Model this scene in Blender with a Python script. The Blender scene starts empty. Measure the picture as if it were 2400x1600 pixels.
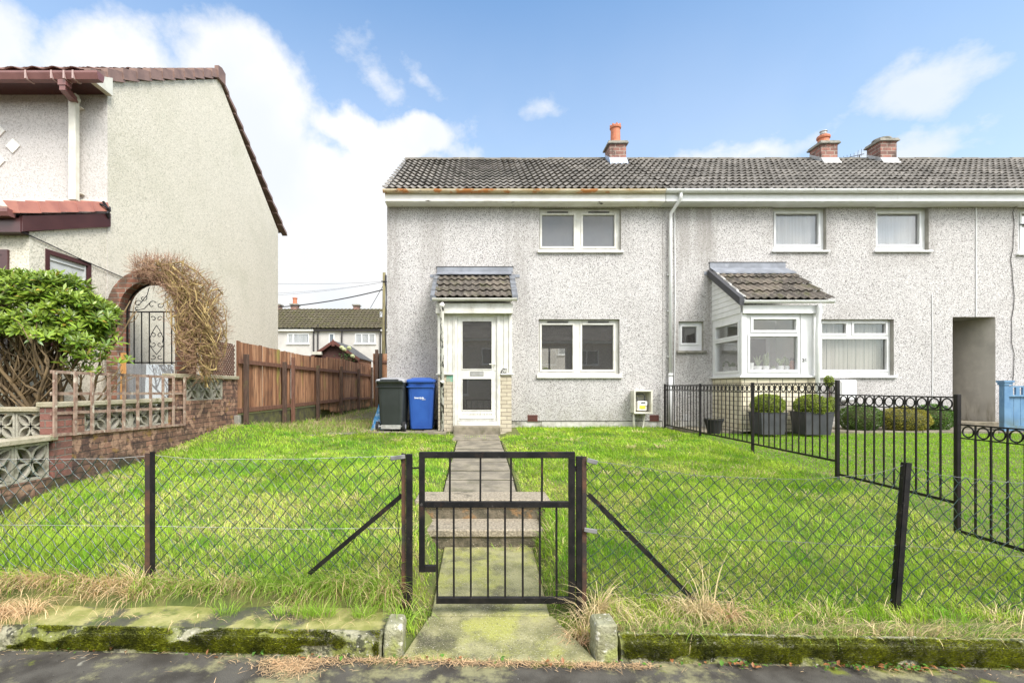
import bpy, math, random
import numpy as np
from mathutils import Vector, Matrix
random.seed(7); RNG = np.random.default_rng(11)
SC = bpy.context.scene; COL = SC.collection; R = math.radians
# ------------------------------------------------------------------ camera
F, VX, HY, CZ = 1113.0, 1117.0, 906.0, 1.55      # focal length (px of the 2400 px photo), vanishing point, eye height
cd = bpy.data.cameras.new('camera'); cam = bpy.data.objects.new('camera', cd); COL.objects.link(cam)
cam.location = (0, 0, CZ); cam.rotation_euler = (R(90), 0, 0)
cd.sensor_width = 36; cd.lens = 36*F/2400; cd.shift_x = (1200-VX)/2400; cd.shift_y = (HY-800)/2400
cd.clip_start = 0.05; cd.clip_end = 2000; SC.camera = cam
SC.view_settings.view_transform = 'Standard'; SC.view_settings.look = 'None'
SC.view_settings.exposure = 1.08; SC.view_settings.gamma = 1
SC.render.engine = 'CYCLES'
SC.cycles.max_bounces = 7; SC.cycles.transparent_max_bounces = 10; SC.cycles.caustics_reflective = False; SC.cycles.caustics_refractive = False
# ------------------------------------------------------------------ node helper
class NT:
    def __init__(s, tree): s.t = tree; s.n = tree.nodes; s.l = tree.links
    def new(s, typ, **kw):
        nd = s.n.new(typ)
        for k, v in kw.items(): setattr(nd, k, v)
        return nd
    def put(s, sock, v):
        if v is None: return
        if isinstance(v, bpy.types.NodeSocket): s.l.new(v, sock)
        else:
            if isinstance(v, (tuple, list)) and len(v) == 3 and sock.type == 'RGBA': v = (*v, 1)
            sock.default_value = v
    def math(s, op, a, b=None, c=None, clamp=False):
        nd = s.new('ShaderNodeMath', operation=op, use_clamp=clamp); s.put(nd.inputs[0], a); s.put(nd.inputs[1], b)
        if c is not None: s.put(nd.inputs[2], c)
        return nd.outputs[0]
    def vmath(s, op, a, b=None, scale=None):
        nd = s.new('ShaderNodeVectorMath', operation=op); s.put(nd.inputs[0], a); s.put(nd.inputs[1], b)
        if scale is not None: s.put(nd.inputs['Scale'], scale)
        return nd.outputs[0]
    def ramp(s, v, lo, hi, a=0.0, b=1.0, smooth=True):
        nd = s.new('ShaderNodeMapRange', interpolation_type='SMOOTHSTEP' if smooth else 'LINEAR')
        s.put(nd.inputs[0], v); s.put(nd.inputs[1], lo); s.put(nd.inputs[2], hi); s.put(nd.inputs[3], a); s.put(nd.inputs[4], b)
        return nd.outputs[0]
    def mix(s, f, a, b, blend='MIX'):
        nd = s.new('ShaderNodeMix', data_type='RGBA', blend_type=blend); s.put(nd.inputs[0], f); s.put(nd.inputs[6], a); s.put(nd.inputs[7], b)
        return nd.outputs[2]
    def noise(s, vec, scale, detail=3, rough=.55):
        nd = s.new('ShaderNodeTexNoise'); s.put(nd.inputs['Vector'], vec); s.put(nd.inputs['Scale'], scale); s.put(nd.inputs['Detail'], detail); s.put(nd.inputs['Roughness'], rough)
        return nd.outputs[0]
    def voro(s, vec, scale, out='Color', feature='F1'):
        nd = s.new('ShaderNodeTexVoronoi', feature=feature); s.put(nd.inputs['Vector'], vec); s.put(nd.inputs['Scale'], scale)
        return nd.outputs[out]
    def pos(s, st=None):
        p = s.new('ShaderNodeNewGeometry').outputs['Position']
        return s.vmath('MULTIPLY', p, tuple(st)) if st else p
# ------------------------------------------------------------------ world: daylight sky with broken cloud
SUN_EL, SUN_AZ = 47, 143      # sun stands behind and to the right of the camera, high, veiled by thin cloud
W = bpy.data.worlds.new('World'); SC.world = W; W.use_nodes = True
nt = NT(W.node_tree); nt.n.clear()
sky = nt.new('ShaderNodeTexSky', sky_type='NISHITA', sun_disc=False); sky.sun_elevation = R(SUN_EL); sky.sun_rotation = R(SUN_AZ)
sky.altitude = 50; sky.air_density = 1.15; sky.dust_density = .35; sky.ozone_density = 2.2
D = nt.new('ShaderNodeTexCoord').outputs['Generated']
sp = nt.new('ShaderNodeSeparateXYZ'); nt.put(sp.inputs[0], D)
az = nt.math('ARCTAN2', sp.outputs[0], sp.outputs[1]); el = nt.math('ARCSINE', sp.outputs[2])
wn = nt.new('ShaderNodeTexNoise'); nt.put(wn.inputs['Vector'], D); wn.inputs['Scale'].default_value = 5.5; wn.inputs['Detail'].default_value = 6
warp = nt.vmath('SCALE', nt.vmath('SUBTRACT', wn.outputs['Color'], (.5, .5, .5)), scale=.16)
ws = nt.new('ShaderNodeSeparateXYZ'); nt.put(ws.inputs[0], warp)
az2 = nt.math('ADD', az, ws.outputs[0]); el2 = nt.math('ADD', el, ws.outputs[1])
def azel(x, y):
    v = Vector((x-VX, F, HY-y)).normalized(); return math.atan2(v.x, v.y), math.asin(v.z)
def blob(x, y, rx, ry, tilt=0, amp=1.0):
    a0, e0 = azel(x, y); ax, _ = azel(x+rx*.5, y); bx, _ = azel(x-rx*.5, y); _, ay = azel(x, y-ry*.5); _, by = azel(x, y+ry*.5)
    ra, re = abs(ax-bx), abs(ay-by)
    u = nt.math('SUBTRACT', az2, a0); v = nt.math('SUBTRACT', el2, e0); c, s_ = math.cos(R(tilt)), math.sin(R(tilt))
    uu = nt.math('DIVIDE', nt.math('ADD', nt.math('MULTIPLY', u, c), nt.math('MULTIPLY', v, s_)), ra)
    vv = nt.math('DIVIDE', nt.math('SUBTRACT', nt.math('MULTIPLY', v, c), nt.math('MULTIPLY', u, s_)), re)
    d = nt.math('SQRT', nt.math('ADD', nt.math('MULTIPLY', uu, uu), nt.math('MULTIPLY', vv, vv)))
    return nt.math('MULTIPLY', nt.math('SUBTRACT', 1.0, d), amp)
BL = [(-60, 160, 330, 230), (330, 320, 330, 250), (560, 260, 240, 200), (620, 520, 330, 330), (780, 460, 230, 170), (840, 330, 170, 75, -25),
      (760, 800, 900, 260), (0, 600, 700, 400), (930, 340, 150, 70), (960, 640, 500, 330)]
cov = None
for b in BL:
    v = blob(*b); cov = v if cov is None else nt.math('MAXIMUM', cov, v)
fb = nt.noise(D, 9, 9, .62)
cov = nt.math('ADD', cov, nt.math('MULTIPLY', nt.math('SUBTRACT', fb, .5), .9))
m1 = nt.ramp(cov, -.04, .42)
cov2 = None
for b in [(2160, 200, 260, 120, 0, 1.25), (2150, 350, 340, 80, 0, 1.15), (1750, 350, 360, 60, 0, .9), (1275, 250, 70, 60, 20, .55), (1000, 190, 110, 60, -35, .6), (880, 200, 150, 110, -40, .6), (2330, 130, 160, 50, 10, .45), (500, 90, 90, 60, 0, .5)]:
    v = blob(*b); cov2 = v if cov2 is None else nt.math('MAXIMUM', cov2, v)
fb2 = nt.noise(nt.vmath('MULTIPLY', D, (1, 1, 1.6)), 13, 9, .65)
m2 = nt.ramp(nt.math('ADD', cov2, nt.math('MULTIPLY', nt.math('SUBTRACT', fb2, .5), 1.1)), -.02, .85, 0, .85)
# cloud over the rest of the sky (behind and beside the street)
back = nt.ramp(sp.outputs[1], .25, -.1); m3 = nt.math('MULTIPLY', nt.ramp(nt.noise(D, 2.4, 7, .6), .36, .6), back)
hz = nt.ramp(el, .72, .05, .02, .66, smooth=False)
mask = nt.math('MAXIMUM', nt.math('MAXIMUM', m1, m2), nt.math('MAXIMUM', m3, hz))
shade = nt.noise(D, 4, 5, .5)
ccol = nt.mix(nt.ramp(shade, .35, .7), (.84, .885, .94), (1, 1, 1))
ccol = nt.mix(nt.ramp(sp.outputs[1], .15, -.5), ccol, (2.6, 2.55, 2.45))      # unseen sunward clouds behind the camera, brightened to light the house fronts more
bg1 = nt.new('ShaderNodeBackground'); nt.put(bg1.inputs[0], nt.mix(1.0, sky.outputs[0], (.76, .94, 1.0), 'MULTIPLY')); bg1.inputs[1].default_value = .13
bg2 = nt.new('ShaderNodeBackground'); nt.put(bg2.inputs[0], ccol); bg2.inputs[1].default_value = .52
ms = nt.new('ShaderNodeMixShader'); nt.put(ms.inputs[0], mask); nt.l.new(bg1.outputs[0], ms.inputs[1]); nt.l.new(bg2.outputs[0], ms.inputs[2])
wo = nt.new('ShaderNodeOutputWorld'); nt.l.new(ms.outputs[0], wo.inputs[0])
sd = bpy.data.lights.new('sun', 'SUN'); sd.energy = 2.5; sd.angle = R(28); sd.color = (1, .965, .91)
so = bpy.data.objects.new('sun', sd); COL.objects.link(so)
_a = R(SUN_AZ); so.rotation_euler = Vector((math.sin(_a)*math.cos(R(SUN_EL)), math.cos(_a)*math.cos(R(SUN_EL)), math.sin(R(SUN_EL)))).to_track_quat('Z', 'Y').to_euler()
# ------------------------------------------------------------------ geometry helpers
def S(x, y, Y): return Vector(((x-VX)/F*Y, Y, CZ+(HY-y)/F*Y))
def sx(x, Y): return (x-VX)/F*Y
def sz(y, Y): return CZ+(HY-y)/F*Y
class MB:
    def __init__(s): s.v = []; s.f = []; s.m = []
    def q(s, pts, m=0):
        b = len(s.v); s.v += [tuple(p) for p in pts]; s.f.append(tuple(range(b, b+len(pts)))); s.m.append(m); return s
    def grid8(s, c, m=0):
        b = len(s.v); s.v += [tuple(p) for p in c]
        for f in ((0, 3, 2, 1), (4, 5, 6, 7), (0, 1, 5, 4), (1, 2, 6, 5), (2, 3, 7, 6), (3, 0, 4, 7)): s.f.append(tuple(b+i for i in f)); s.m.append(m)
        return s
    def box(s, x0, x1, y0, y1, z0, z1, m=0):
        x0, x1 = min(x0, x1), max(x0, x1); y0, y1 = min(y0, y1), max(y0, y1); z0, z1 = min(z0, z1), max(z0, z1)
        return s.grid8([(x0, y0, z0), (x1, y0, z0), (x1, y1, z0), (x0, y1, z0), (x0, y0, z1), (x1, y0, z1), (x1, y1, z1), (x0, y1, z1)], m)
    def taper(s, c, w0, d0, w1, d1, z0, z1, m=0):
        x, y = c; return s.grid8([(x-w0, y-d0, z0), (x+w0, y-d0, z0), (x+w0, y+d0, z0), (x-w0, y+d0, z0), (x-w1, y-d1, z1), (x+w1, y-d1, z1), (x+w1, y+d1, z1), (x-w1, y+d1, z1)], m)
    def bar(s, p0, p1, w, h, up=(0, 0, 1), m=0):
        p0, p1 = Vector(p0), Vector(p1); d = (p1-p0).normalized(); up = Vector(up)
        if abs(d.dot(up)) > .98: up = Vector((0, 1, 0))
        a = d.cross(up).normalized()*w/2; b = a.cross(d).normalized()*h/2
        return s.grid8([p0-a-b, p0+a-b, p0+a+b, p0-a+b, p1-a-b, p1+a-b, p1+a+b, p1-a+b], m)
    def tube(s, pts, r, n=6, m=0, caps=True):
        pts = [Vector(p) for p in pts]; k = len(pts); rr = r if isinstance(r, (list, tuple)) else [r]*k
        rings = []; prev = None
        for i, p in enumerate(pts):
            d = (pts[min(i+1, k-1)]-pts[max(i-1, 0)])
            d = d.normalized() if d.length > 1e-9 else Vector((0, 0, 1))
            a = prev - d*prev.dot(d) if prev is not None else (d.cross(Vector((0, 0, 1))) if abs(d.z) < .9 else d.cross(Vector((1, 0, 0))))
            if a.length < 1e-6: a = d.cross(Vector((0, 1, 0)))
            a.normalize(); prev = a; b = d.cross(a); base = len(s.v)
            for j in range(n):
                t = 2*math.pi*j/n; s.v.append(tuple(p+(a*math.cos(t)+b*math.sin(t))*rr[i]))
            rings.append(base)
        for i in range(k-1):
            for j in range(n):
                s.f.append((rings[i]+j, rings[i]+(j+1) % n, rings[i+1]+(j+1) % n, rings[i+1]+j)); s.m.append(m)
        if caps:
            s.f.append(tuple(rings[0]+j for j in reversed(range(n)))); s.m.append(m)
            s.f.append(tuple(rings[-1]+j for j in range(n))); s.m.append(m)
        return s
    def prism(s, prof, axis, a, b, m=0):
        # closed 2-D outline swept along an axis; outline pairs are the two other axes in order
        def P(u, v, w): return (w, u, v) if axis == 'x' else ((u, w, v) if axis == 'y' else (u, v, w))
        n = len(prof); base = len(s.v); s.v += [P(u, v, a) for u, v in prof]+[P(u, v, b) for u, v in prof]
        for i in range(n): j = (i+1) % n; s.f.append((base+i, base+j, base+n+j, base+n+i)); s.m.append(m)
        s.f.append(tuple(base+i for i in reversed(range(n)))); s.m.append(m); s.f.append(tuple(base+n+i for i in range(n))); s.m.append(m)
        return s
    def lathe(s, prof, c, n=16, m=0):
        c = Vector(c); base = len(s.v)
        for r_, z in prof:
            for j in range(n): t = 2*math.pi*j/n; s.v.append((c.x+r_*math.cos(t), c.y+r_*math.sin(t), c.z+z))
        for i in range(len(prof)-1):
            for j in range(n): s.f.append((base+i*n+j, base+i*n+(j+1) % n, base+(i+1)*n+(j+1) % n, base+(i+1)*n+j)); s.m.append(m)
        s.f.append(tuple(base+j for j in reversed(range(n)))); s.m.append(m); s.f.append(tuple(base+(len(prof)-1)*n+j for j in range(n))); s.m.append(m)
        return s
    def blob(s, c, rx, ry, rz, n=10, m=0):
        return s.lathe_e(c, rx, ry, rz, n, m)
    def lathe_e(s, c, rx, ry, rz, n, m):
        base = len(s.v); k = max(4, n//2)
        for i in range(k+1):
            ph = math.pi*(.02+.96*i/k)
            for j in range(n): t = 2*math.pi*j/n; s.v.append((c[0]+rx*math.sin(ph)*math.cos(t), c[1]+ry*math.sin(ph)*math.sin(t), c[2]-rz*math.cos(ph)))
        for i in range(k):
            for j in range(n): s.f.append((base+i*n+j, base+i*n+(j+1) % n, base+(i+1)*n+(j+1) % n, base+(i+1)*n+j)); s.m.append(m)
        s.f.append(tuple(base+j for j in reversed(range(n)))); s.m.append(m); s.f.append(tuple(base+k*n+j for j in range(n))); s.m.append(m)
        return s
    def ring(s, x0, x1, z0, z1, w, y0, y1, m=0):   # upright rectangular frame, butted pieces
        s.box(x0, x0+w, y0, y1, z0, z1, m); s.box(x1-w, x1, y0, y1, z0, z1, m); s.box(x0+w, x1-w, y0, y1, z0, z0+w, m); s.box(x0+w, x1-w, y0, y1, z1-w, z1, m); return s
    def xf(s, M, i0=0):
        for i in range(i0, len(s.v)): s.v[i] = tuple(M @ Vector(s.v[i]))
        return s
    def build(s, name, mats, parent=None, smooth=False, bevel=0, label=None):
        me = bpy.data.meshes.new(name); o = bpy.data.objects.new(name, me); COL.objects.link(o)
        off = Vector((0, 0, 0)); p = parent
        while p is not None: off += p.location; p = p.parent
        vs = s.v if off.length == 0 else [(x-off.x, y-off.y, z-off.z) for x, y, z in s.v]
        me.from_pydata(vs, [], s.f); mats = mats if isinstance(mats, (list, tuple)) else [mats]
        for mm in mats: me.materials.append(mm)
        if len(mats) > 1: me.polygons.foreach_set('material_index', s.m)
        if smooth: me.polygons.foreach_set('use_smooth', [True]*len(s.f))
        me.update()
        if parent is not None: o.parent = parent
        if bevel:
            b = o.modifiers.new('bevel', 'BEVEL'); b.width = bevel; b.segments = 1; b.limit_method = 'ANGLE'
        if label: o['label'] = label
        return o
def thing(name, label, cat, loc=(0, 0, 0), group=None):
    o = bpy.data.objects.new(name, None); COL.objects.link(o); o.location = loc; o.empty_display_size = .2
    return tag(o, label, cat, group)
def tag(o, label, cat, group=None):
    o['label'] = label; o['category'] = cat
    if group: o['group'] = group
    return o
def kind(o, k, label=None):
    o['kind'] = k
    if label: o['label'] = label
    return o
def wallgrid(mb, x0, x1, z0, z1, Y, holes, depth, m_face=0, m_rev=1, flip=False):
    xs = sorted({x0, x1, *[h[0] for h in holes], *[h[1] for h in holes]}); zs = sorted({z0, z1, *[h[2] for h in holes], *[h[3] for h in holes]})
    xs = [x for x in xs if x0-1e-6 <= x <= x1+1e-6]; zs = [z for z in zs if z0-1e-6 <= z <= z1+1e-6]
    for i in range(len(xs)-1):
        for j in range(len(zs)-1):
            cx, cz = (xs[i]+xs[i+1])/2, (zs[j]+zs[j+1])/2
            if any(h[0] < cx < h[1] and h[2] < cz < h[3] for h in holes): continue
            mb.q([(xs[i], Y, zs[j]), (xs[i+1], Y, zs[j]), (xs[i+1], Y, zs[j+1]), (xs[i], Y, zs[j+1])], m_face)
    for a, b, c, d in holes:
        Y2 = Y+depth
        mb.q([(a, Y, c), (a, Y2, c), (a, Y2, d), (a, Y, d)], m_rev); mb.q([(b, Y2, c), (b, Y, c), (b, Y, d), (b, Y2, d)], m_rev)
        mb.q([(a, Y, d), (a, Y2, d), (b, Y2, d), (b, Y, d)], m_rev)
        if c > z0+1e-5: mb.q([(a, Y2, c), (a, Y, c), (b, Y, c), (b, Y2, c)], m_rev)
def text(name, s, size, mat, parent, loc, ext=.002, rotx=90, rotz=0, align='CENTER', sxx=1, bold=0):
    cu = bpy.data.curves.new(name, 'FONT'); cu.body = s; cu.size = size; cu.extrude = ext; cu.align_x = align; cu.offset = bold
    t = bpy.data.objects.new(name, cu); COL.objects.link(t); bpy.context.view_layer.update()
    me = bpy.data.meshes.new_from_object(t.evaluated_get(bpy.context.evaluated_depsgraph_get())); bpy.data.objects.remove(t)
    o = bpy.data.objects.new(name, me); COL.objects.link(o); me.materials.clear(); me.materials.append(mat)
    off = Vector((0, 0, 0)); p = parent
    while p is not None: off += p.location; p = p.parent
    o.parent = parent; o.location = Vector(loc)-off; o.rotation_euler = (R(rotx), 0, R(rotz)); o.scale = (sxx, 1, 1); return o
# ------------------------------------------------------------------ materials
def pm(name, c1, c2=None, s=3, rough=.7, layers=(), bump=0, bs=40, bd=4, metallic=0, spec=.5, st=None, lo=.35, hi=.65, bst=None, attr=None, trans=0):
    m = bpy.data.materials.new(name); m.use_nodes = True; t = NT(m.node_tree); b = t.n['Principled BSDF']
    col = c1 if c2 is None else t.mix(t.ramp(t.noise(t.pos(st), s, 5), lo, hi), c1, c2)
    if attr:
        a = t.new('ShaderNodeAttribute'); a.attribute_name = attr; col = a.outputs['Color'] if c1 is None else t.mix(1.0, a.outputs['Color'], col, 'MULTIPLY')
    for L in layers:
        p = t.pos(L.get('st'))
        if L.get('k') == 'v': f = t.new('ShaderNodeSeparateColor'); t.put(f.inputs[0], t.voro(p, L['s'])); f = f.outputs[0]
        else: f = t.noise(p, L['s'], L.get('d', 4), L.get('r', .6))
        f = t.ramp(f, L['lo'], L['hi'], 0, L.get('a', 1))
        if 'z' in L:      # limit a stain to a height band
            zz = t.new('ShaderNodeSeparateXYZ'); t.put(zz.inputs[0], t.pos()); f = t.math('MULTIPLY', f, t.ramp(zz.outputs[2], L['z'][0], L['z'][1]))
        col = t.mix(f, col, L['c'])
    t.put(b.inputs['Base Color'], col); b.inputs['Roughness'].default_value = rough; b.inputs['Metallic'].default_value = metallic
    b.inputs['Specular IOR Level'].default_value = spec
    if bump:
        bn = t.new('ShaderNodeBump'); bn.inputs['Strength'].default_value = 1; bn.inputs['Distance'].default_value = bump
        t.put(bn.inputs['Height'], t.noise(t.pos(bst), bs, bd)); t.l.new(bn.outputs[0], b.inputs['Normal'])
    if trans:
        tr = t.new('ShaderNodeBsdfTranslucent'); t.put(tr.inputs[0], col); mx = t.new('ShaderNodeMixShader'); mx.inputs[0].default_value = trans
        t.l.new(b.outputs[0], mx.inputs[1]); t.l.new(tr.outputs[0], mx.inputs[2]); t.l.new(mx.outputs[0], t.n['Material Output'].inputs[0])
    return m
def roughcast(name, base, base2, chip, chip2, stain, sc=46, bump=.006, amt=1.0, zlow=1.0, edge=()):
    m = bpy.data.materials.new(name); m.use_nodes = True; t = NT(m.node_tree); b = t.n['Principled BSDF']; p = t.pos()
    vc = t.new('ShaderNodeSeparateColor'); t.put(vc.inputs[0], t.voro(p, sc)); vd = t.voro(p, sc, 'Distance')
    vc2 = t.new('ShaderNodeSeparateColor'); t.put(vc2.inputs[0], t.voro(p, sc*1.9))
    col = t.mix(vc.outputs[1], base, base2)
    dens = t.noise(t.pos((1, 1, .55)), .9, 5)
    thr = t.ramp(dens, .25, .75, .80, .72)
    f = t.math('MULTIPLY', t.ramp(t.math('SUBTRACT', vc.outputs[0], thr), 0, .05), amt)
    col = t.mix(f, col, t.mix(vc.outputs[2], chip, chip2))
    col = t.mix(t.math('MULTIPLY', t.ramp(vc2.outputs[0], .80, .86), .55*amt), col, chip2)
    # streaks and grime under the eaves and sills, near the ground
    stk = t.ramp(t.noise(t.pos((1, 1, .14)), 2.2, 6, .62), .50, .82, 0, .14); col = t.mix(stk, col, stain)
    col = t.mix(t.ramp(t.noise(p, 1.1, 6, .6), .45, .8, 0, .36), col, stain)
    z = t.new('ShaderNodeSeparateXYZ'); t.put(z.inputs[0], p)
    lowz = t.math('MULTIPLY', t.ramp(z.outputs[2], zlow+.75, zlow-.2), t.ramp(t.noise(t.pos((2, 2, .6)), 3, 5), .3, .7, .05, .45))
    col = t.mix(lowz, col, (.20, .19, .13))
    for (x0, x1, z0, z1, am) in edge:      # dirt patches of their own: below sills, beside drainpipes
        e = t.math('MULTIPLY', t.ramp(z.outputs[2], z0, z1), t.math('MULTIPLY', t.ramp(z.outputs[0], x0-.12, x0+.06), t.ramp(z.outputs[0], x1+.12, x1-.06)))
        e = t.math('MULTIPLY', t.math('MULTIPLY', e, t.ramp(t.noise(t.pos((9, 9, .8)), 1, 4), .3, .62)), am*.6); col = t.mix(e, col, stain)
    t.put(b.inputs['Base Color'], col); b.inputs['Roughness'].default_value = .9; b.inputs['Specular IOR Level'].default_value = .2
    bn = t.new('ShaderNodeBump'); bn.inputs['Distance'].default_value = bump; t.put(bn.inputs['Height'], t.math('ADD', t.math('MULTIPLY', vd, -.8), t.noise(p, sc*1.5, 3))); t.l.new(bn.outputs[0], b.inputs['Normal'])
    return m
def brickmat(name, a, b_, mortar, mort=.012, w=.225, h=.075, layers=(), bump=.006, off=(0, 0), hue=None):
    m = bpy.data.materials.new(name); m.use_nodes = True; t = NT(m.node_tree); b = t.n['Principled BSDF']
    sp_ = t.new('ShaderNodeSeparateXYZ'); t.put(sp_.inputs[0], t.pos()); cb = t.new('ShaderNodeCombineXYZ')
    t.put(cb.inputs[0], t.math('ADD', t.math('ADD', sp_.outputs[0], sp_.outputs[1]), off[0])); t.put(cb.inputs[1], t.math('ADD', sp_.outputs[2], off[1]))
    br = t.new('ShaderNodeTexBrick'); t.put(br.inputs['Vector'], cb.outputs[0]); t.put(br.inputs['Color1'], a); t.put(br.inputs['Color2'], b_); t.put(br.inputs['Mortar'], mortar)
    br.inputs['Scale'].default_value = 1; br.inputs['Mortar Size'].default_value = mort/2; br.inputs['Brick Width'].default_value = w; br.inputs['Row Height'].default_value = h; br.inputs['Bias'].default_value = 0; br.inputs['Mortar Smooth'].default_value = .3
    col = br.outputs['Color']
    for L in layers:
        f = t.ramp(t.noise(t.pos(L.get('st')), L['s'], L.get('d', 5), .62), L['lo'], L['hi'], 0, L.get('a', 1))
        if 'z' in L: f = t.math('MULTIPLY', f, t.ramp(sp_.outputs[2], L['z'][0], L['z'][1]))
        if 'y' in L: f = t.math('MULTIPLY', f, t.ramp(sp_.outputs[1], L['y'][0], L['y'][1]))
        col = t.mix(f, col, L['c'])
    t.put(b.inputs['Base Color'], col); b.inputs['Roughness'].default_value = .85; b.inputs['Specular IOR Level'].default_value = .25
    bn = t.new('ShaderNodeBump'); bn.inputs['Distance'].default_value = bump
    t.put(bn.inputs['Height'], t.math('ADD', t.math('MULTIPLY', br.outputs['Fac'], -1), t.math('MULTIPLY', t.noise(t.pos(), 45, 5), .7))); t.l.new(bn.outputs[0], b.inputs['Normal'])
    return m
def glassmat(name, tint=(.8, .85, .85), refl=.14, film=0.0, dcol=(.35, .36, .38)):
    m = bpy.data.materials.new(name); m.use_nodes = True; t = NT(m.node_tree); t.n.remove(t.n['Principled BSDF'])
    tr = t.new('ShaderNodeBsdfTransparent'); t.put(tr.inputs[0], tint); gl = t.new('ShaderNodeBsdfGlossy'); gl.inputs['Roughness'].default_value = .008; t.put(gl.inputs[0], (1, 1, 1))
    lw = t.new('ShaderNodeLayerWeight'); lw.inputs[0].default_value = .25
    f = t.math('ADD', refl, t.math('MULTIPLY', lw.outputs['Fresnel'], .6), clamp=True)
    bn = t.new('ShaderNodeBump'); bn.inputs['Distance'].default_value = .002; bn.inputs['Strength'].default_value = .25; t.put(bn.inputs['Height'], t.noise(t.pos(), 2.2, 2)); t.l.new(bn.outputs[0], gl.inputs['Normal'])
    mx = t.new('ShaderNodeMixShader'); t.put(mx.inputs[0], f); t.l.new(tr.outputs[0], mx.inputs[1]); t.l.new(gl.outputs[0], mx.inputs[2]); out = mx.outputs[0]
    if film:  # diffuse film over the glass; on window_glass it paints in pale reflections
        df = t.new('ShaderNodeBsdfDiffuse'); t.put(df.inputs[0], dcol); m2_ = t.new('ShaderNodeMixShader')
        t.put(m2_.inputs[0], t.ramp(t.noise(t.pos(), 3, 4), .2, .8, film*.8, film)); t.l.new(out, m2_.inputs[1]); t.l.new(df.outputs[0], m2_.inputs[2]); out = m2_.outputs[0]
    t.l.new(out, t.n['Material Output'].inputs[0]); return m
GREY = (.42, .40, .37)
M_wall = roughcast('grey_roughcast', (.465, .445, .435), (.655, .63, .618), (.085, .08, .077), (.24, .225, .215), (.26, .24, .22), 90, .004, 1.0, .8,
    edge=[(1.05, 3.5, 1.95, 1.75, .35), (1.2, 3.4, 4.2, 4.55, .5), (4.05, 4.45, .4, 6, .8), (6.4, 7.9, 4.0, 4.6, .7), (8.7, 10.1, 4.0, 4.6, .7), (4.35, 5.2, 1.6, 2.4, .9), (-1.2, -.75, .6, 4, .6), (.65, 1.1, .6, 4, .6), (5.0, 5.3, 2.8, 4.3, .8), (-2, 12.4, 5.25, 5.6, 1.0), (-2.1, -1.75, .5, 4.8, .9)])
M_creamfront = roughcast('pale_front_roughcast', (.52, .495, .47), (.62, .59, .565), (.26, .24, .21), (.40, .37, .34), (.42, .40, .36), 55, .005, .5, .9)
M_cream = roughcast('cream_roughcast', (.63, .58, .475), (.74, .69, .58), (.30, .28, .21), (.46, .43, .34), (.44, .425, .31), 55, .005, .6, .9)
M_reveal = pm('window_reveal_cement', (.27, .255, .225), (.36, .34, .30), 6, .85, bump=.002, layers=[dict(c=(.10, .09, .075), s=3, lo=.45, hi=.75, a=.6, st=(2, 2, .5))])
M_plinth = pm('painted_plinth', (.55, .53, .49), (.38, .36, .31), 4, .85, bump=.004, layers=[dict(c=(.09, .09, .06), s=5, lo=.5, hi=.7, a=.8)])
M_white = pm('white_upvc', (.74, .74, .74), (.68, .68, .67), 5, .35, layers=[dict(c=(.5, .49, .43), s=3, lo=.55, hi=.85, a=.35, st=(3, 3, .6))])
M_oldwhite = pm('old_white_paint', (.70, .685, .64), (.58, .56, .50), 5, .5, bump=.001, bs=20, layers=[dict(c=(.34, .31, .23), s=5, lo=.56, hi=.8, a=.6, st=(2, 2, .6)), dict(c=(.15, .12, .09), s=26, lo=.70, hi=.74, a=.8, st=(.5, 1, 1.2))])
M_fascia = pm('weathered_fascia', (.86, .84, .80), (.78, .75, .70), 4, .5, layers=[dict(c=(.34, .29, .20), s=3, lo=.58, hi=.8, a=.5, st=(.5, 1, 3)), dict(c=(.05, .035, .025), s=3.2, lo=.67, hi=.70, a=1, st=(.55, 1, 2))])
M_rustgut = pm('rusty_cream_gutter', (.66, .58, .43), (.50, .38, .22), 3, .6, st=(.8, 2, 2), layers=[dict(c=(.46, .16, .03), s=2.6, lo=.52, hi=.60, a=.9, st=(1, .5, 2), d=7), dict(c=(.10, .04, .02), s=2.3, lo=.60, hi=.68, a=.9, st=(1, .5, 2))])
M_tile = pm('dark_roof_tile', (.215, .195, .17), (.14, .128, .113), 14, .9, bump=.004, bs=60, spec=.2,
    layers=[dict(c=(.33, .30, .265), s=3.3, k='v', lo=.35, hi=1, a=.55, st=(1, 1, 1)), dict(c=(.30, .28, .23), s=30, lo=.60, hi=.70, a=.7), dict(c=(.06, .055, .048), s=2.2, lo=.45, hi=.8, a=.55), dict(c=(.28, .27, .08), s=7, lo=.73, hi=.77, a=.8)])
M_tile2 = pm('mossy_roof_tile', (.12, .10, .065), (.07, .06, .035), 9, .9, bump=.005, bs=50, spec=.2,
    layers=[dict(c=(.42, .38, .30), s=13, lo=.60, hi=.68, a=.9), dict(c=(.10, .10, .03), s=2.5, lo=.45, hi=.7, a=.6)])
M_porchtile = pm('lichened_porch_tile', (.115, .098, .083), (.07, .061, .053), 12, .9, bump=.004, bs=60, spec=.2,
    layers=[dict(c=(.21, .175, .14), s=3.4, k='v', lo=.4, hi=1, a=.6), dict(c=(.36, .35, .27), s=28, lo=.60, hi=.66, a=.7), dict(c=(.09, .095, .03), s=4, lo=.5, hi=.75, a=.6)])
M_redtile = pm('red_brown_tile', (.25, .135, .10), (.17, .095, .075), 12, .8, bump=.004, bs=60, layers=[dict(c=(.12, .11, .09), s=5, lo=.5, hi=.7, a=.6)])
M_verge = pm('brown_verge_cap', (.235, .145, .115), (.17, .105, .085), 5, .6)
M_redverge = pm('red_verge_tile', (.42, .17, .12), (.33, .13, .095), 4, .5)
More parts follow.
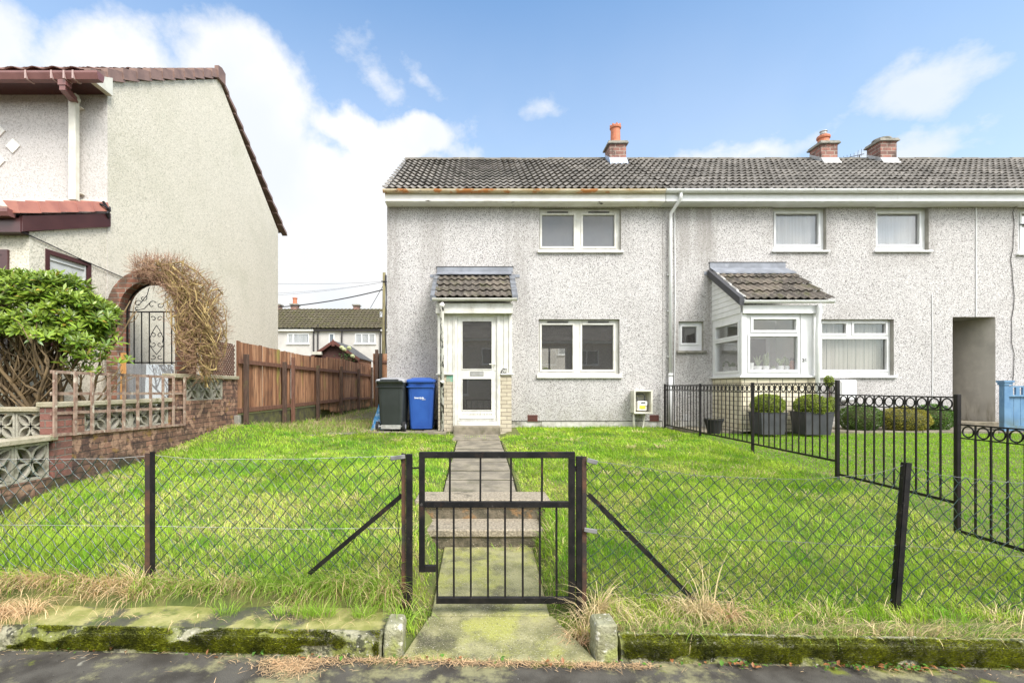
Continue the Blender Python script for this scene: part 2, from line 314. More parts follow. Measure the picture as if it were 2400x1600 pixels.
M_ridge = pm('ridge_tile', (.16, .14, .115), (.10, .09, .07), 6, .9, bump=.004, layers=[dict(c=(.30, .27, .20), s=9, lo=.58, hi=.68, a=.7)])
M_lead = pm('lead_flashing', (.24, .255, .29), (.17, .18, .205), 4, .5, bump=.003, bs=9, layers=[dict(c=(.36, .38, .41), s=6, lo=.6, hi=.75, a=.6)])
M_chbrick = brickmat('chimney_brick', (.34, .16, .125), (.15, .085, .07), (.36, .30, .25), .022, .24, .10, [dict(c=(.08, .06, .05), s=5, lo=.46, hi=.66, a=.8), dict(c=(.46, .29, .23), s=9, lo=.6, hi=.7, a=.5)])
M_terra = pm('terracotta', (.50, .17, .085), (.42, .14, .07), 9, .7, bump=.002)
M_cement = pm('weathered_cement', (.30, .28, .24), (.20, .19, .16), 7, .9, bump=.004, layers=[dict(c=(.12, .12, .08), s=9, lo=.5, hi=.7, a=.7)])
M_buff = brickmat('buff_brick', (.52, .46, .35), (.44, .385, .29), (.24, .20, .16), .012, .225, .08, [dict(c=(.16, .14, .09), s=5, lo=.55, hi=.78, a=.7)], off=(.03, .01))
M_cream_br = brickmat('cream_painted_brick', (.68, .62, .47), (.60, .54, .40), (.13, .11, .09), .014, .25, .09, [dict(c=(.35, .28, .14), s=3, lo=.5, hi=.8, a=.55)])
M_redbr = brickmat('garden_wall_brick', (.30, .16, .11), (.19, .11, .08), (.08, .065, .05), .011, .225, .075,
    [dict(c=(.055, .036, .036), s=5.5, lo=.46, hi=.64, a=.75), dict(c=(.50, .31, .21), s=9, lo=.50, hi=.60, a=.7), dict(c=(.34, .21, .06), s=6, lo=.58, hi=.68, a=.65), dict(c=(.040, .035, .030), s=4, lo=.33, hi=.58, a=.85, z=(1.1, .45)), dict(c=(.12, .13, .02), s=4, lo=.52, hi=.65, a=.7, z=(.75, .35)), dict(c=(.62, .55, .48), s=38, lo=.70, hi=.74, a=.7)], bump=.012)
M_pierbr = brickmat('red_pier_brick', (.27, .115, .09), (.17, .085, .07), (.20, .17, .14), .014, .225, .075, [dict(c=(.08, .06, .05), s=7, lo=.52, hi=.7, a=.7), dict(c=(.55, .40, .33), s=30, lo=.68, hi=.74, a=.6)], bump=.012)
M_archbr = brickmat('arch_brick', (.36, .16, .105), (.20, .10, .07), (.34, .30, .24), .016, .225, .075, [dict(c=(.07, .055, .04), s=4, lo=.47, hi=.66, a=.75)])
M_stone = pm('weathered_screen_block', (.42, .39, .32), (.30, .28, .22), 7, .9, bump=.008, bs=60, layers=[dict(c=(.13, .12, .08), s=8, lo=.52, hi=.7, a=.85), dict(c=(.28, .25, .10), s=6, lo=.6, hi=.75, a=.6)])
M_coping = pm('mossy_coping', (.42, .37, .27), (.32, .28, .19), 7, .9, bump=.008, bs=50, layers=[dict(c=(.13, .13, .04), s=5, lo=.50, hi=.7, a=.75), dict(c=(.6, .57, .48), s=26, lo=.64, hi=.7, a=.5)])
M_black = pm('black_painted_steel', (.004, .004, .0045), (.014, .012, .011), 14, .55, spec=.3, bump=.0015, bs=90, layers=[dict(c=(.10, .09, .085), s=32, lo=.66, hi=.72, a=.6), dict(c=(.075, .035, .02), s=6, lo=.60, hi=.74, a=.6)])
M_rail = pm('black_railing_paint', (.005, .004, .004), (.012, .009, .009), 9, .45, spec=.3, layers=[dict(c=(.12, .08, .06), s=18, lo=.70, hi=.76, a=.5)])
M_rust = pm('rusty_angle_iron', (.10, .045, .022), (.045, .025, .018), 11, .8, bump=.003, bs=60, layers=[dict(c=(.02, .018, .017), s=4, lo=.5, hi=.6, a=.85), dict(c=(.09, .11, .03), s=7, lo=.60, hi=.75, a=.7)])
M_mesh = pm('green_coated_wire', (.006, .026, .021), (.012, .042, .036), 9, .2, spec=1.0)
M_galv = pm('galvanised_wire', (.55, .54, .52), (.36, .35, .33), 9, .45, metallic=.3)
M_plast = pm('black_bin_plastic', (.026, .030, .030), (.036, .041, .041), 3, .42, layers=[dict(c=(.16, .17, .17), s=24, lo=.70, hi=.75, a=.4)])
M_plastlid = pm('faded_bin_lid', (.38, .38, .39), (.22, .22, .23), 4, .38)
M_blue = pm('blue_bin_plastic', (.020, .072, .30), (.026, .092, .35), 3, .38, layers=[dict(c=(.35, .42, .58), s=55, lo=.66, hi=.72, a=.6, z=(.98, .68))])
M_rub = pm('black_rubber', (.012, .012, .012), None, 1, .8)
M_dullwire = pm('dull_grey_wire', (.13, .13, .125), (.22, .215, .21), 9, .6, spec=.3)
M_paintwhite = pm('white_print', (.85, .85, .85), None, 1, .6)
M_dark = pm('dark_numerals', (.03, .028, .025), None, 1, .6)
M_grey = pm('grey_numerals', (.05, .05, .05), None, 1, .5)
M_bluebag = pm('blue_plastic_bag', (.05, .28, .62), (.45, .62, .80), 16, .35, lo=.45, hi=.62, bump=.01, bs=25)
M_wood = pm('red_brown_fence_board', (.19, .080, .038), (.47, .25, .135), 1.0, .85, st=(9, 8, .5), bump=.003, bs=50, bst=(3, 3, .3),
    layers=[dict(c=(.055, .030, .022), s=5, lo=.48, hi=.70, a=.8, st=(5, 5, .6)), dict(c=(.30, .27, .06), s=1.6, lo=.60, hi=.72, a=.8, st=(1.6, 1.6, .5)), dict(c=(.09, .075, .03), s=4, lo=.35, hi=.6, a=.8, z=(1.35, .85))])
M_darkwood = pm('dark_creosoted_post', (.060, .035, .025), (.11, .065, .045), 9, .85, st=(6, 6, .6), bump=.003, layers=[dict(c=(.13, .12, .04), s=4, lo=.58, hi=.75, a=.6)])
M_redpost = pm('red_brown_post', (.12, .052, .032), (.19, .095, .062), 9, .8, st=(5, 5, .6), bump=.002)
M_trell = pm('flaking_trellis_wood', (.22, .135, .10), (.36, .26, .20), 14, .85, bump=.004, layers=[dict(c=(.58, .52, .42), s=11, lo=.56, hi=.66, a=.85), dict(c=(.12, .07, .05), s=9, lo=.6, hi=.7, a=.6)])
M_lattice = pm('brown_lattice', (.13, .065, .045), (.09, .045, .03), 9, .8)
M_plank = pm('new_timber_plank', (.52, .27, .09), (.42, .20, .06), 9, .6, st=(4, 4, .5))
M_brown = pm('brown_upvc', (.075, .028, .028), (.060, .022, .023), 4, .3)
M_brownred = pm('red_brown_gutter', (.20, .085, .078), (.16, .065, .06), 4, .35)
M_creamp = pm('cream_pvc', (.68, .655, .57), (.58, .555, .47), 5, .45, layers=[dict(c=(.30, .27, .16), s=5, lo=.58, hi=.8, a=.5)])
M_tilepaint = pm('white_diamond_tile', (.78, .77, .73), (.70, .68, .62), 8, .6)
M_slab = pm('path_slab', (.26, .225, .165), (.155, .135, .10), 5, .9, bump=.006, bs=70, layers=[dict(c=(.40, .35, .26), s=60, lo=.6, hi=.7, a=.6), dict(c=(.09, .085, .045), s=4, lo=.52, hi=.75, a=.7)])
M_aggr = pm('exposed_aggregate', (.38, .32, .23), (.22, .185, .135), 48, .9, bump=.010, bs=90, lo=.4, hi=.6, layers=[dict(c=(.62, .56, .45), s=80, lo=.62, hi=.68, a=.8), dict(c=(.06, .055, .035), s=5, lo=.55, hi=.72, a=.7)])
M_stepface = pm('stained_step_face', (.17, .14, .095), (.08, .07, .045), 14, .9, bump=.012, bs=60, layers=[dict(c=(.30, .17, .07), s=6, lo=.56, hi=.66, a=.8), dict(c=(.46, .40, .30), s=60, lo=.64, hi=.70, a=.7)])
M_mossy = pm('mossy_concrete_path', (.31, .29, .14), (.17, .165, .07), 7, .9, bump=.008, bs=90, layers=[dict(c=(.34, .34, .08), s=2.6, lo=.47, hi=.62, a=.85, d=6), dict(c=(.06, .055, .035), s=2.4, lo=.52, hi=.66, a=.8, d=7), dict(c=(.55, .50, .38), s=120, lo=.58, hi=.66, a=.7), dict(c=(.05, .045, .03), s=90, lo=.60, hi=.66, a=.7), dict(c=(.05, .045, .035), s=55, lo=.64, hi=.69, a=.8)])
M_asph = pm('damp_mossy_asphalt', (.052, .046, .038), (.105, .096, .080), 4, .85, spec=.15, bump=.005, bs=140, layers=[dict(c=(.36, .34, .17), s=1.5, lo=.50, hi=.60, a=.62, d=9, r=.7), dict(c=(.17, .19, .03), s=2.1, lo=.60, hi=.66, a=.9, d=6), dict(c=(.42, .40, .35), s=60, lo=.69, hi=.72, a=.7), dict(c=(.34, .32, .25), s=2.4, lo=.66, hi=.69, a=.8), dict(c=(.02, .02, .02), s=30, lo=.66, hi=.70, a=.8)])
M_road = pm('road_asphalt', (.05, .05, .05), (.07, .07, .068), 6, .8)
M_strip = pm('moss_filmed_strip', (.22, .225, .06), (.36, .33, .13), 9, .9, bump=.006, bs=70, layers=[dict(c=(.055, .055, .045), s=2.8, lo=.50, hi=.58, a=.9, d=8), dict(c=(.10, .14, .02), s=6, lo=.50, hi=.64, a=.8, d=7)])
M_kerb = pm('old_kerb_stone', (.34, .32, .22), (.15, .145, .08), 16, .9, bump=.015, bs=55, layers=[dict(c=(.16, .18, .02), s=5, lo=.42, hi=.56, a=.8), dict(c=(.025, .025, .018), s=20, lo=.50, hi=.60, a=.85), dict(c=(.50, .47, .38), s=45, lo=.60, hi=.66, a=.75)])
M_soil = pm('lawn_soil', (.075, .10, .02), (.13, .14, .035), 5, .95, bump=.02, bs=30, layers=[dict(c=(.22, .18, .07), s=2, lo=.5, hi=.7, a=.7)])
M_weedy = pm('weedy_side_ground', (.16, .13, .06), (.20, .19, .07), 5, .95, bump=.02, bs=20, layers=[dict(c=(.28, .24, .17), s=2, lo=.55, hi=.65, a=.7)])
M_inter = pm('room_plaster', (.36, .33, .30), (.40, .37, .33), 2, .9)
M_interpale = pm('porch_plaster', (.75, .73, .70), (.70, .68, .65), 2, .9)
M_blind = pm('white_vertical_blind', (.80, .80, .79), (.72, .71, .69), 3, .8, st=(9, 1, .2), trans=.25)
M_creamblind = pm('cream_vertical_blind', (.70, .66, .58), (.60, .56, .48), 3, .8, st=(9, 1, .2), trans=.2)
M_glass = glassmat('window_glass', (.80, .80, .78), .14, .17, (.20, .185, .17))  # grey film in the colour imitates paler reflections in the panes
M_glassclear = glassmat('clear_window_glass', (.96, .96, .96), .04)
M_glassmist = glassmat('misted_window_glass', (.5, .52, .54), .10, .75, (.20, .205, .215))
M_sheet = glassmat('clear_plastic_sheet', (.75, .77, .80), .22, .25, (.6, .6, .62))
# ================================================================== SETTING: ground
PY = [-5, 2.7, 3.02, 3.2, 3.5, 4.0, 4.4, 4.8, 5.4, 6.5, 8.5, 9.4, 10.5, 400]
PZ = [.08, .08, .10, .14, .20, .28, .36, .43, .50, .55, .605, .63, .65, .65]
PXC = .085
def gz(X, Y):
    X = np.asarray(X, float); Y = np.asarray(Y, float); z = np.interp(Y, PY, PZ)
    z = z+.24*np.exp(-((X+4.5)/1.1)**2)*np.exp(-((Y-8.3)/1.5)**2)
    z = z+.012*np.sin(X*2.1+Y*1.3)*np.sin(Y*2.7-X*.9)*np.clip((Y-3)/1, 0, 1)*(np.abs(X) > .6)
    z = z+.085*np.clip((Y+.034*X-3.06)/.05, 0, 1)*np.clip((4.3-Y)/.8, 0, 1)*np.clip((-.45-X)/.15, 0, 1)
    hw = np.where(Y > 4.6, .46, np.where(Y > 3.2, .42, .55))      # cut for the path
    k = np.clip((hw+.14-np.abs(X-PXC-np.where(Y < 3.2, .05, 0)))/.14, 0, 1)
    pz = np.where(Y > 4.98, z-.05, np.interp(Y, [0, 2.7, 4.25, 4.3, 4.6, 4.65, 4.98], [-.02, -.03, .06, .06, .12, .25, .38]))
    return z*(1-k)+np.minimum(z, pz)*k
def sheet(name, xs, ys, zf, mat, label=None, k='structure'):
    X, Y = np.meshgrid(xs, ys); Z = zf(X, Y); V = np.stack([X, Y, Z], -1).reshape(-1, 3); nx = len(xs)
    f = [(j*nx+i, j*nx+i+1, (j+1)*nx+i+1, (j+1)*nx+i) for j in range(len(ys)-1) for i in range(nx-1)]
    me = bpy.data.meshes.new(name); me.from_pydata(V.tolist(), [], f); me.materials.append(mat); me.polygons.foreach_set('use_smooth', [True]*len(f)); me.update()
    o = bpy.data.objects.new(name, me); COL.objects.link(o); return kind(o, k, label)
sheet('ground', [-400, -60, -20, -10, -4.6, 14.5, 30, 400], [-400, 2.5, 2.7, 3.2, 4, 4.6, 5.4, 8, 8.6, 400], lambda X, Y: np.where(Y < 8.1, -.2, np.interp(Y, PY, PZ)-.12), M_weedy, 'rough ground reaching away behind the houses')
kline = lambda X: 2.70-.034*X          # face of the kerb, slightly askew to the houses
sheet('lawn', np.arange(-4.5, 4.16, .09), np.arange(2.72, 10.6, .09), lambda X, Y: np.where((Y < kline(X)+.07), -.09, gz(X, Y)), M_soil, 'front lawn sloping down to the kerb')
sheet('neighbour_lawn', np.arange(4.13, 14.5, .12), np.arange(2.5, 9.6, .12), gz, M_soil, 'short bright lawn beyond the black railing')
rs = np.random.RandomState(3)
# pavement (sheet following the kerb line), road behind the camera
mb = MB(); mb.q([(-30, -1.6, 0), (40, -1.6, 0), (40, 2.70-.034*40+.02, 0), (-30, 2.70+.034*30+.02, 0)]); kind(mb.build('pavement', M_asph), 'structure', 'damp grey asphalt pavement with moss and lichen patches')
mb = MB(); mb.q([(-60, -8.5, -.10), (60, -8.5, -.10), (60, -1.6, -.10), (-60, -1.6, -.10)]).box(-60, 60, -1.62, -1.5, -.1, .004); kind(mb.build('road', M_road), 'structure', 'asphalt road behind the viewer')
mb = MB(); mb.q([(-60, -14.2, .02), (60, -14.2, .02), (60, -8.5, .02), (-60, -8.5, .02)]); kind(mb.build('far_pavement', M_soil), 'structure', 'verge across the street')
# kerb stones with joints, rounded and worn top edge
mb = MB()
def kerbstone(xa, xb, zt, dp=.12, wob=0):
    n = max(2, int((xb-xa)/.06)); base = len(mb.v)
    for i in range(n+1):
        x = xa+(xb-xa)*i/n; y = kline(x); j = lambda a: (rs.rand()-.5)*a
        pr = [(0+j(.006), -.02), (.004+j(.012), zt*.5), (.012+j(.014), zt-.035+j(.01)), (.035+j(.01), zt-.008+j(.008)), (.06, zt+j(.007)), (dp, zt+j(.006)), (dp, -.02)]
        mb.v += [(x, y+a, b) for a, b in pr]
    for i in range(n):
        for k in range(6): mb.f.append((base+i*7+k, base+(i+1)*7+k, base+(i+1)*7+k+1, base+i*7+k+1)); mb.m.append(0)
    for e in (base, base+n*7): mb.f.append(tuple(e+k for k in range(7))); mb.m.append(0)
for xa, xb in ((-6.4, -5.45), (-5.44, -4.3), (-4.29, -3.3), (-3.29, -2.265), (-2.255, -1.285), (-1.275, -.545)): kerbstone(xa, xb, .118, .075)
for xa, xb in ((.815, 1.715), (1.725, 2.66), (2.67, 3.6), (3.61, 4.5), (4.51, 5.6)): kerbstone(xa, xb, .128, .09)
kind(mb.build('kerb', M_kerb, smooth=False), 'structure', 'mossy raised kerb stones between lawn and pavement')
# moss-filmed strip behind the left kerb
mb = MB(); n = 40
for i in range(n):
    a, b = -6.4+(5.86)*i/n, -6.4+(5.86)*(i+1)/n; za, zb = .112+.006*math.sin(i*1.3), .112+.006*math.sin((i+1)*1.3)
    mb.q([(a, kline(a)+.07, za), (b, kline(b)+.07, zb), (b, kline(b)+.43, zb+.012), (a, kline(a)+.43, za+.012)])
kind(mb.build('strip_path', M_strip), 'structure', 'moss-filmed strip behind the left kerb')
# paths
mb = MB()
ys_ = [4.98, 5.42, 5.90, 6.42, 6.98, 7.56, 8.02, 8.5]
for a, b in zip(ys_[:-1], ys_[1:]):
    c = PXC-.05+.01*rs.rand(); t = (rs.rand()-.5)*.012; za, zb = float(np.interp(a, PY, PZ))-.012, float(np.interp(b, PY, PZ))-.012
    mb.grid8([(c-.40, a+.03, za-.05), (c+.38, a+.03, za-.05), (c+.38, b-.03, zb-.05), (c-.38, b-.03, zb-.05), (c-.38, a+.03, za+t), (c+.38, a+.03, za+t*.3), (c+.38, b-.03, zb), (c-.38, b-.03, zb+t)])
for a, b in zip(ys_[:-1], ys_[1:]):      # dark bed showing in the joints
    za, zb = float(np.interp(a, PY, PZ))-.019, float(np.interp(b, PY, PZ))-.019; c = PXC-.045
    mb.grid8([(c-.40, a, za-.05), (c+.40, a, za-.05), (c+.40, b, zb-.05), (c-.40, b, zb-.05), (c-.40, a, za), (c+.40, a, za), (c+.40, b, zb), (c-.40, b, zb)], 1)
kind(mb.build('garden_path', [M_slab, pm('joint_soil', (.018, .016, .010), (.04, .045, .015), 9, .95, spec=.1)], bevel=.004), 'structure', 'path of concrete slabs from the steps to the door')
mb = MB(); mb.box(-.60, .72, 4.60, 4.97, .37, .455).box(-.54, .66, 4.625, 4.95, .22, .368)
mb.box(-.50, .60, 4.25, 4.62, .20, .272).box(-.44, .54, 4.28, 4.6, .02, .198)
o = mb.build('steps', [M_aggr], bevel=.012); kind(o, 'structure', 'two rough concrete steps in the garden path')
mb = MB(); mb.box(-.53, .65, 4.618, 4.64, .27, .372).box(-.43, .53, 4.272, 4.29, .09, .198); kind(mb.build('step_risers_ground', M_stepface), 'structure', 'dark stained faces of the path steps')
mb = MB(); mb.grid8([(-.30, 3.13, .0), (.48, 3.13, .0), (.50, 4.27, .05), (-.29, 4.27, .05), (-.30, 3.13, .048), (.48, 3.13, .048), (.50, 4.27, .112), (-.29, 4.27, .112)])
mb.grid8([(-.43, 2.69, -.05), (.68, 2.665, -.05), (.50, 3.12, -.05), (-.31, 3.12, -.05), (-.43, 2.69, .014), (.68, 2.665, .014), (.50, 3.12, .047), (-.31, 3.12, .047)])
kind(mb.build('gate_path', M_mossy, bevel=.006), 'structure', 'mossy concrete landing and lower path under the gate')
# side passage, slabs by the bins, neighbour's paving
mb = MB(); mb.q([(-4.4, 9.2, .62), (-1.9, 9.2, .62), (-1.9, 24, .66), (-4.4, 24, .66)]); kind(mb.build('side_path', M_weedy), 'structure', 'weedy passage running back between fence and house')
mb = MB()
for (a, b, c, d) in ((-2.95, -2.35, 9.05, 9.32), (-2.33, -1.72, 9.35, 9.95), (-1.70, -1.1, 9.35, 9.95), (-1.08, -.60, 9.3, 9.9), (-3.6, -3.0, 8.75, 9.1)): mb.box(a, b, c, d, .55, .655+.01*rs.rand())
kind(mb.build('slab_path', M_slab, bevel=.006), 'structure', 'worn slabs beside the bins')
mb = MB()
for i in range(13): mb.box(4.3+i*.75, 5.03+i*.75, 9.35, 10.49, .5, .672+.004*(i % 2))
kind(mb.build('house_paving', M_slab, bevel=.006), 'structure', 'slab edging along the neighbouring house')
mb = MB(); mb.box(-14, -4.53, 3.3, 24, -.1, .96); kind(mb.build('raised_ground', M_soil), 'structure', 'raised garden ground next door')
# ================================================================== ROOFS
def tile_roof(name, parent, x0, x1, pe, pr, mat, gauge=.345, pitch=.15, amp=.034, lip=.046, seed=1):
    rr = np.random.RandomState(seed); pe, pr = Vector(pe), Vector(pr); d = (pr-pe); L = d.length; d.normalize(); nrm = Vector((-d.y, d.x))  # (y,z) plane
    if nrm.y < 0: nrm = -nrm
    rows = max(1, round(L/gauge)); g = L/rows; n = int((x1-x0)/pitch*10)+1; xs = np.linspace(x0, x1, n)
    w = amp*np.power(.5+.5*np.cos(2*np.pi*(xs-x0)/pitch), 1.25); V = []; Fc = []
    for r in range(rows):
        ti = np.floor((xs-x0)/(pitch*2)).astype(int); jit = rr.randn(ti.max()+2)*.0035; js = rr.randn(ti.max()+2)*.004; up = min(L, (r+1)*g+.04)
        s0 = r*g+js[ti]; o0 = w+lip+jit[ti]; o1 = w+.004; base = len(V)
        for i in range(n):
            for s_, off in ((s0[i]+.004, o0[i]-.015), (s0[i], o0[i]), (up, o1[i])):
                V.append((xs[i], pe.x+d.x*s_+nrm.x*off, pe.y+d.y*s_+nrm.y*off))
        for i in range(n-1):
            a = base+3*i; b = a+3; Fc += [(a, b, b+1, a+1), (a+1, b+1, b+2, a+2)]
    mb = MB(); mb.v = V; mb.f = Fc; mb.m = [0]*len(Fc)
    # solid deck under the tiles and far slope
    t = nrm*.05; A = pe-t; B = pr-t
    mb.q([(x0, A.x, A.y), (x1, A.x, A.y), (x1, B.x, B.y), (x0, B.x, B.y)])
    return mb.build(name, mat, parent)
def gutter(name, parent, x0, x1, y, zt, r, mat, clips=.9, cr=.006):
    mb = MB(); n = 8; prof = [(y+r*math.cos(math.pi*k/n), zt-r*math.sin(math.pi*k/n)) for k in range(n+1)]
    prof += [(y-(r-.006)*math.cos(math.pi*k/n), zt-(r-.006)*math.sin(math.pi*k/n)) for k in range(n+1)]
    mb.prism(prof, 'x', x0, x1)
    for e in (x0-.006, x1): mb.prism([(y+r*1.06*math.cos(math.pi*k/n), zt-r*1.06*math.sin(math.pi*k/n)) for k in range(n+1)], 'x', e, e+.006)
    x = x0+clips*.4
    while x < x1:
        pr = [(y+(r+cr)*math.cos(math.pi*k/n), zt+.004-(r+cr)*math.sin(math.pi*k/n)) for k in range(n+1)]+[(y-(r-.001)*math.cos(math.pi*k/n), zt+.004-(r-.001)*math.sin(math.pi*k/n)) for k in range(n+1)]
        mb.prism(pr, 'x', x, x+.026); x += clips
    return mb.build(name, mat, parent)
# ================================================================== WINDOWS
def window(parent, hole, Yw, dep, panes, sill=True, fm=M_white, gm=M_glass, ring=.045, blind=None, sillh=.06, vents=(), mull=(), sillm=None, axis='x', label=None):
    x0, x1, z0, z1 = hole; Yf = Yw+dep; P = [(sx(a, Yf), sx(b, Yf), sz(d, Yf), sz(c, Yf)) for a, b, c, d in panes]
    mb = MB(); e = .001
    wallgrid(mb, x0+e, x1-e, z0+e, z1-e, Yf-.012, P, .05, 0, 0)
    for (a, b, c, d) in P: mb.ring(a-ring, b+ring, c-ring, d+ring, ring-.004, Yf-.030, Yf-.0125)
    w = mb.build('window', fm, parent, bevel=.003, label=label)
    mb = MB()
    for (a, b, c, d) in P: mb.box(a-.003, b+.003, Yf+.018, Yf+.024, c-.003, d+.003)
    mb.build('pane', gm, w)
    if sill:
        mb = MB(); mb.box(x0-.045, x1+.05, Yw-.055, Yw+dep-.031, z0-sillh, z0+.004); mb.build('sill', sillm or fm, w, bevel=.004)
    for (a, b, y) in vents:
        mb = MB(); mb.box(sx(a, Yf), sx(b, Yf), Yf-.046, Yf-.031, sz(y, Yf)-.012, sz(y, Yf)+.012); mb.build('vent', M_dark, w)
    if blind:
        bm, pitch_, ya = blind; cvr = 1.04 if bm is M_blind else .82; mb = MB()
        X0 = min(p[0] for p in P)-.04; X1 = max(p[1] for p in P)+.04; Z0 = min(p[2] for p in P)-.03; Z1 = max(p[3] for p in P)+.03; x = X0
        while x < X1:
            k = .5+.25*math.sin(x*37); yy = Yf+ya; q_ = pitch_*k*(.55 if cvr > 1 else .3); mb.q([(x, yy+q_, Z0), (x+pitch_*cvr, yy, Z0), (x+pitch_*cvr, yy, Z1), (x, yy+q_, Z1)]); x += pitch_
        mb.build('blind', bm, w)
    return w
def room(name, parent, x0, x1, y0, y1, z0, z1, mat, holes=()):
    mb = MB(); mb.q([(x0, y0, z0), (x1, y0, z0), (x1, y1, z0), (x0, y1, z0)]).q([(x0, y0, z1), (x0, y1, z1), (x1, y1, z1), (x1, y0, z1)])
    mb.q([(x0, y0, z0), (x0, y1, z0), (x0, y1, z1), (x0, y0, z1)]).q([(x1, y0, z0), (x1, y0, z1), (x1, y1, z1), (x1, y1, z0)])
    wallgrid(mb, x0, x1, z0, z1, y1, list(holes), .2, 0, 0)
    return mb.build(name, mat, parent)
def chimney(parent, xl, xr, yf, yb, zb, zt, brick=M_chbrick, pot=None, flash=M_lead):
    mb = MB(); mb.box(xl, xr, yf, yb, zb, zt); c = mb.build('chimney', brick, parent)
    mb = MB(); mb.box(xl-.055, xr+.055, yf-.055, yb+.055, zt+.001, zt+.045).box(xl-.035, xr+.035, yf-.035, yb+.035, zt+.046, zt+.085); mb.build('cap', M_cement, c, bevel=.006)
    mb = MB(); z = zb; mb.grid8([(xl-.02, yf-.16, z-.06), (xr+.02, yf-.16, z-.06), (xr+.02, yf-.004, z+.05), (xl-.02, yf-.004, z+.05), (xl-.02, yf-.16, z-.045), (xr+.02, yf-.16, z-.045), (xr+.008, yf-.004, z+.20), (xl-.008, yf-.004, z+.20)])
    for xx in (xl-.008, xr+.001): mb.grid8([(xx, yf-.01, z), (xx+.007, yf-.01, z), (xx+.007, yb, z+.3), (xx, yb, z+.3), (xx, yf-.01, z+.20), (xx+.007, yf-.01, z+.20), (xx+.007, yb, z+.5), (xx, yb, z+.5)])
    mb.build('flashing', flash, c)
    if pot:
        h, r = pot; mb = MB(); cx, cy = (xl+xr)/2-.0, (yf+yb)/2; n = [(r*1.12, 0), (r*1.12, .05), (r, .08), (r*.93, h-.09), (r*1.12, h-.07), (r*1.16, h-.03), (r*1.08, h)] if h > .15 else [(r, 0), (r, h*.5), (r*1.1, h*.55), (r*1.1, h)]
        mb.lathe(n, (cx, cy, zt+.085), 18); mb.build('pot', M_terra if h > .15 else M_cement, c, smooth=False)
        if h > .3:
            mb = MB(); mb.lathe([(r*1.02, -.012), (r*1.02, .006)], (cx, cy, zt+.085+h), 18)
            for k in range(8):
                t = k*math.pi/4; mb.box(cx+r*math.cos(t)-.018, cx+r*math.cos(t)+.018, cy+r*math.sin(t)-.018, cy+r*math.sin(t)+.018, zt+.085+h+.0, zt+.085+h+.03)
            mb.build('pot_rim', M_terra, c)
        elif h > .15:
            mb = MB(); mb.lathe([(r*.5, 0), (r*.5, .05), (r*.62, .055), (r*.62, .07), (r*.5, .075), (r*.5, .12), (r*.66, .125), (r*.66, .14)], (cx, cy, zt+.085+h), 14); mb.build('cowl', M_galv, c)
    return c
YW = 10.5
E28 = [ (sx(1262.5, YW), sx(1452, YW), sz(877, YW), sz(748, YW)), (sx(1264, YW), sx(1455.5, YW), sz(588, YW), sz(487, YW)) ]
EAVE, RIDGE = (10.17, 5.755), (13.5, 7.985)
def house(name, label, x0, x1, holes, roofx, seed):
    h = thing(name, label, 'house', ((x0+x1)/2, YW, .5)); mb = MB()
    wallgrid(mb, x0, x1, .79, 5.66, YW, holes, .12, 0, 1)
    for xx in (x0, x1): mb.q([(xx, YW, .5), (xx, 16.5, .5), (xx, 16.5, 5.66), (xx, 13.5, 7.86), (xx, YW, 5.66)])
    return h, mb
def roofset(h, x0, x1, seed):
    r = tile_roof('roof', h, x0, x1, EAVE, RIDGE, M_tile, seed=seed)
    mb = MB(); mb.q([(x0, 13.5, 7.96), (x1, 13.5, 7.96), (x1, 16.85, 5.7), (x0, 16.85, 5.7)])
    mb.build('rear_slope', M_tile, r)
    mb = MB(); x = x0; k = 0
    while x < x1-.01:
        w = min(.45, x1-x); dz = .006*math.sin(k*2.3)+.004*math.sin(k*.7); pr = [(13.5+.125*math.cos(math.pi*t/6), 7.945+dz+.10*math.sin(math.pi*t/6)) for t in range(7)]
        mb.prism(pr, 'x', x+.003, x+w-.003); x += w; k += 1
    mb.build('ridge', M_ridge, r); return r
# ------------------------------------------------------------------ end house, number 28
h28, mb = house('end_terraced_house', 'grey roughcast end house with rusty gutter and narrow white porch door', -1.98, 4.11, E28, 0, 1)
dx0, dx1 = -.48, .48
mb.build('wall', [M_wall, M_reveal], h28)
mb = MB(); mb.box(-1.96, 4.105, 10.52, 10.6, .4, .788)
for xa, xb in ((-1.975, 1.10), (1.44, 3.80), (4.02, 4.105)): mb.box(xa, xb, 10.506, 10.52, .5, .792)
mb.build('plinth', M_plinth, h28)
mb = MB(); mb.box(-1.955, 4.10, 10.497, 10.51, .787, .799); mb.build('bellcast_bead', M_dark, h28)
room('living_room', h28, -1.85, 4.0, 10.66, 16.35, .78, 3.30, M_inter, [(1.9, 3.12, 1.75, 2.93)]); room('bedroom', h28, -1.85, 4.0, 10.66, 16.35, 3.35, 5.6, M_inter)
mb = MB(); wallgrid(mb, -1.98, 4.11, .5, 5.66, 16.56, [(1.9, 3.12, 1.75, 2.93)], -.02, 0, 0); mb.build('rear_wall', M_wall, h28)
mb = MB(); mb.ring(1.9, 3.12, 1.75, 2.93, .06, 16.38, 16.43).box(2.48, 2.54, 16.38, 16.43, 1.81, 2.87); mb.build('rear_window', M_white, h28)
f = 1
window(h28, E28[0], YW, .10, [(1269.5, 1341.5, 762, 866), (1364, 1436.5, 762, 866)], fm=M_oldwhite, gm=M_glass, vents=[(1282, 1331, 755), (1377, 1426, 755)], sillh=.085)
window(h28, E28[1], YW, .10, [(1270, 1344, 505, 578), (1366, 1439, 505, 578)], fm=M_oldwhite, gm=M_glassmist, vents=[(1282, 1331, 499), (1378, 1427, 499)], sillh=.05)
roofset(h28, -2.02, 4.11, 1)
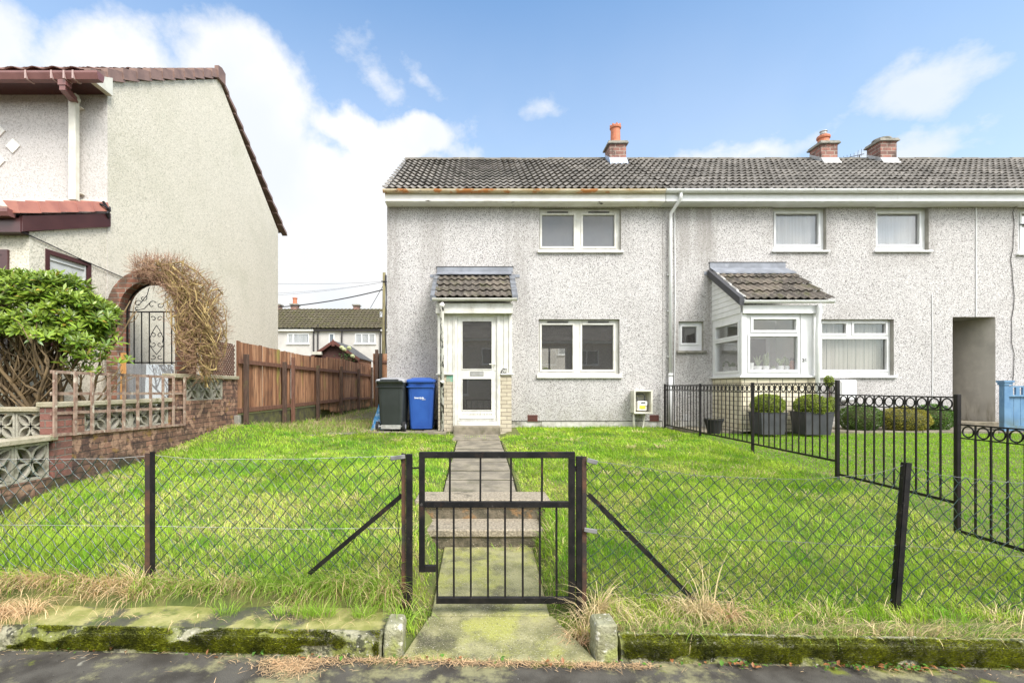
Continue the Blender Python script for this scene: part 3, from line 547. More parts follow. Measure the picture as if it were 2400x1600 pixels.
gutter('gutter', h28, -1.99, 4.02, 10.13, 5.745, .062, M_rustgut, .78, .010)
mb = MB(); mb.box(-1.97, 4.06, 10.20, 10.225, 5.535, 5.73).box(-1.97, 4.06, 10.226, 10.499, 5.52, 5.54); mb.build('fascia', M_fascia, h28)
chimney(h28, 3.64, 4.095, 13.0, 13.46, 7.62, 8.19, pot=(.52, .135), flash=pm('pale_blue_lead', (.34, .42, .58), (.42, .50, .62), 5, .5))
for i, (a, b) in enumerate(((1236.5, 1260), (1522.7, 1544))):
    mb = MB(); xa, xb = sx(a, YW), sx(b, YW); mb.ring(xa, xb, sz(987, YW), sz(972, YW), .006, YW-.006, YW-.0005)
    mb.box(xa+.006, xb-.006, YW-.004, YW-.001, sz(987, YW)+.006, sz(972, YW)-.006, 1)
    for k in range(1, 9): x = xa+(xb-xa)*k/9; mb.box(x-.003, x+.003, YW-.008, YW-.0045, sz(987, YW)+.007, sz(972, YW)-.007)
    for k in range(1, 4): z = sz(987, YW)+(sz(972, YW)-sz(987, YW))*k/4; mb.box(xa+.007, xb-.007, YW-.011, YW-.0085, z-.003, z+.003)
    mb.build('air_vent', [pm('red_vent', (.20, .05, .035)), M_dark], h28)
# gas meter box with its door missing
mx0, mx1, mz0, mz1 = sx(1480, 10.5), sx(1528, 10.22), sz(968, 10.22), sz(915, 10.22); mx0 = sx(1487, 10.22)
mb = MB(); mb.box(mx0-.0, mx0+.022, 10.22, 10.499, mz0, mz1).box(mx1-.022, mx1, 10.22, 10.499, mz0, mz1).box(mx0+.022, mx1-.022, 10.22, 10.499, mz0, mz0+.022).box(mx0+.022, mx1-.022, 10.22, 10.499, mz1-.022, mz1).box(mx0+.022, mx1-.022, 10.47, 10.497, mz0+.022, mz1-.022)
mb.ring(mx0-.012, mx1+.012, mz0-.012, mz1+.012, .034, 10.205, 10.219)
box_ = mb.build('meter_box', M_creamp, h28, bevel=.004)
mb = MB(); cx = (mx0+mx1)/2; mb.box(cx-.10, cx+.11, 10.30, 10.44, mz0+.05, mz0+.26); m_ = mb.build('gas_meter', M_tilepaint, box_, bevel=.012)
mb = MB(); mb.box(cx-.04, cx+.11, 10.285, 10.299, mz0+.17, mz0+.255); mb.box(cx-.02, cx+.07, 10.276, 10.284, mz0+.215, mz0+.24, 1); mb.build('meter_dial', [M_paintwhite, M_dark], box_)
mb = MB(); mb.box(cx-.05, cx+.07, 10.286, 10.299, mz0+.095, mz0+.155); mb.build('warning_label', pm('yellow_label', (.72, .62, .05)), box_)
mb = MB(); mb.tube([(cx+.08, 10.36, mz0+.26), (cx+.08, 10.36, mz0+.37), (cx+.04, 10.36, mz0+.41), (cx-.12, 10.36, mz0+.41)], .02, 8).tube([(cx-.08, 10.36, mz0+.26), (cx-.08, 10.36, mz0+.33), (cx-.15, 10.36, mz0+.33)], .016, 8); mb.build('meter_pipe', pm('grey_pipe', (.10, .10, .10)), box_, smooth=True)
mb = MB(); mb.tube([(mx0+.05, 10.4, mz0-.001), (mx0+.045, 10.4, .6)], .028, 8).tube([(mx1-.10, 10.4, mz0-.001), (mx1-.10, 10.4, mz0-.1), (mx1-.13, 10.38, .70), (mx1-.17, 10.36, .6)], .018, 8); mb.build('service_pipe', M_creamp, box_, smooth=True)
# ---- porch of number 28
YP = 9.70
pX0, pX1 = sx(1027, YP), sx(1199, YP); dX0, dX1 = sx(1062, YP), sx(1172.5, YP); lx0, lx1 = sx(1072, YP), sx(1164, YP); zs_ = sz(875, YP); zf_ = sz(734, YP); zd = sz(998, YP)
mb = MB()
mb.box(pX0, dX0, YP, YP+.03, zs_, zf_).box(dX1, pX1, YP, YP+.03, zs_, zf_)
mb.box(pX0-.002, pX0+.03, YP+.031, 10.497, zs_, zf_).box(pX1-.03, pX1+.002, YP+.031, 10.497, zs_, zf_)
mb.box(pX0-.012, pX0+.05, YP-.022, YP-.001, zs_, zf_).box(pX1-.055, pX1+.012, YP-.022, YP-.001, zs_, zf_)
mb.box(pX0+.20, pX0+.235, YP-.016, YP-.001, zs_, zf_).box(pX1-.16, pX1-.125, YP-.016, YP-.001, zs_, zf_)
porch = mb.build('porch', M_oldwhite, h28, bevel=.003, label='white panelled porch with brick base')
mb = MB(); mb.box(pX0, dX0-.002, YP+.001, 10.496, .5, zs_-.03).box(dX1+.002, pX1, YP+.001, 10.496, .5, zs_-.03); mb.build('brick_base', M_buff, porch)
mb = MB(); mb.box(sx(1046, YP), sx(1062, YP)-.004, YP-.002, YP+.0005, sz(894, YP), sz(877, YP)-.02).box(sx(1052, YP), sx(1062, YP)-.004, YP-.003, YP-.0021, sz(894, YP)+.03, sz(880, YP)); mb.build('green_paint', pm('green_paint_patch', (.16, .42, .30), (.30, .33, .25), 14), porch)
mb = MB(); mb.box(pX0-.05, dX0-.001, YP-.045, YP+.05, zs_-.029, zs_-.001).box(dX1+.001, pX1+.05, YP-.045, YP+.05, zs_-.029, zs_-.001); mb.build('porch_sill', M_oldwhite, porch, bevel=.004)
mb = MB(); mb.box(dX0, lx0-.001, YP-.018, YP+.06, zd, zf_-.001).box(lx1+.001, dX1, YP-.018, YP+.06, zd, zf_-.001).box(lx0, lx1, YP-.018, YP+.06, sz(741, YP)+.001, zf_-.001)
mb.box(lx0, lx1, YP-.03, YP+.06, zd, sz(986, YP)-.002); mb.box(dX0+.03, dX0+.05, YP-.026, YP-.019, zd+.02, zf_-.02).box(dX1-.05, dX1-.03, YP-.026, YP-.019, zd+.02, zf_-.02)
mb.build('door_frame', M_oldwhite, porch, bevel=.003)
YD = YP+.015; gl = [(sx(1084, YD), sx(1152, YD), sz(864, YD), sz(753, YD)), (sx(1084, YD), sx(1151.5, YD), sz(960.5, YD), sz(888, YD))]
mb = MB(); wallgrid(mb, lx0+.002, lx1-.002, sz(985, YD), sz(741, YD), YD, gl, .03, 0, 0)
for a, b, c, d in gl: mb.ring(a-.016, b+.016, c-.016, d+.016, .015, YD-.010, YD-.0005)
mb.box(lx0+.05, lx1-.05, YD-.022, YD-.0005, sz(981, YD), sz(977, YD))
door = mb.build('door', M_oldwhite, porch, bevel=.002)
mb = MB()
for a, b, c, d in gl: mb.box(a-.002, b+.002, YD+.018, YD+.024, c-.002, d+.002)
mb.build('door_glass', M_glass, porch)
mb = MB(); mb.ring(sx(1102, YD), sx(1133.5, YD), sz(880, YD), sz(870, YD), .008, YD-.012, YD-.0005); mb.box(sx(1102, YD)+.008, sx(1133.5, YD)-.008, YD-.007, YD-.0005, sz(880, YD)+.008, sz(870, YD)-.008); mb.build('letterbox', pm('tarnished_aluminium', (.45, .44, .42), (.36, .35, .33), 9, .4, metallic=.5), porch)
mb = MB(); hx = sx(1160, YD); mb.box(hx-.018, hx+.018, YD-.012, YD-.0005, sz(868, YD), sz(849, YD)); mb.tube([(hx, YD-.012, sz(854, YD)), (hx, YD-.05, sz(854, YD)), (hx-.02, YD-.055, sz(854, YD)), (hx-.12, YD-.055, sz(854, YD)+.004)], .010, 8); mb.build('door_handle', M_oldwhite, porch, smooth=False)
mb = MB()
for k in range(26):
    x = sx(1084, YD)+.6*k/26; mb.box(x, x+.012+.006*math.sin(k*3.1), YD-.0035, YD-.0005, sz(971.5, YD), sz(970.2, YD)+.004*math.sin(k*2.1))
mb.build('draught_brush', M_dark, porch)
mb = MB(); mb.box(lx0+.05, lx1-.05, 10.3, 10.32, .8, 2.9); mb.build('inner_door', pm('inner_hall_door', (.10, .09, .085)), porch)
mb = MB(); px_ = sx(1172, YP)+.01; mb.prism([(px_, zs_+.002), (px_+.12, zs_+.002), (px_+.125, zs_+.10), (px_+.03, zs_+.105)], 'y', YP-.044, YP-.028); mb.build('number_plate', M_dark, porch, bevel=.003)
text('house_number', '28', .105, M_tilepaint, porch, (px_+.068, YP-.045, zs_+.014), .001)
# porch roof
zr0, zr1 = sz(699, 9.55), sz(648, 10.49); rx0, rx1 = -.90, .80
proof = tile_roof('porch_roof', porch, rx0+.06, rx1-.06, (9.52, zr0+.0), (10.47, zr1), M_porchtile, gauge=.31, pitch=.15, amp=.032, lip=.040, seed=4)
dY, dZ = 10.47-9.52, zr1-zr0
mb = MB()
for k in range(4):
    t0, t1 = k/4, (k+1)/4+.03
    for a, b in ((rx0-.03, rx0+.085), (rx1-.085, rx1+.03)):
        y0, y1, z0, z1 = 9.50+dY*t0, 9.50+dY*t1, zr0+dZ*t0+.055, zr0+dZ*t1+.03
        mb.grid8([(a, y0, z0-.10), (b, y0, z0-.10), (b, min(y1, 10.49), z1-.10), (a, min(y1, 10.49), z1-.10), (a, y0, z0), (b, y0, z0), (b, min(y1, 10.49), z1), (a, min(y1, 10.49), z1)])
mb.build('verge', pm('grey_verge_tile', (.17, .18, .20), (.11, .115, .125), 8, .8), porch)
mb = MB(); fz0, fz1 = sz(638, 10.49), sz(626, 10.49)
mb.box(sx(1024, 10.5), sx(1202, 10.5), 10.478, 10.497, fz0, fz1).grid8([(rx0+.02, 10.37, zr1+.02), (rx1-.02, 10.37, zr1+.02), (rx1-.05, 10.477, zr1+.04), (rx0+.05, 10.477, zr1+.04), (rx0+.02, 10.37, zr1+.045), (rx1-.02, 10.37, zr1+.045), (rx1-.05, 10.477, fz0+.01), (rx0+.05, 10.477, fz0+.01)])
mb.box(sx(1008, 10.5), sx(1024, 10.5)-.002, 10.488, 10.498, fz0-.11, fz0-.05).box(sx(1202, 10.5)+.002, sx(1218, 10.5), 10.488, 10.498, fz0-.11, fz0-.05)
mb.build('flashing', M_lead, porch)
mb = MB(); mb.box(sx(1022, 10.5), sx(1204, 10.5), 10.47, 10.4985, fz1+.001, fz1+.012); mb.build('flashing_edge', M_dark, porch)
mb = MB(); Yg = 9.55; mb.box(sx(1021, Yg), sx(1202, Yg), Yg, Yg+.025, sz(734, Yg), sz(722, Yg)-.002).box(sx(1021, Yg)+.008, sx(1202, Yg)-.008, Yg+.012, Yg+.03, sz(722, Yg), sz(710, Yg)).box(sx(1021, Yg), sx(1202, Yg), Yg+.026, YP-.002, sz(734, Yg)+.002, sz(734, Yg)+.018)
for a in (sx(1021, Yg), sx(1202, Yg)-.02): mb.box(a, a+.02, Yg+.031, 10.49, sz(734, Yg)+.02, sz(712, Yg))
mb.prism([(Yg+.04, zr0-.02), (10.49, zr0-.02), (10.49, zr1-.06), (9.9, zr0+.20)], 'x', rx0+.08, rx1-.08)
mb.build('porch_fascia', M_oldwhite, porch, bevel=.003)
gutter('porch_gutter', porch, sx(1014, 9.48), sx(1211, 9.48), 9.47, sz(699, 9.47), .055, M_oldwhite, .62)
xd = sx(1036, 9.5); mb = MB(); mb.tube([(xd, 9.47, sz(709, 9.47)), (xd, 9.47, sz(722, 9.47)), (xd, 9.50, sz(728, 9.5)), (xd, 9.50, .6)], .040, 10); mb.lathe([(.040, 0), (.052, .03), (.052, .07)], (xd, 9.47, sz(720, 9.47)), 12); mb.lathe([(.047, 0), (.047, .05)], (xd, 9.50, 1.62), 12)
mb.build('downpipe', pm('peeling_white_pipe', (.80, .78, .74), (.72, .69, .63), 5, .5, layers=[dict(c=(.02, .018, .016), s=7, lo=.53, hi=.55, a=1, st=(2.5, 1, .9), d=6)]), porch, smooth=True)
mb = MB(); rj = random.Random(3); z = .62; pl = xd-.034; pr_ = []
while z < 2.95: pr_.append((z, xd-.012+rj.uniform(-.016, .016) if rj.random() > .08 else xd-.032)); z += rj.uniform(.012, .05)
for (za, ra), (zb_, rb_) in zip(pr_[:-1], pr_[1:]):
    f_ = lambda x: 9.50-math.sqrt(max(0, .0408**2-(x-xd)**2))-.0012
    mb.q([(pl, f_(pl), za), (ra, f_(ra), za), (rb_, f_(rb_), zb_), (pl, f_(pl), zb_)])
mb.build('peeled_paint', M_dark, porch)
mb = MB(); mb.box(sx(1062, 9.42), sx(1173, 9.42), 9.42, 9.70, .55, sz(999, 9.42)).box(sx(1063, 9.1), sx(1169, 9.1), 8.55, 9.415, .52, .607); kind(mb.build('door_step_ground', M_slab, bevel=.01), 'structure', 'pale concrete doorstep slabs')
# ------------------------------------------------------------------ house 26
hx = lambda a, b, c, d: (sx(a, YW), sx(b, YW), sz(d, YW), sz(c, YW))
H26 = [hx(1812, 1937, 485.5, 588), hx(2052, 2177, 485.5, 588), hx(1590.5, 1649, 753, 822), (sx(1908, YW), sx(2095, YW), sz(880, YW), sz(748, YW))]
PX = 11.04
pass_hole = (sx(2232.5, YW), PX, .79, sz(742.5, YW))
h26, mb = house('terraced_house', 'grey roughcast middle house with white gutter and glazed porch numbered 26', 4.115, PX, H26, 0, 2)
# facade with the passage cut out of its right edge
mb = MB(); wallgrid(mb, 4.115, pass_hole[0], .79, 5.66, YW, H26, .12, 0, 1); mb.q([(pass_hole[0], YW, pass_hole[3]), (PX, YW, pass_hole[3]), (PX, YW, 5.66), (pass_hole[0], YW, 5.66)])
mb.q([(pass_hole[0], YW, pass_hole[3]), (pass_hole[0], 16.5, pass_hole[3]), (PX, 16.5, pass_hole[3]), (PX, YW, pass_hole[3])], 1)
mb.q([(pass_hole[0], YW, .5), (pass_hole[0], YW, pass_hole[3]), (pass_hole[0], 16.5, pass_hole[3]), (pass_hole[0], 16.5, .5)], 1)
for xx in (4.115, PX-.001): mb.q([(xx, YW+.001, 5.66), (xx, 16.5, 5.66), (xx, 13.5, 7.86)])
mb.q([(4.115, 16.5, .5), (pass_hole[0], 16.5, .5), (pass_hole[0], 16.5, 5.66), (4.115, 16.5, 5.66)])
mb.build('wall', [M_wall, M_reveal], h26)
mb = MB(); mb.box(4.12, pass_hole[0]-.002, 10.506, 10.6, .4, .792); mb.build('plinth', M_plinth, h26)
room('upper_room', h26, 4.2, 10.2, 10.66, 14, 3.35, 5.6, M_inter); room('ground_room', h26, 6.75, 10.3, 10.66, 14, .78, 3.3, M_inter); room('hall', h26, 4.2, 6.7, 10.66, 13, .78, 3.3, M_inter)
window(h26, H26[0], YW, .11, [(1817, 1916, 502, 573)], sill=True, gm=M_glassclear, blind=(M_blind, .10, .10), sillm=M_white, sillh=.035)
window(h26, H26[1], YW, .11, [(2054.5, 2152, 502, 573)], sill=True, gm=M_glassclear, blind=(M_blind, .10, .10), sillm=M_white, sillh=.035)
window(h26, H26[2], YW, .10, [(1597.6, 1632, 766, 804)], sill=True, sillm=M_cement, sillh=.05)
window(h26, H26[3], YW, .11, [(1925, 1980.5, 759, 781), (1999.5, 2073.5, 759, 781), (1925, 2075.5, 795, 866)], gm=M_glassclear, blind=(M_creamblind, .095, .16), sillh=.05)
roofset(h26, 4.113, PX, 2)
gutter('gutter', h26, 4.03, PX, 10.12, 5.745, .066, M_white, .92)
mb = MB(); mb.box(4.07, PX, 10.192, 10.22, 5.53, 5.73).box(4.07, PX, 10.221, 10.499, 5.515, 5.535); mb.build('fascia', M_white, h26)
chimney(h26, 9.44, 9.885, 13.0, 13.46, 7.62, 8.19, pot=(.24, .145), flash=M_galv)
chimney(h26, 10.60+.46, 11.50, 13.0, 13.46, 7.62, 8.26, pot=(.07, .20), flash=M_galv)
mb = MB(); xd = sx(1573, 10.4); mb.tube([(xd+.10, 10.13, 5.70), (xd+.10, 10.14, 5.58), (xd+.06, 10.28, 5.47), (xd, 10.42, 5.34), (xd, 10.43, 5.2), (xd, 10.43, 1.80)], .036, 10).tube([(xd, 10.43, 1.80), (xd, 10.43, .6)], .046, 10).lathe([(.054, 0), (.054, .06)], (xd, 10.43, 1.78), 12)
for z in (4.0, 3.2, 2.2): mb.box(xd-.06, xd+.06, 10.46, 10.499, z, z+.025)
mb.build('downpipe', M_white, h26, smooth=True)
mb = MB(); xc = sx(1581, 10.49); mb.tube([(xc, 10.485, 5.5), (xc+.01, 10.485, 3.4), (xc-.005, 10.485, 1.7), (xc+.005, 10.485, .8)], .011, 6); xc = sx(2183.5, YW); mb.tube([(xc, 10.49, sz(690, YW)), (xc+.012, 10.49, 2.2), (xc, 10.49, .9)], .008, 6); xc = sx(2287, YW); mb.tube([(xc, 10.49, 5.5), (xc, 10.49, pass_hole[3]+.01)], .013, 6); mb.build('white_cable', M_white, h26)
mb = MB(); xa, xb, za, zb = sx(1602, YW), sx(1619, YW), sz(984.5, YW), sz(971, YW); mb.ring(xa, xb, za, zb, .008, YW-.01, YW-.001)
for k in range(1, 6): mb.box(xa+.008, xb-.008, YW-.008, YW-.001, za+(zb-za)*k/6-.004, za+(zb-za)*k/6+.004)
mb.build('air_vent', M_white, h26)
xa, xb, za, zb = sx(1969, 10.25), sx(2010, 10.25), sz(940, 10.25), sz(890, 10.25)
mb = MB(); mb.box(xa, xb, 10.25, 10.499, za, zb); mbx = mb.build('meter_cabinet', M_white, h26, bevel=.02); mb = MB(); mb.box(xa+.03, xb-.03, 10.238, 10.249, za+.03, zb-.035); mb.build('cabinet_door', M_white, mbx, bevel=.008)
# ---- porch of 26
YQ = 9.35; qX0, qX1 = 5.215, 6.665; zb0, zb1 = sz(880, YQ), sz(733, YQ)
front = [(1765, 1864, 749, 773.5), (1757, 1867, 789, 866)]
FP = [(sx(a, YQ), sx(b, YQ), sz(d, YQ), sz(c, YQ)) for a, b, c, d in front]
mb = MB(); wallgrid(mb, qX0, qX1, zb0, zb1, YQ, FP, .06, 0, 0)
for a, b, c, d in FP: mb.ring(a-.05, b+.05, c-.05, d+.05, .045, YQ-.025, YQ-.0005)
mb.box(qX0-.012, qX0+.085, YQ-.03, YQ-.0005, zb0, zb1).box(sx(1876, YQ), sx(1878, YQ), YQ-.02, YQ-.0005, zb0, zb1).box(qX1-.05, qX1+.004, YQ-.03, YQ-.0005, zb0, zb1)
# side glazing (left side of the porch, seen from the street)
sy = [(9.47, 10.35, 2.12, 2.72), (9.47, 10.35, 1.0, 2.0)]
def sideface(mb, X, y0, y1, z0, z1, holes, th, m=0):
    i0 = len(mb.v); wallgrid(mb, y0, y1, z0, z1, 0, holes, th, m, m); 
    for i in range(i0, len(mb.v)): a, b, c = mb.v[i]; mb.v[i] = (X+b, a, c)
zt1 = sz(766, 9.5); SH = [(9.46, 10.34, sz(785.5, 9.5), sz(757, 9.5)), (9.46, 10.34, sz(868, 9.5), sz(797, 9.5))]
sideface(mb, qX0, YQ+.001, 10.495, zb0, zb1, SH, .05)
for a, b, c, d in SH: mb.box(qX0-.02, qX0-.0005, a-.045, b+.045, c-.045, c-.001).box(qX0-.02, qX0-.0005, a-.045, b+.045, d+.001, d+.045).box(qX0-.02, qX0-.0005, a-.045, a-.001, c-.001, d+.001).box(qX0-.02, qX0-.0005, b+.001, b+.045, c-.001, d+.001)
sideface(mb, qX1, YQ+.001, 10.495, zb0, zb1, [], -.05)
porch26 = mb.build('porch', M_white, h26, bevel=.003, label='white glazed porch with tiled roof and cream brick base')
mb = MB()
for a, b, c, d in FP: mb.box(a-.002, b+.002, YQ+.03, YQ+.036, c-.002, d+.002)
for a, b, c, d in SH: mb.box(qX0+.025, qX0+.031, a-.002, b+.002, c-.002, d+.002)
mb.build('porch_glass', M_glassclear, porch26)
mb = MB(); mb.box(qX0-.06, qX1+.03, YQ-.06, YQ+.06, zb0-.04, zb0-.001).box(qX0-.06, qX0+.05, YQ+.061, 10.495, zb0-.04, zb0-.001); mb.build('porch_sill', M_white, porch26, bevel=.004)
mb = MB(); mb.box(qX0+.0, qX1, YQ, YQ+.1, .5, zb0-.041).box(qX0, qX0+.1, YQ+.101, 10.495, .5, zb0-.041).box(qX1-.1, qX1, YQ+.101, 10.495, .5, zb0-.041); mb.build('brick_base', M_cream_br, porch26)
mb = MB(); mb.q([(qX0+.06, 10.485, .8), (qX1-.055, 10.485, .8), (qX1-.055, 10.485, zb1), (qX0+.06, 10.485, zb1)]).q([(qX1-.056, YQ+.07, .8), (qX1-.056, 10.48, .8), (qX1-.056, 10.48, zb1), (qX1-.056, YQ+.07, zb1)]).q([(qX0+.06, YQ+.07, zb1-.01), (qX0+.06, 10.48, zb1-.01), (qX1-.06, 10.48, zb1-.01), (qX1-.06, YQ+.07, zb1-.01)]); mb.build('porch_lining', M_interpale, porch26)
ZSH = sz(868, YQ); mb = MB(); mb.box(qX0+.06, qX1-.08, YQ+.065, YQ+.30, ZSH-.03, ZSH-.001).box(qX0+.06, qX0+.30, YQ+.301, 10.4, ZSH-.03, ZSH-.001); mb.build('window_board', M_white, porch26)
mb = MB(); mb.box(5.75, 6.45, 10.44, 10.475, .8, 2.75, 0); mb.box(5.85, 6.35, 10.425, 10.439, 1.9, 2.6, 1); mb.build('inner_door', [M_white, M_dark], porch26)
rY0, rZ0, rY1, rZ1 = 9.22, sz(703.5, 9.22), 10.47, sz(638, 10.47)
tile_roof('porch_roof', porch26, 5.19, 6.94, (rY0, rZ0), (rY1, rZ1), M_porchtile, gauge=.37, pitch=.155, amp=.034, lip=.040, seed=6)
mb = MB(); nrm_ = .07; mb.grid8([(5.09, rY0-.03, rZ0-.10), (5.18, rY0-.03, rZ0-.10), (5.18, rY1, rZ1-.10), (5.09, rY1, rZ1-.10), (5.09, rY0-.03, rZ0+.055), (5.18, rY0-.03, rZ0+.055), (5.18, rY1, rZ1+.055), (5.09, rY1, rZ1+.055)])
mb.build('verge', pm('dark_verge_trim', (.045, .045, .05)), porch26)
mb = MB()
for k in range(5):
    t0, t1 = k/5, (k+1)/5; y0, y1, z0, z1 = rY0+(rY1-rY0)*t0, rY0+(rY1-rY0)*t1, rZ0+(rZ1-rZ0)*t0, rZ0+(rZ1-rZ0)*t1
    mb.grid8([(5.182, y0, z0), (5.23, y0, z0), (5.23, y1, z1), (5.182, y1, z1), (5.182, y0, z0+.085), (5.23, y0, z0+.085), (5.23, y1, z1+.06), (5.182, y1, z1+.06)])
mb.build('verge_clip', M_galv, porch26)
# cladding triangle on the left side, boards lapped
mb = MB(); zb2 = zb1+.0; nb = 9; zTop = rZ1-.10
for k in range(nb):
    z0 = zb2+(zTop-zb2)*k/nb; z1 = z0+(zTop-zb2)/nb-.004; ya = max(YQ, rY0+(z0-rZ0+.12)*(rY1-rY0)/(rZ1-rZ0)); yb_ = max(YQ, rY0+(z1-rZ0+.12)*(rY1-rY0)/(rZ1-rZ0))
    if ya < 10.48: mb.grid8([(qX0-.022, ya, z0), (qX0, ya, z0), (qX0, 10.494, z0), (qX0-.022, 10.494, z0), (qX0-.014, yb_, z1), (qX0, yb_, z1), (qX0, 10.494, z1), (qX0-.014, 10.494, z1)])
mb.prism([(YQ+.01, zb2), (10.49, zb2), (10.49, zTop), (YQ+.01, rZ0+.0)], 'x', qX0+.001, qX0+.02)
mb.build('cladding', M_white, porch26)
mb = MB(); mb.box(qX0-.01, qX1+.10, 9.27, 9.295, sz(734, 9.27), sz(715, 9.27)).box(qX0-.01, qX1+.10, 9.296, YQ-.031, sz(734, 9.27), sz(734, 9.27)+.02).box(qX0-.01, qX1+.1, 9.262, 9.2695, sz(734, 9.27), sz(734, 9.27)+.025); mb.build('porch_fascia', M_white, porch26)
gutter('porch_gutter', porch26, 5.18, 6.91, 9.20, sz(704, 9.2), .055, M_white, .68)
mb = MB(); mb.tube([(sx(1921, 9.2), 9.2, sz(713, 9.2)), (sx(1921, 9.2), 9.2, sz(722, 9.2)), (sx(1918, 9.22), 9.24, sz(780, 9.24)), (sx(1916, 9.25), 9.25, .65)], .042, 10); mb.build('downpipe', M_white, porch26, smooth=True)
mb = MB(); fz0, fz1 = sz(628, 10.49), sz(615.5, 10.49); mb.box(sx(1663, 10.5), sx(1840, 10.5), 10.478, 10.497, fz0, fz1).grid8([(5.19, 10.28, rZ1-.07), (6.93, 10.28, rZ1-.07), (6.85, 10.49, rZ1+.02), (5.19, 10.49, rZ1+.02), (5.19, 10.28, rZ1-.04), (6.93, 10.28, rZ1-.04), (6.83, 10.477, fz0), (5.16, 10.477, fz0)]).box(sx(1650, 10.5), sx(1662, 10.5), 10.488, 10.498, rZ1-.05, rZ1+.02)
mb.build('flashing', M_lead, porch26)
mb = MB(); mb.box(sx(1661, 10.5), sx(1842, 10.5), 10.47, 10.4985, fz1+.001, fz1+.012); mb.build('flashing_edge', M_dark, porch26)
text('house_number', '26', .092, M_grey, porch26, (sx(1885, YQ), YQ-.003, sz(847.5, YQ)), .002, bold=.003)
# ------------------------------------------------------------------ house 24 (right edge)
h24h = [(sx(2386, YW), sx(2386, YW)+1.2, sz(595, YW), sz(485.5, YW)), (13.3, 14.8, 1.85, 3.0)]
h24, mb = house('terraced_house', 'grey roughcast house at the right edge, beyond the open passage, blue fence before it', PX+.005, 17.5, h24h, 0, 3)
mb = MB(); XR = sx(2333, YW); wallgrid(mb, XR, 17.5, .79, 5.66, YW, h24h, .12, 0, 1); mb.q([(PX+.002, YW, pass_hole[3]), (XR, YW, pass_hole[3]), (XR, YW, 5.66), (PX+.002, YW, 5.66)])
mb.q([(XR, YW, .6), (XR, 16.5, .6), (XR, 16.5, pass_hole[3]), (XR, YW, pass_hole[3])], 2); mb.q([(PX, YW, pass_hole[3]), (XR, YW, pass_hole[3]), (XR, 16.5, pass_hole[3]), (PX, 16.5, pass_hole[3])], 1)
mb.q([(17.5, YW, .5), (17.5, 16.5, .5), (17.5, 16.5, 5.66), (17.5, 13.5, 7.86), (17.5, YW, 5.66)]); mb.q([(XR, 16.5, .5), (17.5, 16.5, .5), (17.5, 16.5, 5.66), (XR, 16.5, 5.66)])
mb.build('wall', [M_wall, M_reveal, pm('passage_render', (.66, .61, .54), (.54, .50, .44), 2.2, .85, bump=.004, layers=[dict(c=(.22, .18, .10), s=3.2, lo=.38, hi=.65, a=.85, z=(1.35, .9), st=(1, 3, .5)), dict(c=(.40, .37, .33), s=1.3, lo=.5, hi=.7, a=.6)])], h24)
mb = MB(); mb.box(XR+.002, 17.49, 10.506, 10.6, .4, .792); mb.build('plinth', M_plinth, h24)
mb = MB(); mb.box(pass_hole[0]+.002, XR-.002, 10.42, 16.5, .4, .775); mb.build('passage_step', M_slab, h24, bevel=.01)
room('room', h24, 11.6, 17.4, 10.66, 14, .8, 5.6, M_inter)
window(h24, h24h[0], YW, .11, [(2392, 2490, 502, 525), (2392, 2490, 530, 582)], gm=M_glassclear, blind=(M_blind, .10, .10), sillm=M_white, sillh=.035)
window(h24, h24h[1], YW, .11, [(2548, 2660, 762, 866)], gm=M_glassclear, blind=(M_creamblind, .10, .10), sillm=M_white, sillh=.035)
roofset(h24, PX+.001, 17.6, 3)
gutter('gutter', h24, PX+.005, 17.6, 10.12, 5.745, .066, M_white, .92)
mb = MB(); mb.box(PX+.002, 17.6, 10.192, 10.22, 5.53, 5.73).box(PX+.002, 17.6, 10.221, 10.499, 5.515, 5.535); mb.build('fascia', M_white, h24)
mb = MB(); mb.tube([(sx(2400, YW), 10.3, 5.62), (sx(2375, YW), 10.48, 5.5)]+[(sx(2372+3.5*math.sin(k*1.1)+1.5*math.sin(k*2.7), YW), 10.487, 5.4-k*.26) for k in range(16)], .006, 6); mb.build('black_cable', M_dark, h24)
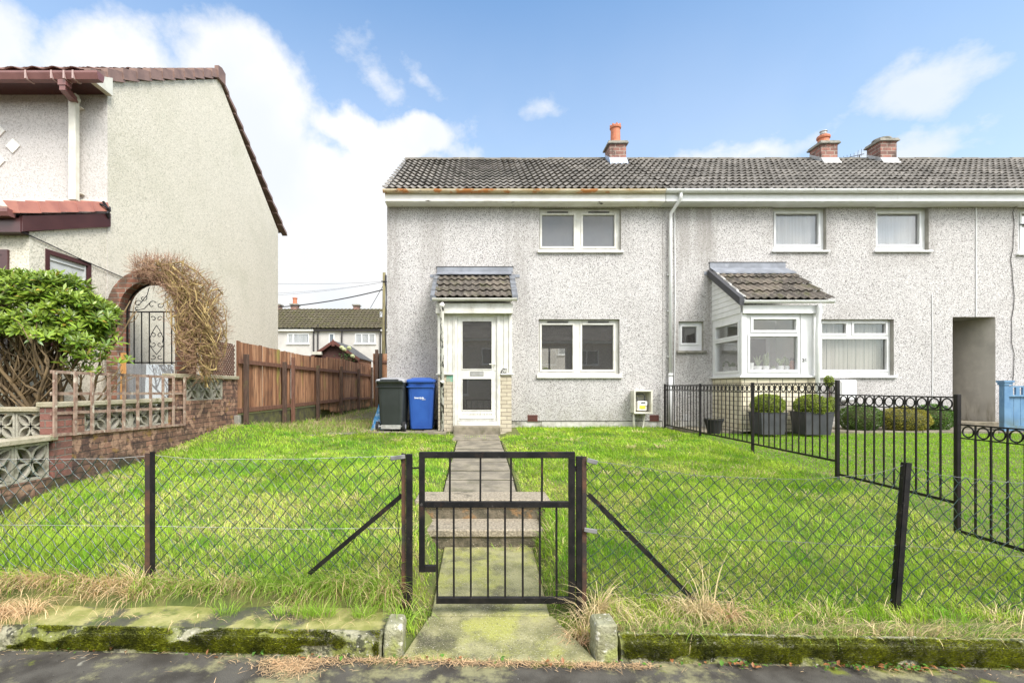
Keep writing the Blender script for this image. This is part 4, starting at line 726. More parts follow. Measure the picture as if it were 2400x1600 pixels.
# ------------------------------------------------------------------ houses across the street, seen only in the glass
def far_house(name, label, x0, x1, y, z0, zt, back, m_wall, m_roof, wins, group, fascia=M_white, dep=6, pipes=(), wf=M_white):
    h = thing(name, label, 'house', ((x0+x1)/2, y, z0), group); s_ = 1 if not back else -1     # back: facade faces +Y
    mb = MB(); ya, yb = y, y+s_*dep; mb.box(x0, x1, ya, yb, z0, zt)
    ym = (ya+yb)/2; zr = zt+1.75
    for xx in (x0, x1-.02): mb.prism([(ya, zt), (yb, zt), (ym, zr)], 'x', xx, xx+.02)
    mb.build('wall', m_wall, h)
    rf = tile_roof('roof', h, x0-.02, x1+.02, (ya-s_*.3, zt-.12), (ym, zr+.08), m_roof, gauge=.34, pitch=.30, amp=.04, lip=.05) if not back else None
    mb = MB()
    if back: mb.q([(x0, ya+.3, zt-.12), (x1, ya+.3, zt-.12), (x1, ym, zr+.08), (x0, ym, zr+.08)])
    mb.q([(x0, ym, zr+.05), (x1, ym, zr+.05), (x1, yb+s_*.3, zt-.12), (x0, yb+s_*.3, zt-.12)]); rb = mb.build('roof' if back else 'rear_slope', m_roof, h)
    mb = MB(); mb.box(x0, x1, ya-s_*.22, ya-s_*.001, zt-.30, zt-.12); mb.build('fascia', fascia, h)
    for (a, b, c, d, ml) in wins:
        yf = ya-s_*.03; mb = MB(); mb.ring(a, b, c, d, .07, min(yf, ya-s_*.001), max(yf, ya-s_*.001))
        for m_ in ml: mb.box(m_-.045, m_+.045, min(yf, ya-s_*.001), max(yf, ya-s_*.001), c+.07, d-.07)
        mb.box(a-.06, b+.06, min(ya-s_*.09, ya-s_*.002), max(ya-s_*.09, ya-s_*.002), c-.07, c-.001)
        w = mb.build('window', wf, h); mb = MB(); mb.box(a+.07, b-.07, min(ya-s_*.012, ya-s_*.004), max(ya-s_*.012, ya-s_*.004), c+.07, d-.07); mb.build('pane', M_farglass, w)
        if not back and b-a > 1: 
            mb = MB(); x = a+.1
            while x < b-.12: mb.box(x, x+.035, ya-s_*.016, ya-s_*.013, c+.08, d-.08); x += .085
            mb.build('blind', M_blind, w)
    for x, zl in pipes: mb = MB(); mb.tube([(x+.05, ya-s_*.2, zl), (x, ya-s_*.10, zt-.5), (x, ya-s_*.08, z0)], .055, 6); mb.build('downpipe', M_darkpipe, h)
    return h, rf or rb
M_farglass = pm('far_glass', (.10, .12, .14), (.16, .18, .21), .6, .08)
M_darkpipe = pm('dark_pipe', (.03, .026, .028))
M_backwall = roughcast('opposite_roughcast', (.55, .48, .42), (.62, .55, .49), (.2, .18, .16), (.3, .27, .24), (.36, .32, .28), 30, .002)  # one even warm wall colour for the houses opposite
for i in range(5):
    X = -17+i*7; far_house('terraced_house_opposite', 'grey house across the street, seen only mirrored in the windows', X, X+6.98, -14.5, .05, 5.1, True, M_backwall, M_tile,
        [(X+.8, X+2.0, 3.2, 4.3, []), (X+3.4, X+5.2, 3.2, 4.3, [X+4.3]), (X+.9, X+2.4, .95, 2.1, [X+1.6]), (X+4.2, X+5.2, .1, 2.1, [])], 'houses across the street')
# ------------------------------------------------------------------ houses behind
WB = pm('back_row_render', (.42, .40, .38), (.52, .50, .47), .8, .9, layers=[dict(c=(.40, .38, .33), s=1.1, lo=.5, hi=.75, a=.5, st=(1, 1, .4))])
YB = 35.0; zE = sz(771, YB)+.02
bx = lambda a, b, c, d, *ml: (sx(a, YB), sx(b, YB), sz(d, YB), sz(c, YB), [sx(m_, YB) for m_ in ml])
hb1, r1 = far_house('back_row_house', 'pale house in the row behind, left chimney with red pot above a wide blinded window', -19.5, sx(737, YB), YB, .6, zE+.12, False, WB, M_tile2, [bx(674, 724, 781, 805, 688)], 'row of houses behind the fence', pipes=[(sx(736, YB), zE)])
hb2, r2 = far_house('back_row_house', 'pale house in the row behind, right chimney and triple window over the shed', sx(737, YB)+.01, sx(893, YB), YB, .6, zE+.12, False, WB, M_tile2, [bx(771, 784, 781, 812), bx(832, 880, 781, 805, 848, 865)], 'row of houses behind the fence', fascia=M_darkpipe, pipes=[(sx(746, YB), sz(762, YB)), (sx(802, YB), sz(766, YB)), (sx(892, YB), zE)])
hb3, r3 = far_house('back_row_house', 'pale house in the row behind, half hidden by the telegraph pole, skylight in its roof', sx(893, YB)+.01, 14, YB, .6, zE+.12, False, WB, M_tile2, [(-3, -1.2, 3.9, 4.9, [-2]), (2, 3.5, 3.9, 4.9, [2.6]), (6, 8, 3.9, 4.9, [7]), (5, 7, 1.3, 2.5, [6])], 'row of houses behind the fence')
def bchim(par, a, b, ytop, ybot, pot):
    Y = 37.8; xl, xr = sx(a, Y), sx(b, Y); mb = MB(); mb.box(xl, xr, Y, Y+.6, sz(ybot, Y)-.6, sz(ytop, Y)).box(xl-.08, xr+.08, Y-.08, Y+.68, sz(ytop, Y)+.001, sz(ytop, Y)+.1, 1).box(xl-.05, xr+.05, Y-.25, Y-.01, sz(ybot, Y)-.2, sz(ybot, Y)-.05, 2)
    c = mb.build('chimney', [M_chbrick, M_cement, M_galv], par)
    if pot: mb = MB(); mb.lathe([(.19, 0), (.17, .1), (.16, .42), (.2, .46), (.2, .52)], ((xl+xr)/2, Y+.3, sz(ytop, Y)+.1), 10); mb.build('pot', M_terra, c)
bchim(r1, 681, 695, 714.5, 728, True); bchim(r2, 827.5, 840, 716, 729, False); bchim(r1, 645, 655, 715, 728, False)
mb = MB(); Y = 37; mb.grid8([(sx(890, 36.5), 36.5, sz(744, 36.5)), (sx(899, 36.5), 36.5, sz(744, 36.5)), (sx(899, 37.4), 37.4, sz(732, 37.4)), (sx(891, 37.4), 37.4, sz(732, 37.4)), (sx(890, 36.5), 36.4, sz(743, 36.5)), (sx(899, 36.5), 36.4, sz(743, 36.5)), (sx(899, 37.4), 37.3, sz(731, 37.4)), (sx(891, 37.4), 37.3, sz(731, 37.4))]); mb.build('skylight', M_galv, hb3)
# ------------------------------------------------------------------ left house
YL, XL = 7.5, -5.83
hl = thing('cream_house', 'cream roughcast house on the left with its tall blank gable and brown gutters', 'house', (-9, 10, .9))
zwe = 6.16; mb = MB()
wh = []
wallgrid(mb, -15, XL, .9, zwe, YL, wh, .1)
mb.q([(XL, YL, .9), (XL, 13.95, .9), (XL, 13.95, 6.12), (XL, 10.75, 8.50), (XL, YL, 6.36), ])
mb.q([(XL, 13.95, .9), (-15, 13.95, .9), (-15, 13.95, 6.12), (XL, 13.95, 6.12)])
mb.m = [1 if abs(mb.v[f[0]][1]-YL) < 1e-6 and abs(mb.v[f[2]][1]-YL) < 1e-6 else 0 for f in mb.f]; mb.build('wall', [M_cream, M_creamfront], hl)
eL, rL = (7.08, 6.235), (10.75, 8.655); tile_roof('roof', hl, -15, XL-.05, eL, rL, M_redtile, gauge=.345, pitch=.30, amp=.035, lip=.04, seed=9)
mb = MB(); mb.q([(-15, 10.75, 8.62), (XL+.03, 10.75, 8.62), (XL+.03, 14.45, 6.22), (-15, 14.45, 6.22)]); mb.build('rear_slope', M_redtile, hl)
mb = MB(); x = -15
while x < XL: mb.prism([(10.75+.13*math.cos(math.pi*t/6), 8.64+.09*math.sin(math.pi*t/6)) for t in range(7)], 'x', x, min(x+.44, XL+.06)); x += .45
mb.build('ridge', M_verge, hl)
mb = MB(); n = 11
for k in range(n):
    t0, t1 = k/n, (k+1)/n; y0, y1 = 7.12+(10.72-7.12)*t0, 7.12+(10.72-7.12)*t1+.05; z0, z1 = eL[1]+.04+(rL[1]-eL[1])*t0+.05, eL[1]+.04+(rL[1]-eL[1])*t1+.01
    mb.grid8([(XL-.10, y0, z0-.19), (XL+.055, y0, z0-.19), (XL+.045, y1, z1-.17), (XL-.10, y1, z1-.17), (XL-.10, y0, z0), (XL+.04, y0, z0), (XL+.03, y1, z1), (XL-.10, y1, z1)])
for k in range(n):
    t0, t1 = k/n, (k+1)/n; y0, y1 = 14.50-(14.50-10.78)*t0, 14.50-(14.50-10.78)*t1-.05; z0, z1 = 6.24+(8.64-6.24)*t0+.05, 6.24+(8.64-6.24)*t1+.02
    mb.grid8([(XL-.10, y1, z1-.13), (XL+.045, y1, z1-.13), (XL+.055, y0, z0-.14), (XL-.10, y0, z0-.14), (XL-.10, y1, z1-.03), (XL+.03, y1, z1-.03), (XL+.04, y0, z0-.03), (XL-.10, y0, z0-.03)])
mb.prism([(10.60, 8.45), (10.90, 8.45), (10.90, 8.72), (10.75, 8.76), (10.60, 8.72)], 'x', XL-.02, XL+.07)
mb.build('verge', M_verge, hl)
mb = MB(); Yg = 7.02; n = 8; r = .07; zt = sz(172.5, Yg)
mb.prism([(Yg-r, zt), (Yg-r, zt-.03), (Yg-r+.03, zt-.11), (Yg+r-.02, zt-.11), (Yg+r, zt-.03), (Yg+r, zt)], 'x', -15, sx(236, Yg))
gl_ = mb.build('gutter', M_brownred, hl)
mb = MB()
for xx in (70, 130, 159, 180): a = sx(xx, Yg); mb.box(a-.012, a+.012, Yg-r-.006, Yg+r, zt-.116, zt+.003)
mb.build('gutter_bracket', pm('pale_bracket', (.42, .30, .28)), gl_)
mb = MB(); mb.box(-15, sx(228, 7.2), 7.18, 7.2, 6.15, 6.25).box(-15, sx(228, 7.2), 7.201, 7.499, 6.155, 6.17); mb.build('fascia', M_brown, hl)
mb = MB(); a = sx(229, 7.2); mb.prism([(7.16, 6.135), (7.499, 6.135), (7.499, 6.42), (7.16, 6.24)], 'x', a, XL-.002); mb.build('box_end', M_creamp, hl)
mb = MB(); xd = sx(174, 7.38); mb.box(xd-.055, xd+.055, 7.33, 7.42, sz(471, 7.38), sz(222, 7.38)); mb.box(xd-.065, xd+.065, 7.32, 7.43, sz(238, 7.38), sz(229, 7.38)); mb.box(xd-.075, xd+.075, 7.415, 7.497, sz(246, 7.38)-.02, sz(246, 7.38)).box(xd-.075, xd+.075, 7.415, 7.497, sz(449, 7.38)-.02, sz(449, 7.38)); mb.build('downpipe', M_creamp, hl, bevel=.008)
mb = MB(); x2 = sx(150, 7.02); mb.box(x2-.06, x2+.06, 6.98, 7.08, zt-.19, zt-.09).grid8([(x2-.045, 6.99, zt-.26), (x2+.045, 6.99, zt-.26), (xd+.05, 7.40, 5.95), (xd-.05, 7.40, 5.95), (x2-.045, 6.99, zt-.17), (x2+.045, 6.99, zt-.17), (xd+.05, 7.40, 6.03), (xd-.05, 7.40, 6.03)]); mb.build('gutter_outlet', M_brownred, hl)
mb = MB()
for (px, py) in ((32, 343), (-3, 308), (-3, 378), (-38, 343), (-38, 413)):
    X, Z = sx(px, YL), sz(py, YL); q = .112; mb.prism([(X-q, Z), (X, Z-q*1.05), (X+q, Z), (X, Z+q*1.05)], 'y', YL-.02, YL-.001)
mb.build('diamond_tile', M_tilepaint, hl)
# porch extension of the left house
YPf = 6.2; XPs = XL-.012; mb = MB(); ztp = 3.55
mb.q([(-15, YPf, .9), (XPs, YPf, .9), (XPs, YPf, ztp), (-15, YPf, ztp)]); wy = (6.43, 7.19, 2.1, 3.42)
sideface(mb, XPs, YPf, 7.499, .9, ztp, [wy], -.06); mb.q([(XPs, YPf, ztp), (XPs, 7.499, ztp), (XPs, 7.499, 4.08), (XPs, YPf, ztp+.02)])
lp = mb.build('porch', M_cream, hl)
mb = MB(); a, b, c, d = wy
for (y0, y1, z0, z1) in ((a, a+.06, c, d), (b-.06, b, c, d), (a+.06, b-.06, d-.06, d), (a+.06, b-.06, c, c+.06)): mb.box(XPs-.05, XPs+.012, y0, y1, z0, z1)
mb.build('side_window', M_brown, lp)
mb = MB(); mb.box(XPs-.035, XPs-.028, a+.06, b-.06, c+.06, d-.06).box(XPs-.027, XPs-.01, b-.10, b-.075, c+.06, d-.06).box(XPs-.028, XPs-.01, a+.06, b-.10, d-.13, d-.11); mb.build('side_pane', pm('frosted_pane', (.62, .63, .60), (.50, .51, .49), 2, .15), lp)
mb = MB(); xw = sx(22.5, YPf); mb.ring(xw-1.4, xw, 1.9, sz(586, YPf), .07, YPf-.03, YPf-.001); mb.ring(xw-1.33, xw-.07, 1.97, sz(586, YPf)-.07, .05, YPf-.022, YPf-.002); fw = mb.build('front_window', M_brown, lp)
mb = MB(); mb.box(xw-1.26, xw-.13, YPf-.012, YPf-.003, 2.03, sz(586, YPf)-.14); mb.build('front_pane', pm('net_curtained_pane', (.42, .45, .50), (.55, .56, .58), 3, .1), lp)
pe_, pr_ = (6.02, 3.74), (7.48, 4.36)
tile_roof('porch_roof', lp, -15, XPs-.16, (6.02, 3.72), (7.48, 4.33), M_redtile, gauge=.36, pitch=.30, amp=.035, lip=.04, seed=12)
mb = MB(); n = 5
for k in range(n):
    t0, t1 = k/n, (k+1)/n; y0, y1 = 6.0+1.47*t0, 6.0+1.47*t1-.006+.02; z0, z1 = 3.89+.57*t0+.015, 3.89+.57*t1
    mb.grid8([(XPs-.02, y0, z0-.16), (XPs+.07, y0, z0-.16), (XPs+.07, y1, z1-.15), (XPs-.02, y1, z1-.15), (XPs-.15, y0, z0), (XPs+.03, y0, z0-.008), (XPs+.03, y1, z1-.008), (XPs-.15, y1, z1)])
mb.build('porch_verge', M_redverge, lp)
mb = MB(); mb.prism([(6.06, 3.53), (7.52, 4.08), (7.52, 4.29), (6.06, 3.73)], 'x', XPs+.002, XPs+.05); mb.box(-15, XPs+.03, 6.05, 6.07, 3.52, 3.70).box(-15, XPs, 6.071, YPf-.001, 3.52, 3.55); mb.build('porch_fascia', M_brown, lp)
mb = MB(); mb.prism([(5.93, 3.78), (5.93, 3.74), (5.95, 3.69), (6.03, 3.69), (6.045, 3.74), (6.045, 3.78)], 'x', -15, XPs-.02); mb.build('porch_gutter', M_brownred, lp)
mb = MB(); mb.box(-15, XPs+.02, 7.482, 7.497, 4.36, 4.50); mb.build('porch_flashing', M_creamp, lp)
mb = MB(); mb.tube([(XPs+.06, 7.35, 4.42), (XPs+.09, 7.45, 4.30), (XPs+.05, 7.5, 4.38), (XPs+.08, 7.4, 4.25), (XPs+.05, 7.47, 4.20)], .018, 5).tube([(XPs+.05, 7.30, 4.36), (XPs+.10, 7.42, 4.33), (XPs+.05, 7.48, 4.22)], .014, 5).tube([(XPs+.02, 6.08, 3.53), (XPs+.02, 6.45, 3.49), (XPs+.02, 7.0, 3.42), (XL+.02, 7.6, 3.36), (XL+.02, 7.95, 3.33)], .008, 5)
mb.build('cable', M_darkpipe, lp)
# ================================================================== OBJECTS
# ------------------------------------------------------------------ garden gate
YG = 3.13; gx = lambda z: sx(900+z/2.6133, YG); gzz = lambda z: sz(1000+z/2.6133, YG)
gate = thing('garden_gate', 'black steel bar gate closed across the garden path', 'gate', (gx(690), YG, gzz(1078)))
mb = MB(); th = .014
mb.box(gx(215), gx(250), YG-th, YG+th, gzz(885), gzz(190)-.0005).box(gx(1130), gx(1168), YG-th, YG+th, gzz(1078), gzz(190)-.0005).box(gx(215), gx(1168), YG-th, YG+th, gzz(190), gzz(152))
mb.box(gx(250), gx(1130), YG-th, YG+th, gzz(491), gzz(455)).box(gx(320), gx(1130), YG-th, YG+th, gzz(1077), gzz(1040)).box(gx(250)+.0005, gx(318), YG-th, YG+th, gzz(884), gzz(845))
mb.build('gate_frame', M_black, gate, bevel=.0015)
for x in (403, 590, 777, 967): mb = MB(); mb.bar((gx(x), YG, gzz(455)), (gx(x+1), YG, gzz(190)), .0125, .0125, (0, 1, 0)); mb.build('upper_bar', M_black, gate)
for x in (326, 428, 532, 637, 742, 850, 955, 1057): mb = MB(); mb.bar((gx(x), YG, gzz(1040)), (gx(x-1), YG, gzz(491)), .0125, .0125, (0, 1, 0)); mb.build('lower_bar', M_black, gate)
mb = MB(); mb.box(gx(172), gx(215), YG-.004, YG+.004, gzz(255), gzz(246)); mb.build('latch', M_black, gate)
for z in (255, 960): mb = MB(); mb.tube([(gx(1171), YG, gzz(z+15)), (gx(1171), YG, gzz(z-15))], .012, 8); mb.build('hinge', M_black, gate)
gp = thing('gate_post', 'black steel post with rusty angle iron left of the gate', 'post', (gx(140), YG, .1))
mb = MB(); mb.box(gx(136), gx(174), YG-.018, YG+.018, .04, gzz(166)); mb.build('post', M_black, gp, bevel=.002)
mb = MB(); mb.box(gx(107), gx(133), YG-.004, YG+.001, .04, gzz(162)).box(gx(107), gx(107)+.005, YG+.0015, YG+.035, .04, gzz(162)); mb.build('angle_iron', M_rust, gp)
mb = MB(); mb.bar((gx(45), YG-.03, gzz(190)), (gx(132), YG-.02, gzz(178)), .012, .028, (0, 0, 1)); mb.build('wire_strainer', M_dullwire, gp, bevel=.003)
gp = thing('gate_post', 'paired black steel posts hinging the gate on its right', 'post', (gx(1210), YG, .1))
mb = MB(); mb.box(gx(1177), gx(1210), YG-.016, YG+.018, .04, gzz(180)); mb.build('post', M_black, gp, bevel=.002)
mb = MB(); mb.box(gx(1213), gx(1240), YG-.006, YG, .04, gzz(180)).box(gx(1213), gx(1213)+.005, YG+.0005, YG+.035, .04, gzz(180)); mb.build('angle_iron', M_rust, gp)
mb = MB(); mb.bar((gx(1240), YG-.02, gzz(200)), (gx(1300), YG-.03, gzz(215)), .012, .03, (0, 0, 1)).bar((gx(1222), YG-.02, gzz(622)), (gx(1298), YG-.03, gzz(634)), .012, .028, (0, 0, 1)); mb.build('wire_strainer', M_dullwire, gp, bevel=.003)
# ------------------------------------------------------------------ chain-link fences
fY = lambda X: 3.155-.034*X
def chainlink(root, X0, X1, ztop, zbot, seed):
    rr = random.Random(seed); w, nz = .045, 18; mb = MB(); n = int((X1-X0)/w)+1; r = .0027
    for i in range(n):
        c = X0+w*i+w/2; pts = []
        for k in range(nz+1):
            sgn = 1 if (k+i) % 2 else -1; x = c+sgn*w/2*.98; x = min(max(x, X0), X1)
            zt, zb = ztop(x), zbot(x); u = k/nz; z = zt+(zb-zt)*u
            x += .009*math.sin(z*7+x*2.2+seed)+.004*math.sin(x*9+z*13)+(rr.random()-.5)*.004; z += .007*math.sin(x*3.1+z*4)+(rr.random()-.5)*.003
            yo = .0032*(1 if (k % 2) else -1)
            p = Vector((x, fY(x)+yo, z))
            if pts:      # straight legs with short hooked bends at the crossings
                q = pts[-1]; pts.append(q.lerp(p, .10)+Vector((0, -yo*1.0, 0))); pts.append(q.lerp(p, .90)+Vector((0, yo*.4, 0)))
            pts.append(p)
        mb.tube(pts, r, 4, caps=False)
    mb.build('wire_mesh', M_mesh, root, smooth=True)
def linewire(root, pts, r=.0015, m=M_galv):
    P = [(x, fY(x)-.006, z) for x, z in pts]; Q = []
    for a, b in zip(P[:-1], P[1:]):
        for k in range(6): t = k/6; Q.append(tuple(a[j]+(b[j]-a[j])*t for j in range(3)))
    mb = MB(); mb.tube(Q+[P[-1]], r, 5); mb.build('line_wire', m, root)
fl = thing('chain_link_fence', 'sagging green chain-link fence left of the gate', 'fence', (-2.5, 3.2, .15), 'chain-link fences beside the gate')
lt = lambda x: float(np.interp(x, [-5.2, -3.6, -2.5, -2.18, -1.9, -1.2, -.5], [1.06, 1.05, 1.06, 1.085, 1.06, 1.065, 1.09]))
chainlink(fl, -5.2, -.51, lt, lambda x: .165+.01*math.sin(x*3), 1)
linewire(fl, [(x, lt(x)) for x in (-5.2, -4.2, -3.6, -3, -2.5, -2.18, -1.9, -1.2, -.5)]); linewire(fl, [(-5.2, .60), (-2.18, .605), (-1.2, .595), (-.5, .61)])
linewire(fl, [(-5.2, .20), (-2.18, .19), (-.5, .20)], .0018, M_mesh)
XA = sx(352, 3.22)
mb = MB(); mb.box(XA-.034, XA+.0, 3.215, 3.221, .05, 1.10).box(XA+.001, XA+.034, 3.215, 3.221, .05, 1.11, 1).box(XA-.003, XA+.003, 3.2215, 3.255, .05, 1.105, 1); mb.build('fence_post', [M_rust, M_black], fl)
mb = MB(); mb.bar(S(942, 1160, 3.16), (sx(722, 3.16)-.0, 3.17, .30), .030, .006, (0, 1, 0)).bar(Vector((0, .014, 0))+S(942, 1157, 3.16), (sx(722, 3.16), 3.184, .31), .005, .03, (0, 1, 0)); mb.build('brace', M_black, fl)
fr = thing('chain_link_fence', 'sagging green chain-link fence right of the gate with a leaning post', 'fence', (3, 3.05, .15), 'chain-link fences beside the gate')
rx = lambda x: (x-1117)/1113*3.07
rt = lambda x: float(np.interp(x, [rx(v) for v in (1380, 1510, 1633, 1755, 1888, 2041, 2085, 2112, 2133, 2194, 2300, 2398, 2800)], [1.07, 1.02, .972, .958, .95, .985, 1.02, 1.05, 1.04, .985, .95, .93, .93]))
rm = lambda x: float(np.interp(x, [.7, 1.06, 1.58, 2.0, 2.53, 2.7, 2.9, 3.4, 5.2], [.62, .60, .555, .55, .52, .53, .52, .47, .45]))
chainlink(fr, .705, 5.2, rt, lambda x: float(np.interp(x, [.7, 1.6, 2.2, 2.75, 5.2], [.20, .12, .04, .10, .12])), 2)
xs_ = [rx(v) for v in (1380, 1445, 1510, 1633, 1755, 1888, 1970, 2041, 2085, 2115, 2150, 2194, 2300, 2398, 2800)]
linewire(fr, [(x, rt(x)) for x in xs_], .0013, M_dullwire); linewire(fr, [(x, rm(x)) for x in (.72, 1.06, 1.58, 2.0, 2.53, 2.7, 2.9, 3.4, 5.2)], .0013, M_dullwire); linewire(fr, [(1.1, .20), (1.6, .15), (2.1, .10), (2.45, .06), (2.62, .09), (2.72, .16)], .0014, M_dullwire)
pt, pb = S(2126, 1084, 3.04), S(2097, 1460, 3.04); sl = (pt-pb).normalized(); pb = pb-sl*.1
mb = MB(); mb.bar(pb+Vector((.012, 0, 0)), pt+Vector((.012, 0, 0)), .034, .006, (0, 1, 0)).bar(pb+Vector((-.008, .018, 0)), pt+Vector((-.008, .018, 0)), .006, .032, (0, 1, 0)); mb.build('fence_post', M_black, fr)
mb = MB(); mb.bar(S(1379, 1158, 3.13), (sx(1626, 3.12), 3.11, .15), .032, .006, (0, 1, 0)).bar(Vector((0, .016, 0))+S(1379, 1155, 3.13), (sx(1626, 3.12), 3.126, .16), .005, .03, (0, 1, 0)); mb.build('brace', M_black, fr)
# stub stones at the landing
for nm, a, b, yy, zt, lab in (('concrete_stub', 899, 943, 2.70, .19, 'squat mossy concrete stub ending the left kerb'), ('concrete_stub', 1397, 1449, 2.66, .215, 'tall pitted concrete stub starting the right kerb')):
    xa, xb = sx(a, yy), sx(b, yy); mb = MB(); nn = 5; rr = random.Random(int(a)); base = len(mb.v)
    for k in range(nn+1):
        z = -.02+(zt+.02)*k/nn; e = .006 if k == nn else 0
        for (x, y) in ((xa+e, yy+e), (xb-e, yy+e), (xb-e, yy+.16-e), (xa+e, yy+.16-e)): mb.v.append((x+(rr.random()-.5)*.008, y+(rr.random()-.5)*.008, z+(rr.random()-.5)*.008*(k == nn)))
    for k in range(nn):
        for j in range(4): mb.f.append((base+k*4+j, base+k*4+(j+1) % 4, base+(k+1)*4+(j+1) % 4, base+(k+1)*4+j)); mb.m.append(0)
    mb.f.append(tuple(base+nn*4+j for j in range(4))); mb.m.append(0)
    tag(mb.build(nm, pm('pale_pitted_concrete', (.33, .32, .21), (.20, .195, .10), 9, .9, bump=.012, bs=60, layers=[dict(c=(.70, .67, .58), s=20, lo=.58, hi=.66, a=.7), dict(c=(.07, .07, .05), s=50, lo=.62, hi=.68, a=.8), dict(c=(.26, .29, .05), s=6, lo=.5, hi=.62, a=.7, z=(.2, .06))]), bevel=.01), lab, 'stone')
# ------------------------------------------------------------------ black railing
XR_ = 4.11; rl = thing('metal_railing', 'black iron railing topped with rings, stepping down between the two gardens', 'railing', (XR_, 7, .6))
PYs = [10.37, 8.73, 7.07, 5.41, 4.06, 2.7]; PT = [1.60, 1.60, 1.605, 1.615, 1.475, 1.24]; PB = [.55, .5, .45, .38, .2, .0]
for y, t, b in zip(PYs, PT, PB): mb = MB(); w = .018; mb.box(XR_-w, XR_+w, y-w, y+w, b, t+.01); mb.build('railing_post', M_rail, rl, bevel=.003)
for (ya, yb, zt, zb, n) in ((10.345, 8.755, 1.59, .71, 13), (8.705, 7.095, 1.59, .70, 13), (7.045, 5.44, 1.595, .69, 13), (5.378, 4.09, 1.465, .545, 11), (4.03, 2.73, 1.235, .31, 11)):
    mb = MB(); mb.box(XR_-.006, XR_+.006, yb, ya, zt-.012, zt).box(XR_-.006, XR_+.006, yb, ya, zb, zb+.025).box(XR_-.005, XR_+.005, yb, ya, zt-.125, zt-.115)
    d = (ya-yb)/n
    for k in range(n+1):
        y = yb+d*k
        if 0 < k < n: mb.box(XR_-.006, XR_+.006, y-.006, y+.006, zb+.0255, zt-.1255).box(XR_-.005, XR_+.005, y-.005, y+.005, zt-.1145, zt-.0125)
        if k < n: mb.tube([(XR_, y+d/2+(.045)*math.cos(2*math.pi*q/18), zt-.0635+.045*math.sin(2*math.pi*q/18)) for q in range(19)], .0065, 5, caps=False)
    mb.build('railing_panel', M_rail, rl)
# ------------------------------------------------------------------ left boundary wall
XW = -4.40
def screen(parent, o, u, v, s_, th, nrm, mat=M_stone):     # pierced block: frame and four leaf-shaped loops
    o, u, v, nrm = Vector(o), Vector(u), Vector(v), Vector(nrm); mb = MB(); fw = .022
    def Q(a, b): return o+u*a+v*b
    for (a, b, c, d) in ((0, 0, s_, 0), (0, s_, s_, s_)): mb.bar(Q(a, b+(fw/2 if b == 0 else -fw/2)), Q(c, d+(fw/2 if d == 0 else -fw/2)), fw, th, nrm)
    for a in (fw/2, s_-fw/2): mb.bar(Q(a, fw), Q(a, s_-fw), fw, th*.98, nrm)
    c0 = s_/2
    for ca, cb in ((fw, fw), (s_-fw, fw), (s_-fw, s_-fw), (fw, s_-fw)):
        A = Vector((c0, c0)); B = Vector((ca, cb)); d = B-A; pn = Vector((-d.y, d.x)).normalized()
        for sg in (1, -1):
            pts = [A+d*t/7+pn*sg*.048*s_/.33*math.sin(math.pi*t/7) for t in range(8)]
            for p, q in zip(pts[:-1], pts[1:]): mb.bar(Q(*p), Q(*q), .019, th*.8, nrm)
    return mb.build('screen_block', mat, parent)
gw = thing('brick_garden_wall', 'mossy brick boundary wall stepping up beside the lawn, with pierced blocks and copings', 'wall', (XW-.06, 6, .2))
mb = MB(); t0, t1 = XW-.115, XW
mb.box(t0, t1, 3.0, 4.93, .0, .62).box(t0, t1, 4.931, 6.95, -.0, 1.02).box(t0, t1, 6.951, 8.74, .3, 1.335)
mb.box(t0, t1, 5.15, 5.33, 1.0205, 1.33).box(t0, t1, 6.80, 6.95, 1.0205, 1.33).box(t0, t1, 6.951, 7.20, 1.3355, 1.68).box(t0, t1, 8.25, 8.74, 1.3355, 1.68)
mb.build('brickwork', M_redbr, gw)
mb = MB(); mb.box(t0-.01, t1+.012, 4.92, 5.149, .6, 1.335); mb.build('brick_pier', M_pierbr, gw)
for (a, b, z) in ((2.9, 4.95, .995), (4.90, 6.86, 1.335), (6.86, 8.72, 1.682)): mb = MB(); mb.box(XW-.155, XW+.045, a, b, z, z+.055 if z < 1.6 else z+.06); mb.build('coping', M_coping, gw, bevel=.008)
for k in range(5): screen(gw, (XW-.055, 4.90-.37*(k+1)+.005, .622), (0, 1, 0), (0, 0, 1), .362, .09, (1, 0, 0))
for k in range(4): screen(gw, (XW-.055, 5.335+.366*k, 1.0205), (0, 1, 0), (0, 0, 1), .31, .09, (1, 0, 0)) if False else screen(gw, (XW-.055, 5.335+.366*k, 1.022), (0, 1.17, 0), (0, 0, 1), .308, .09, (1, 0, 0))
for k in range(3): screen(gw, (XW-.055, 7.205+.348*k, 1.337), (0, 1, 0), (0, 0, 1), .342, .09, (1, 0, 0))
g2 = thing('screen_block_wall', 'low pierced-block wall with flat coping at far left, in front of the cream house', 'wall', (-5.2, 5.0, 1))
for k in range(7): screen(g2, (-4.53-.31*(k+1), 5.03, .985), (1, 0, 0), (0, 0, 1), .30, .09, (0, 1, 0))
mb = MB(); mb.box(-6.8, -4.53, 4.95, 5.12, 1.287, 1.335); mb.build('coping', M_coping, g2, bevel=.008)
mb = MB(); mb.box(-6.8, -4.53, 4.99, 5.07, .9, .984); mb.build('footing', M_redbr, g2)
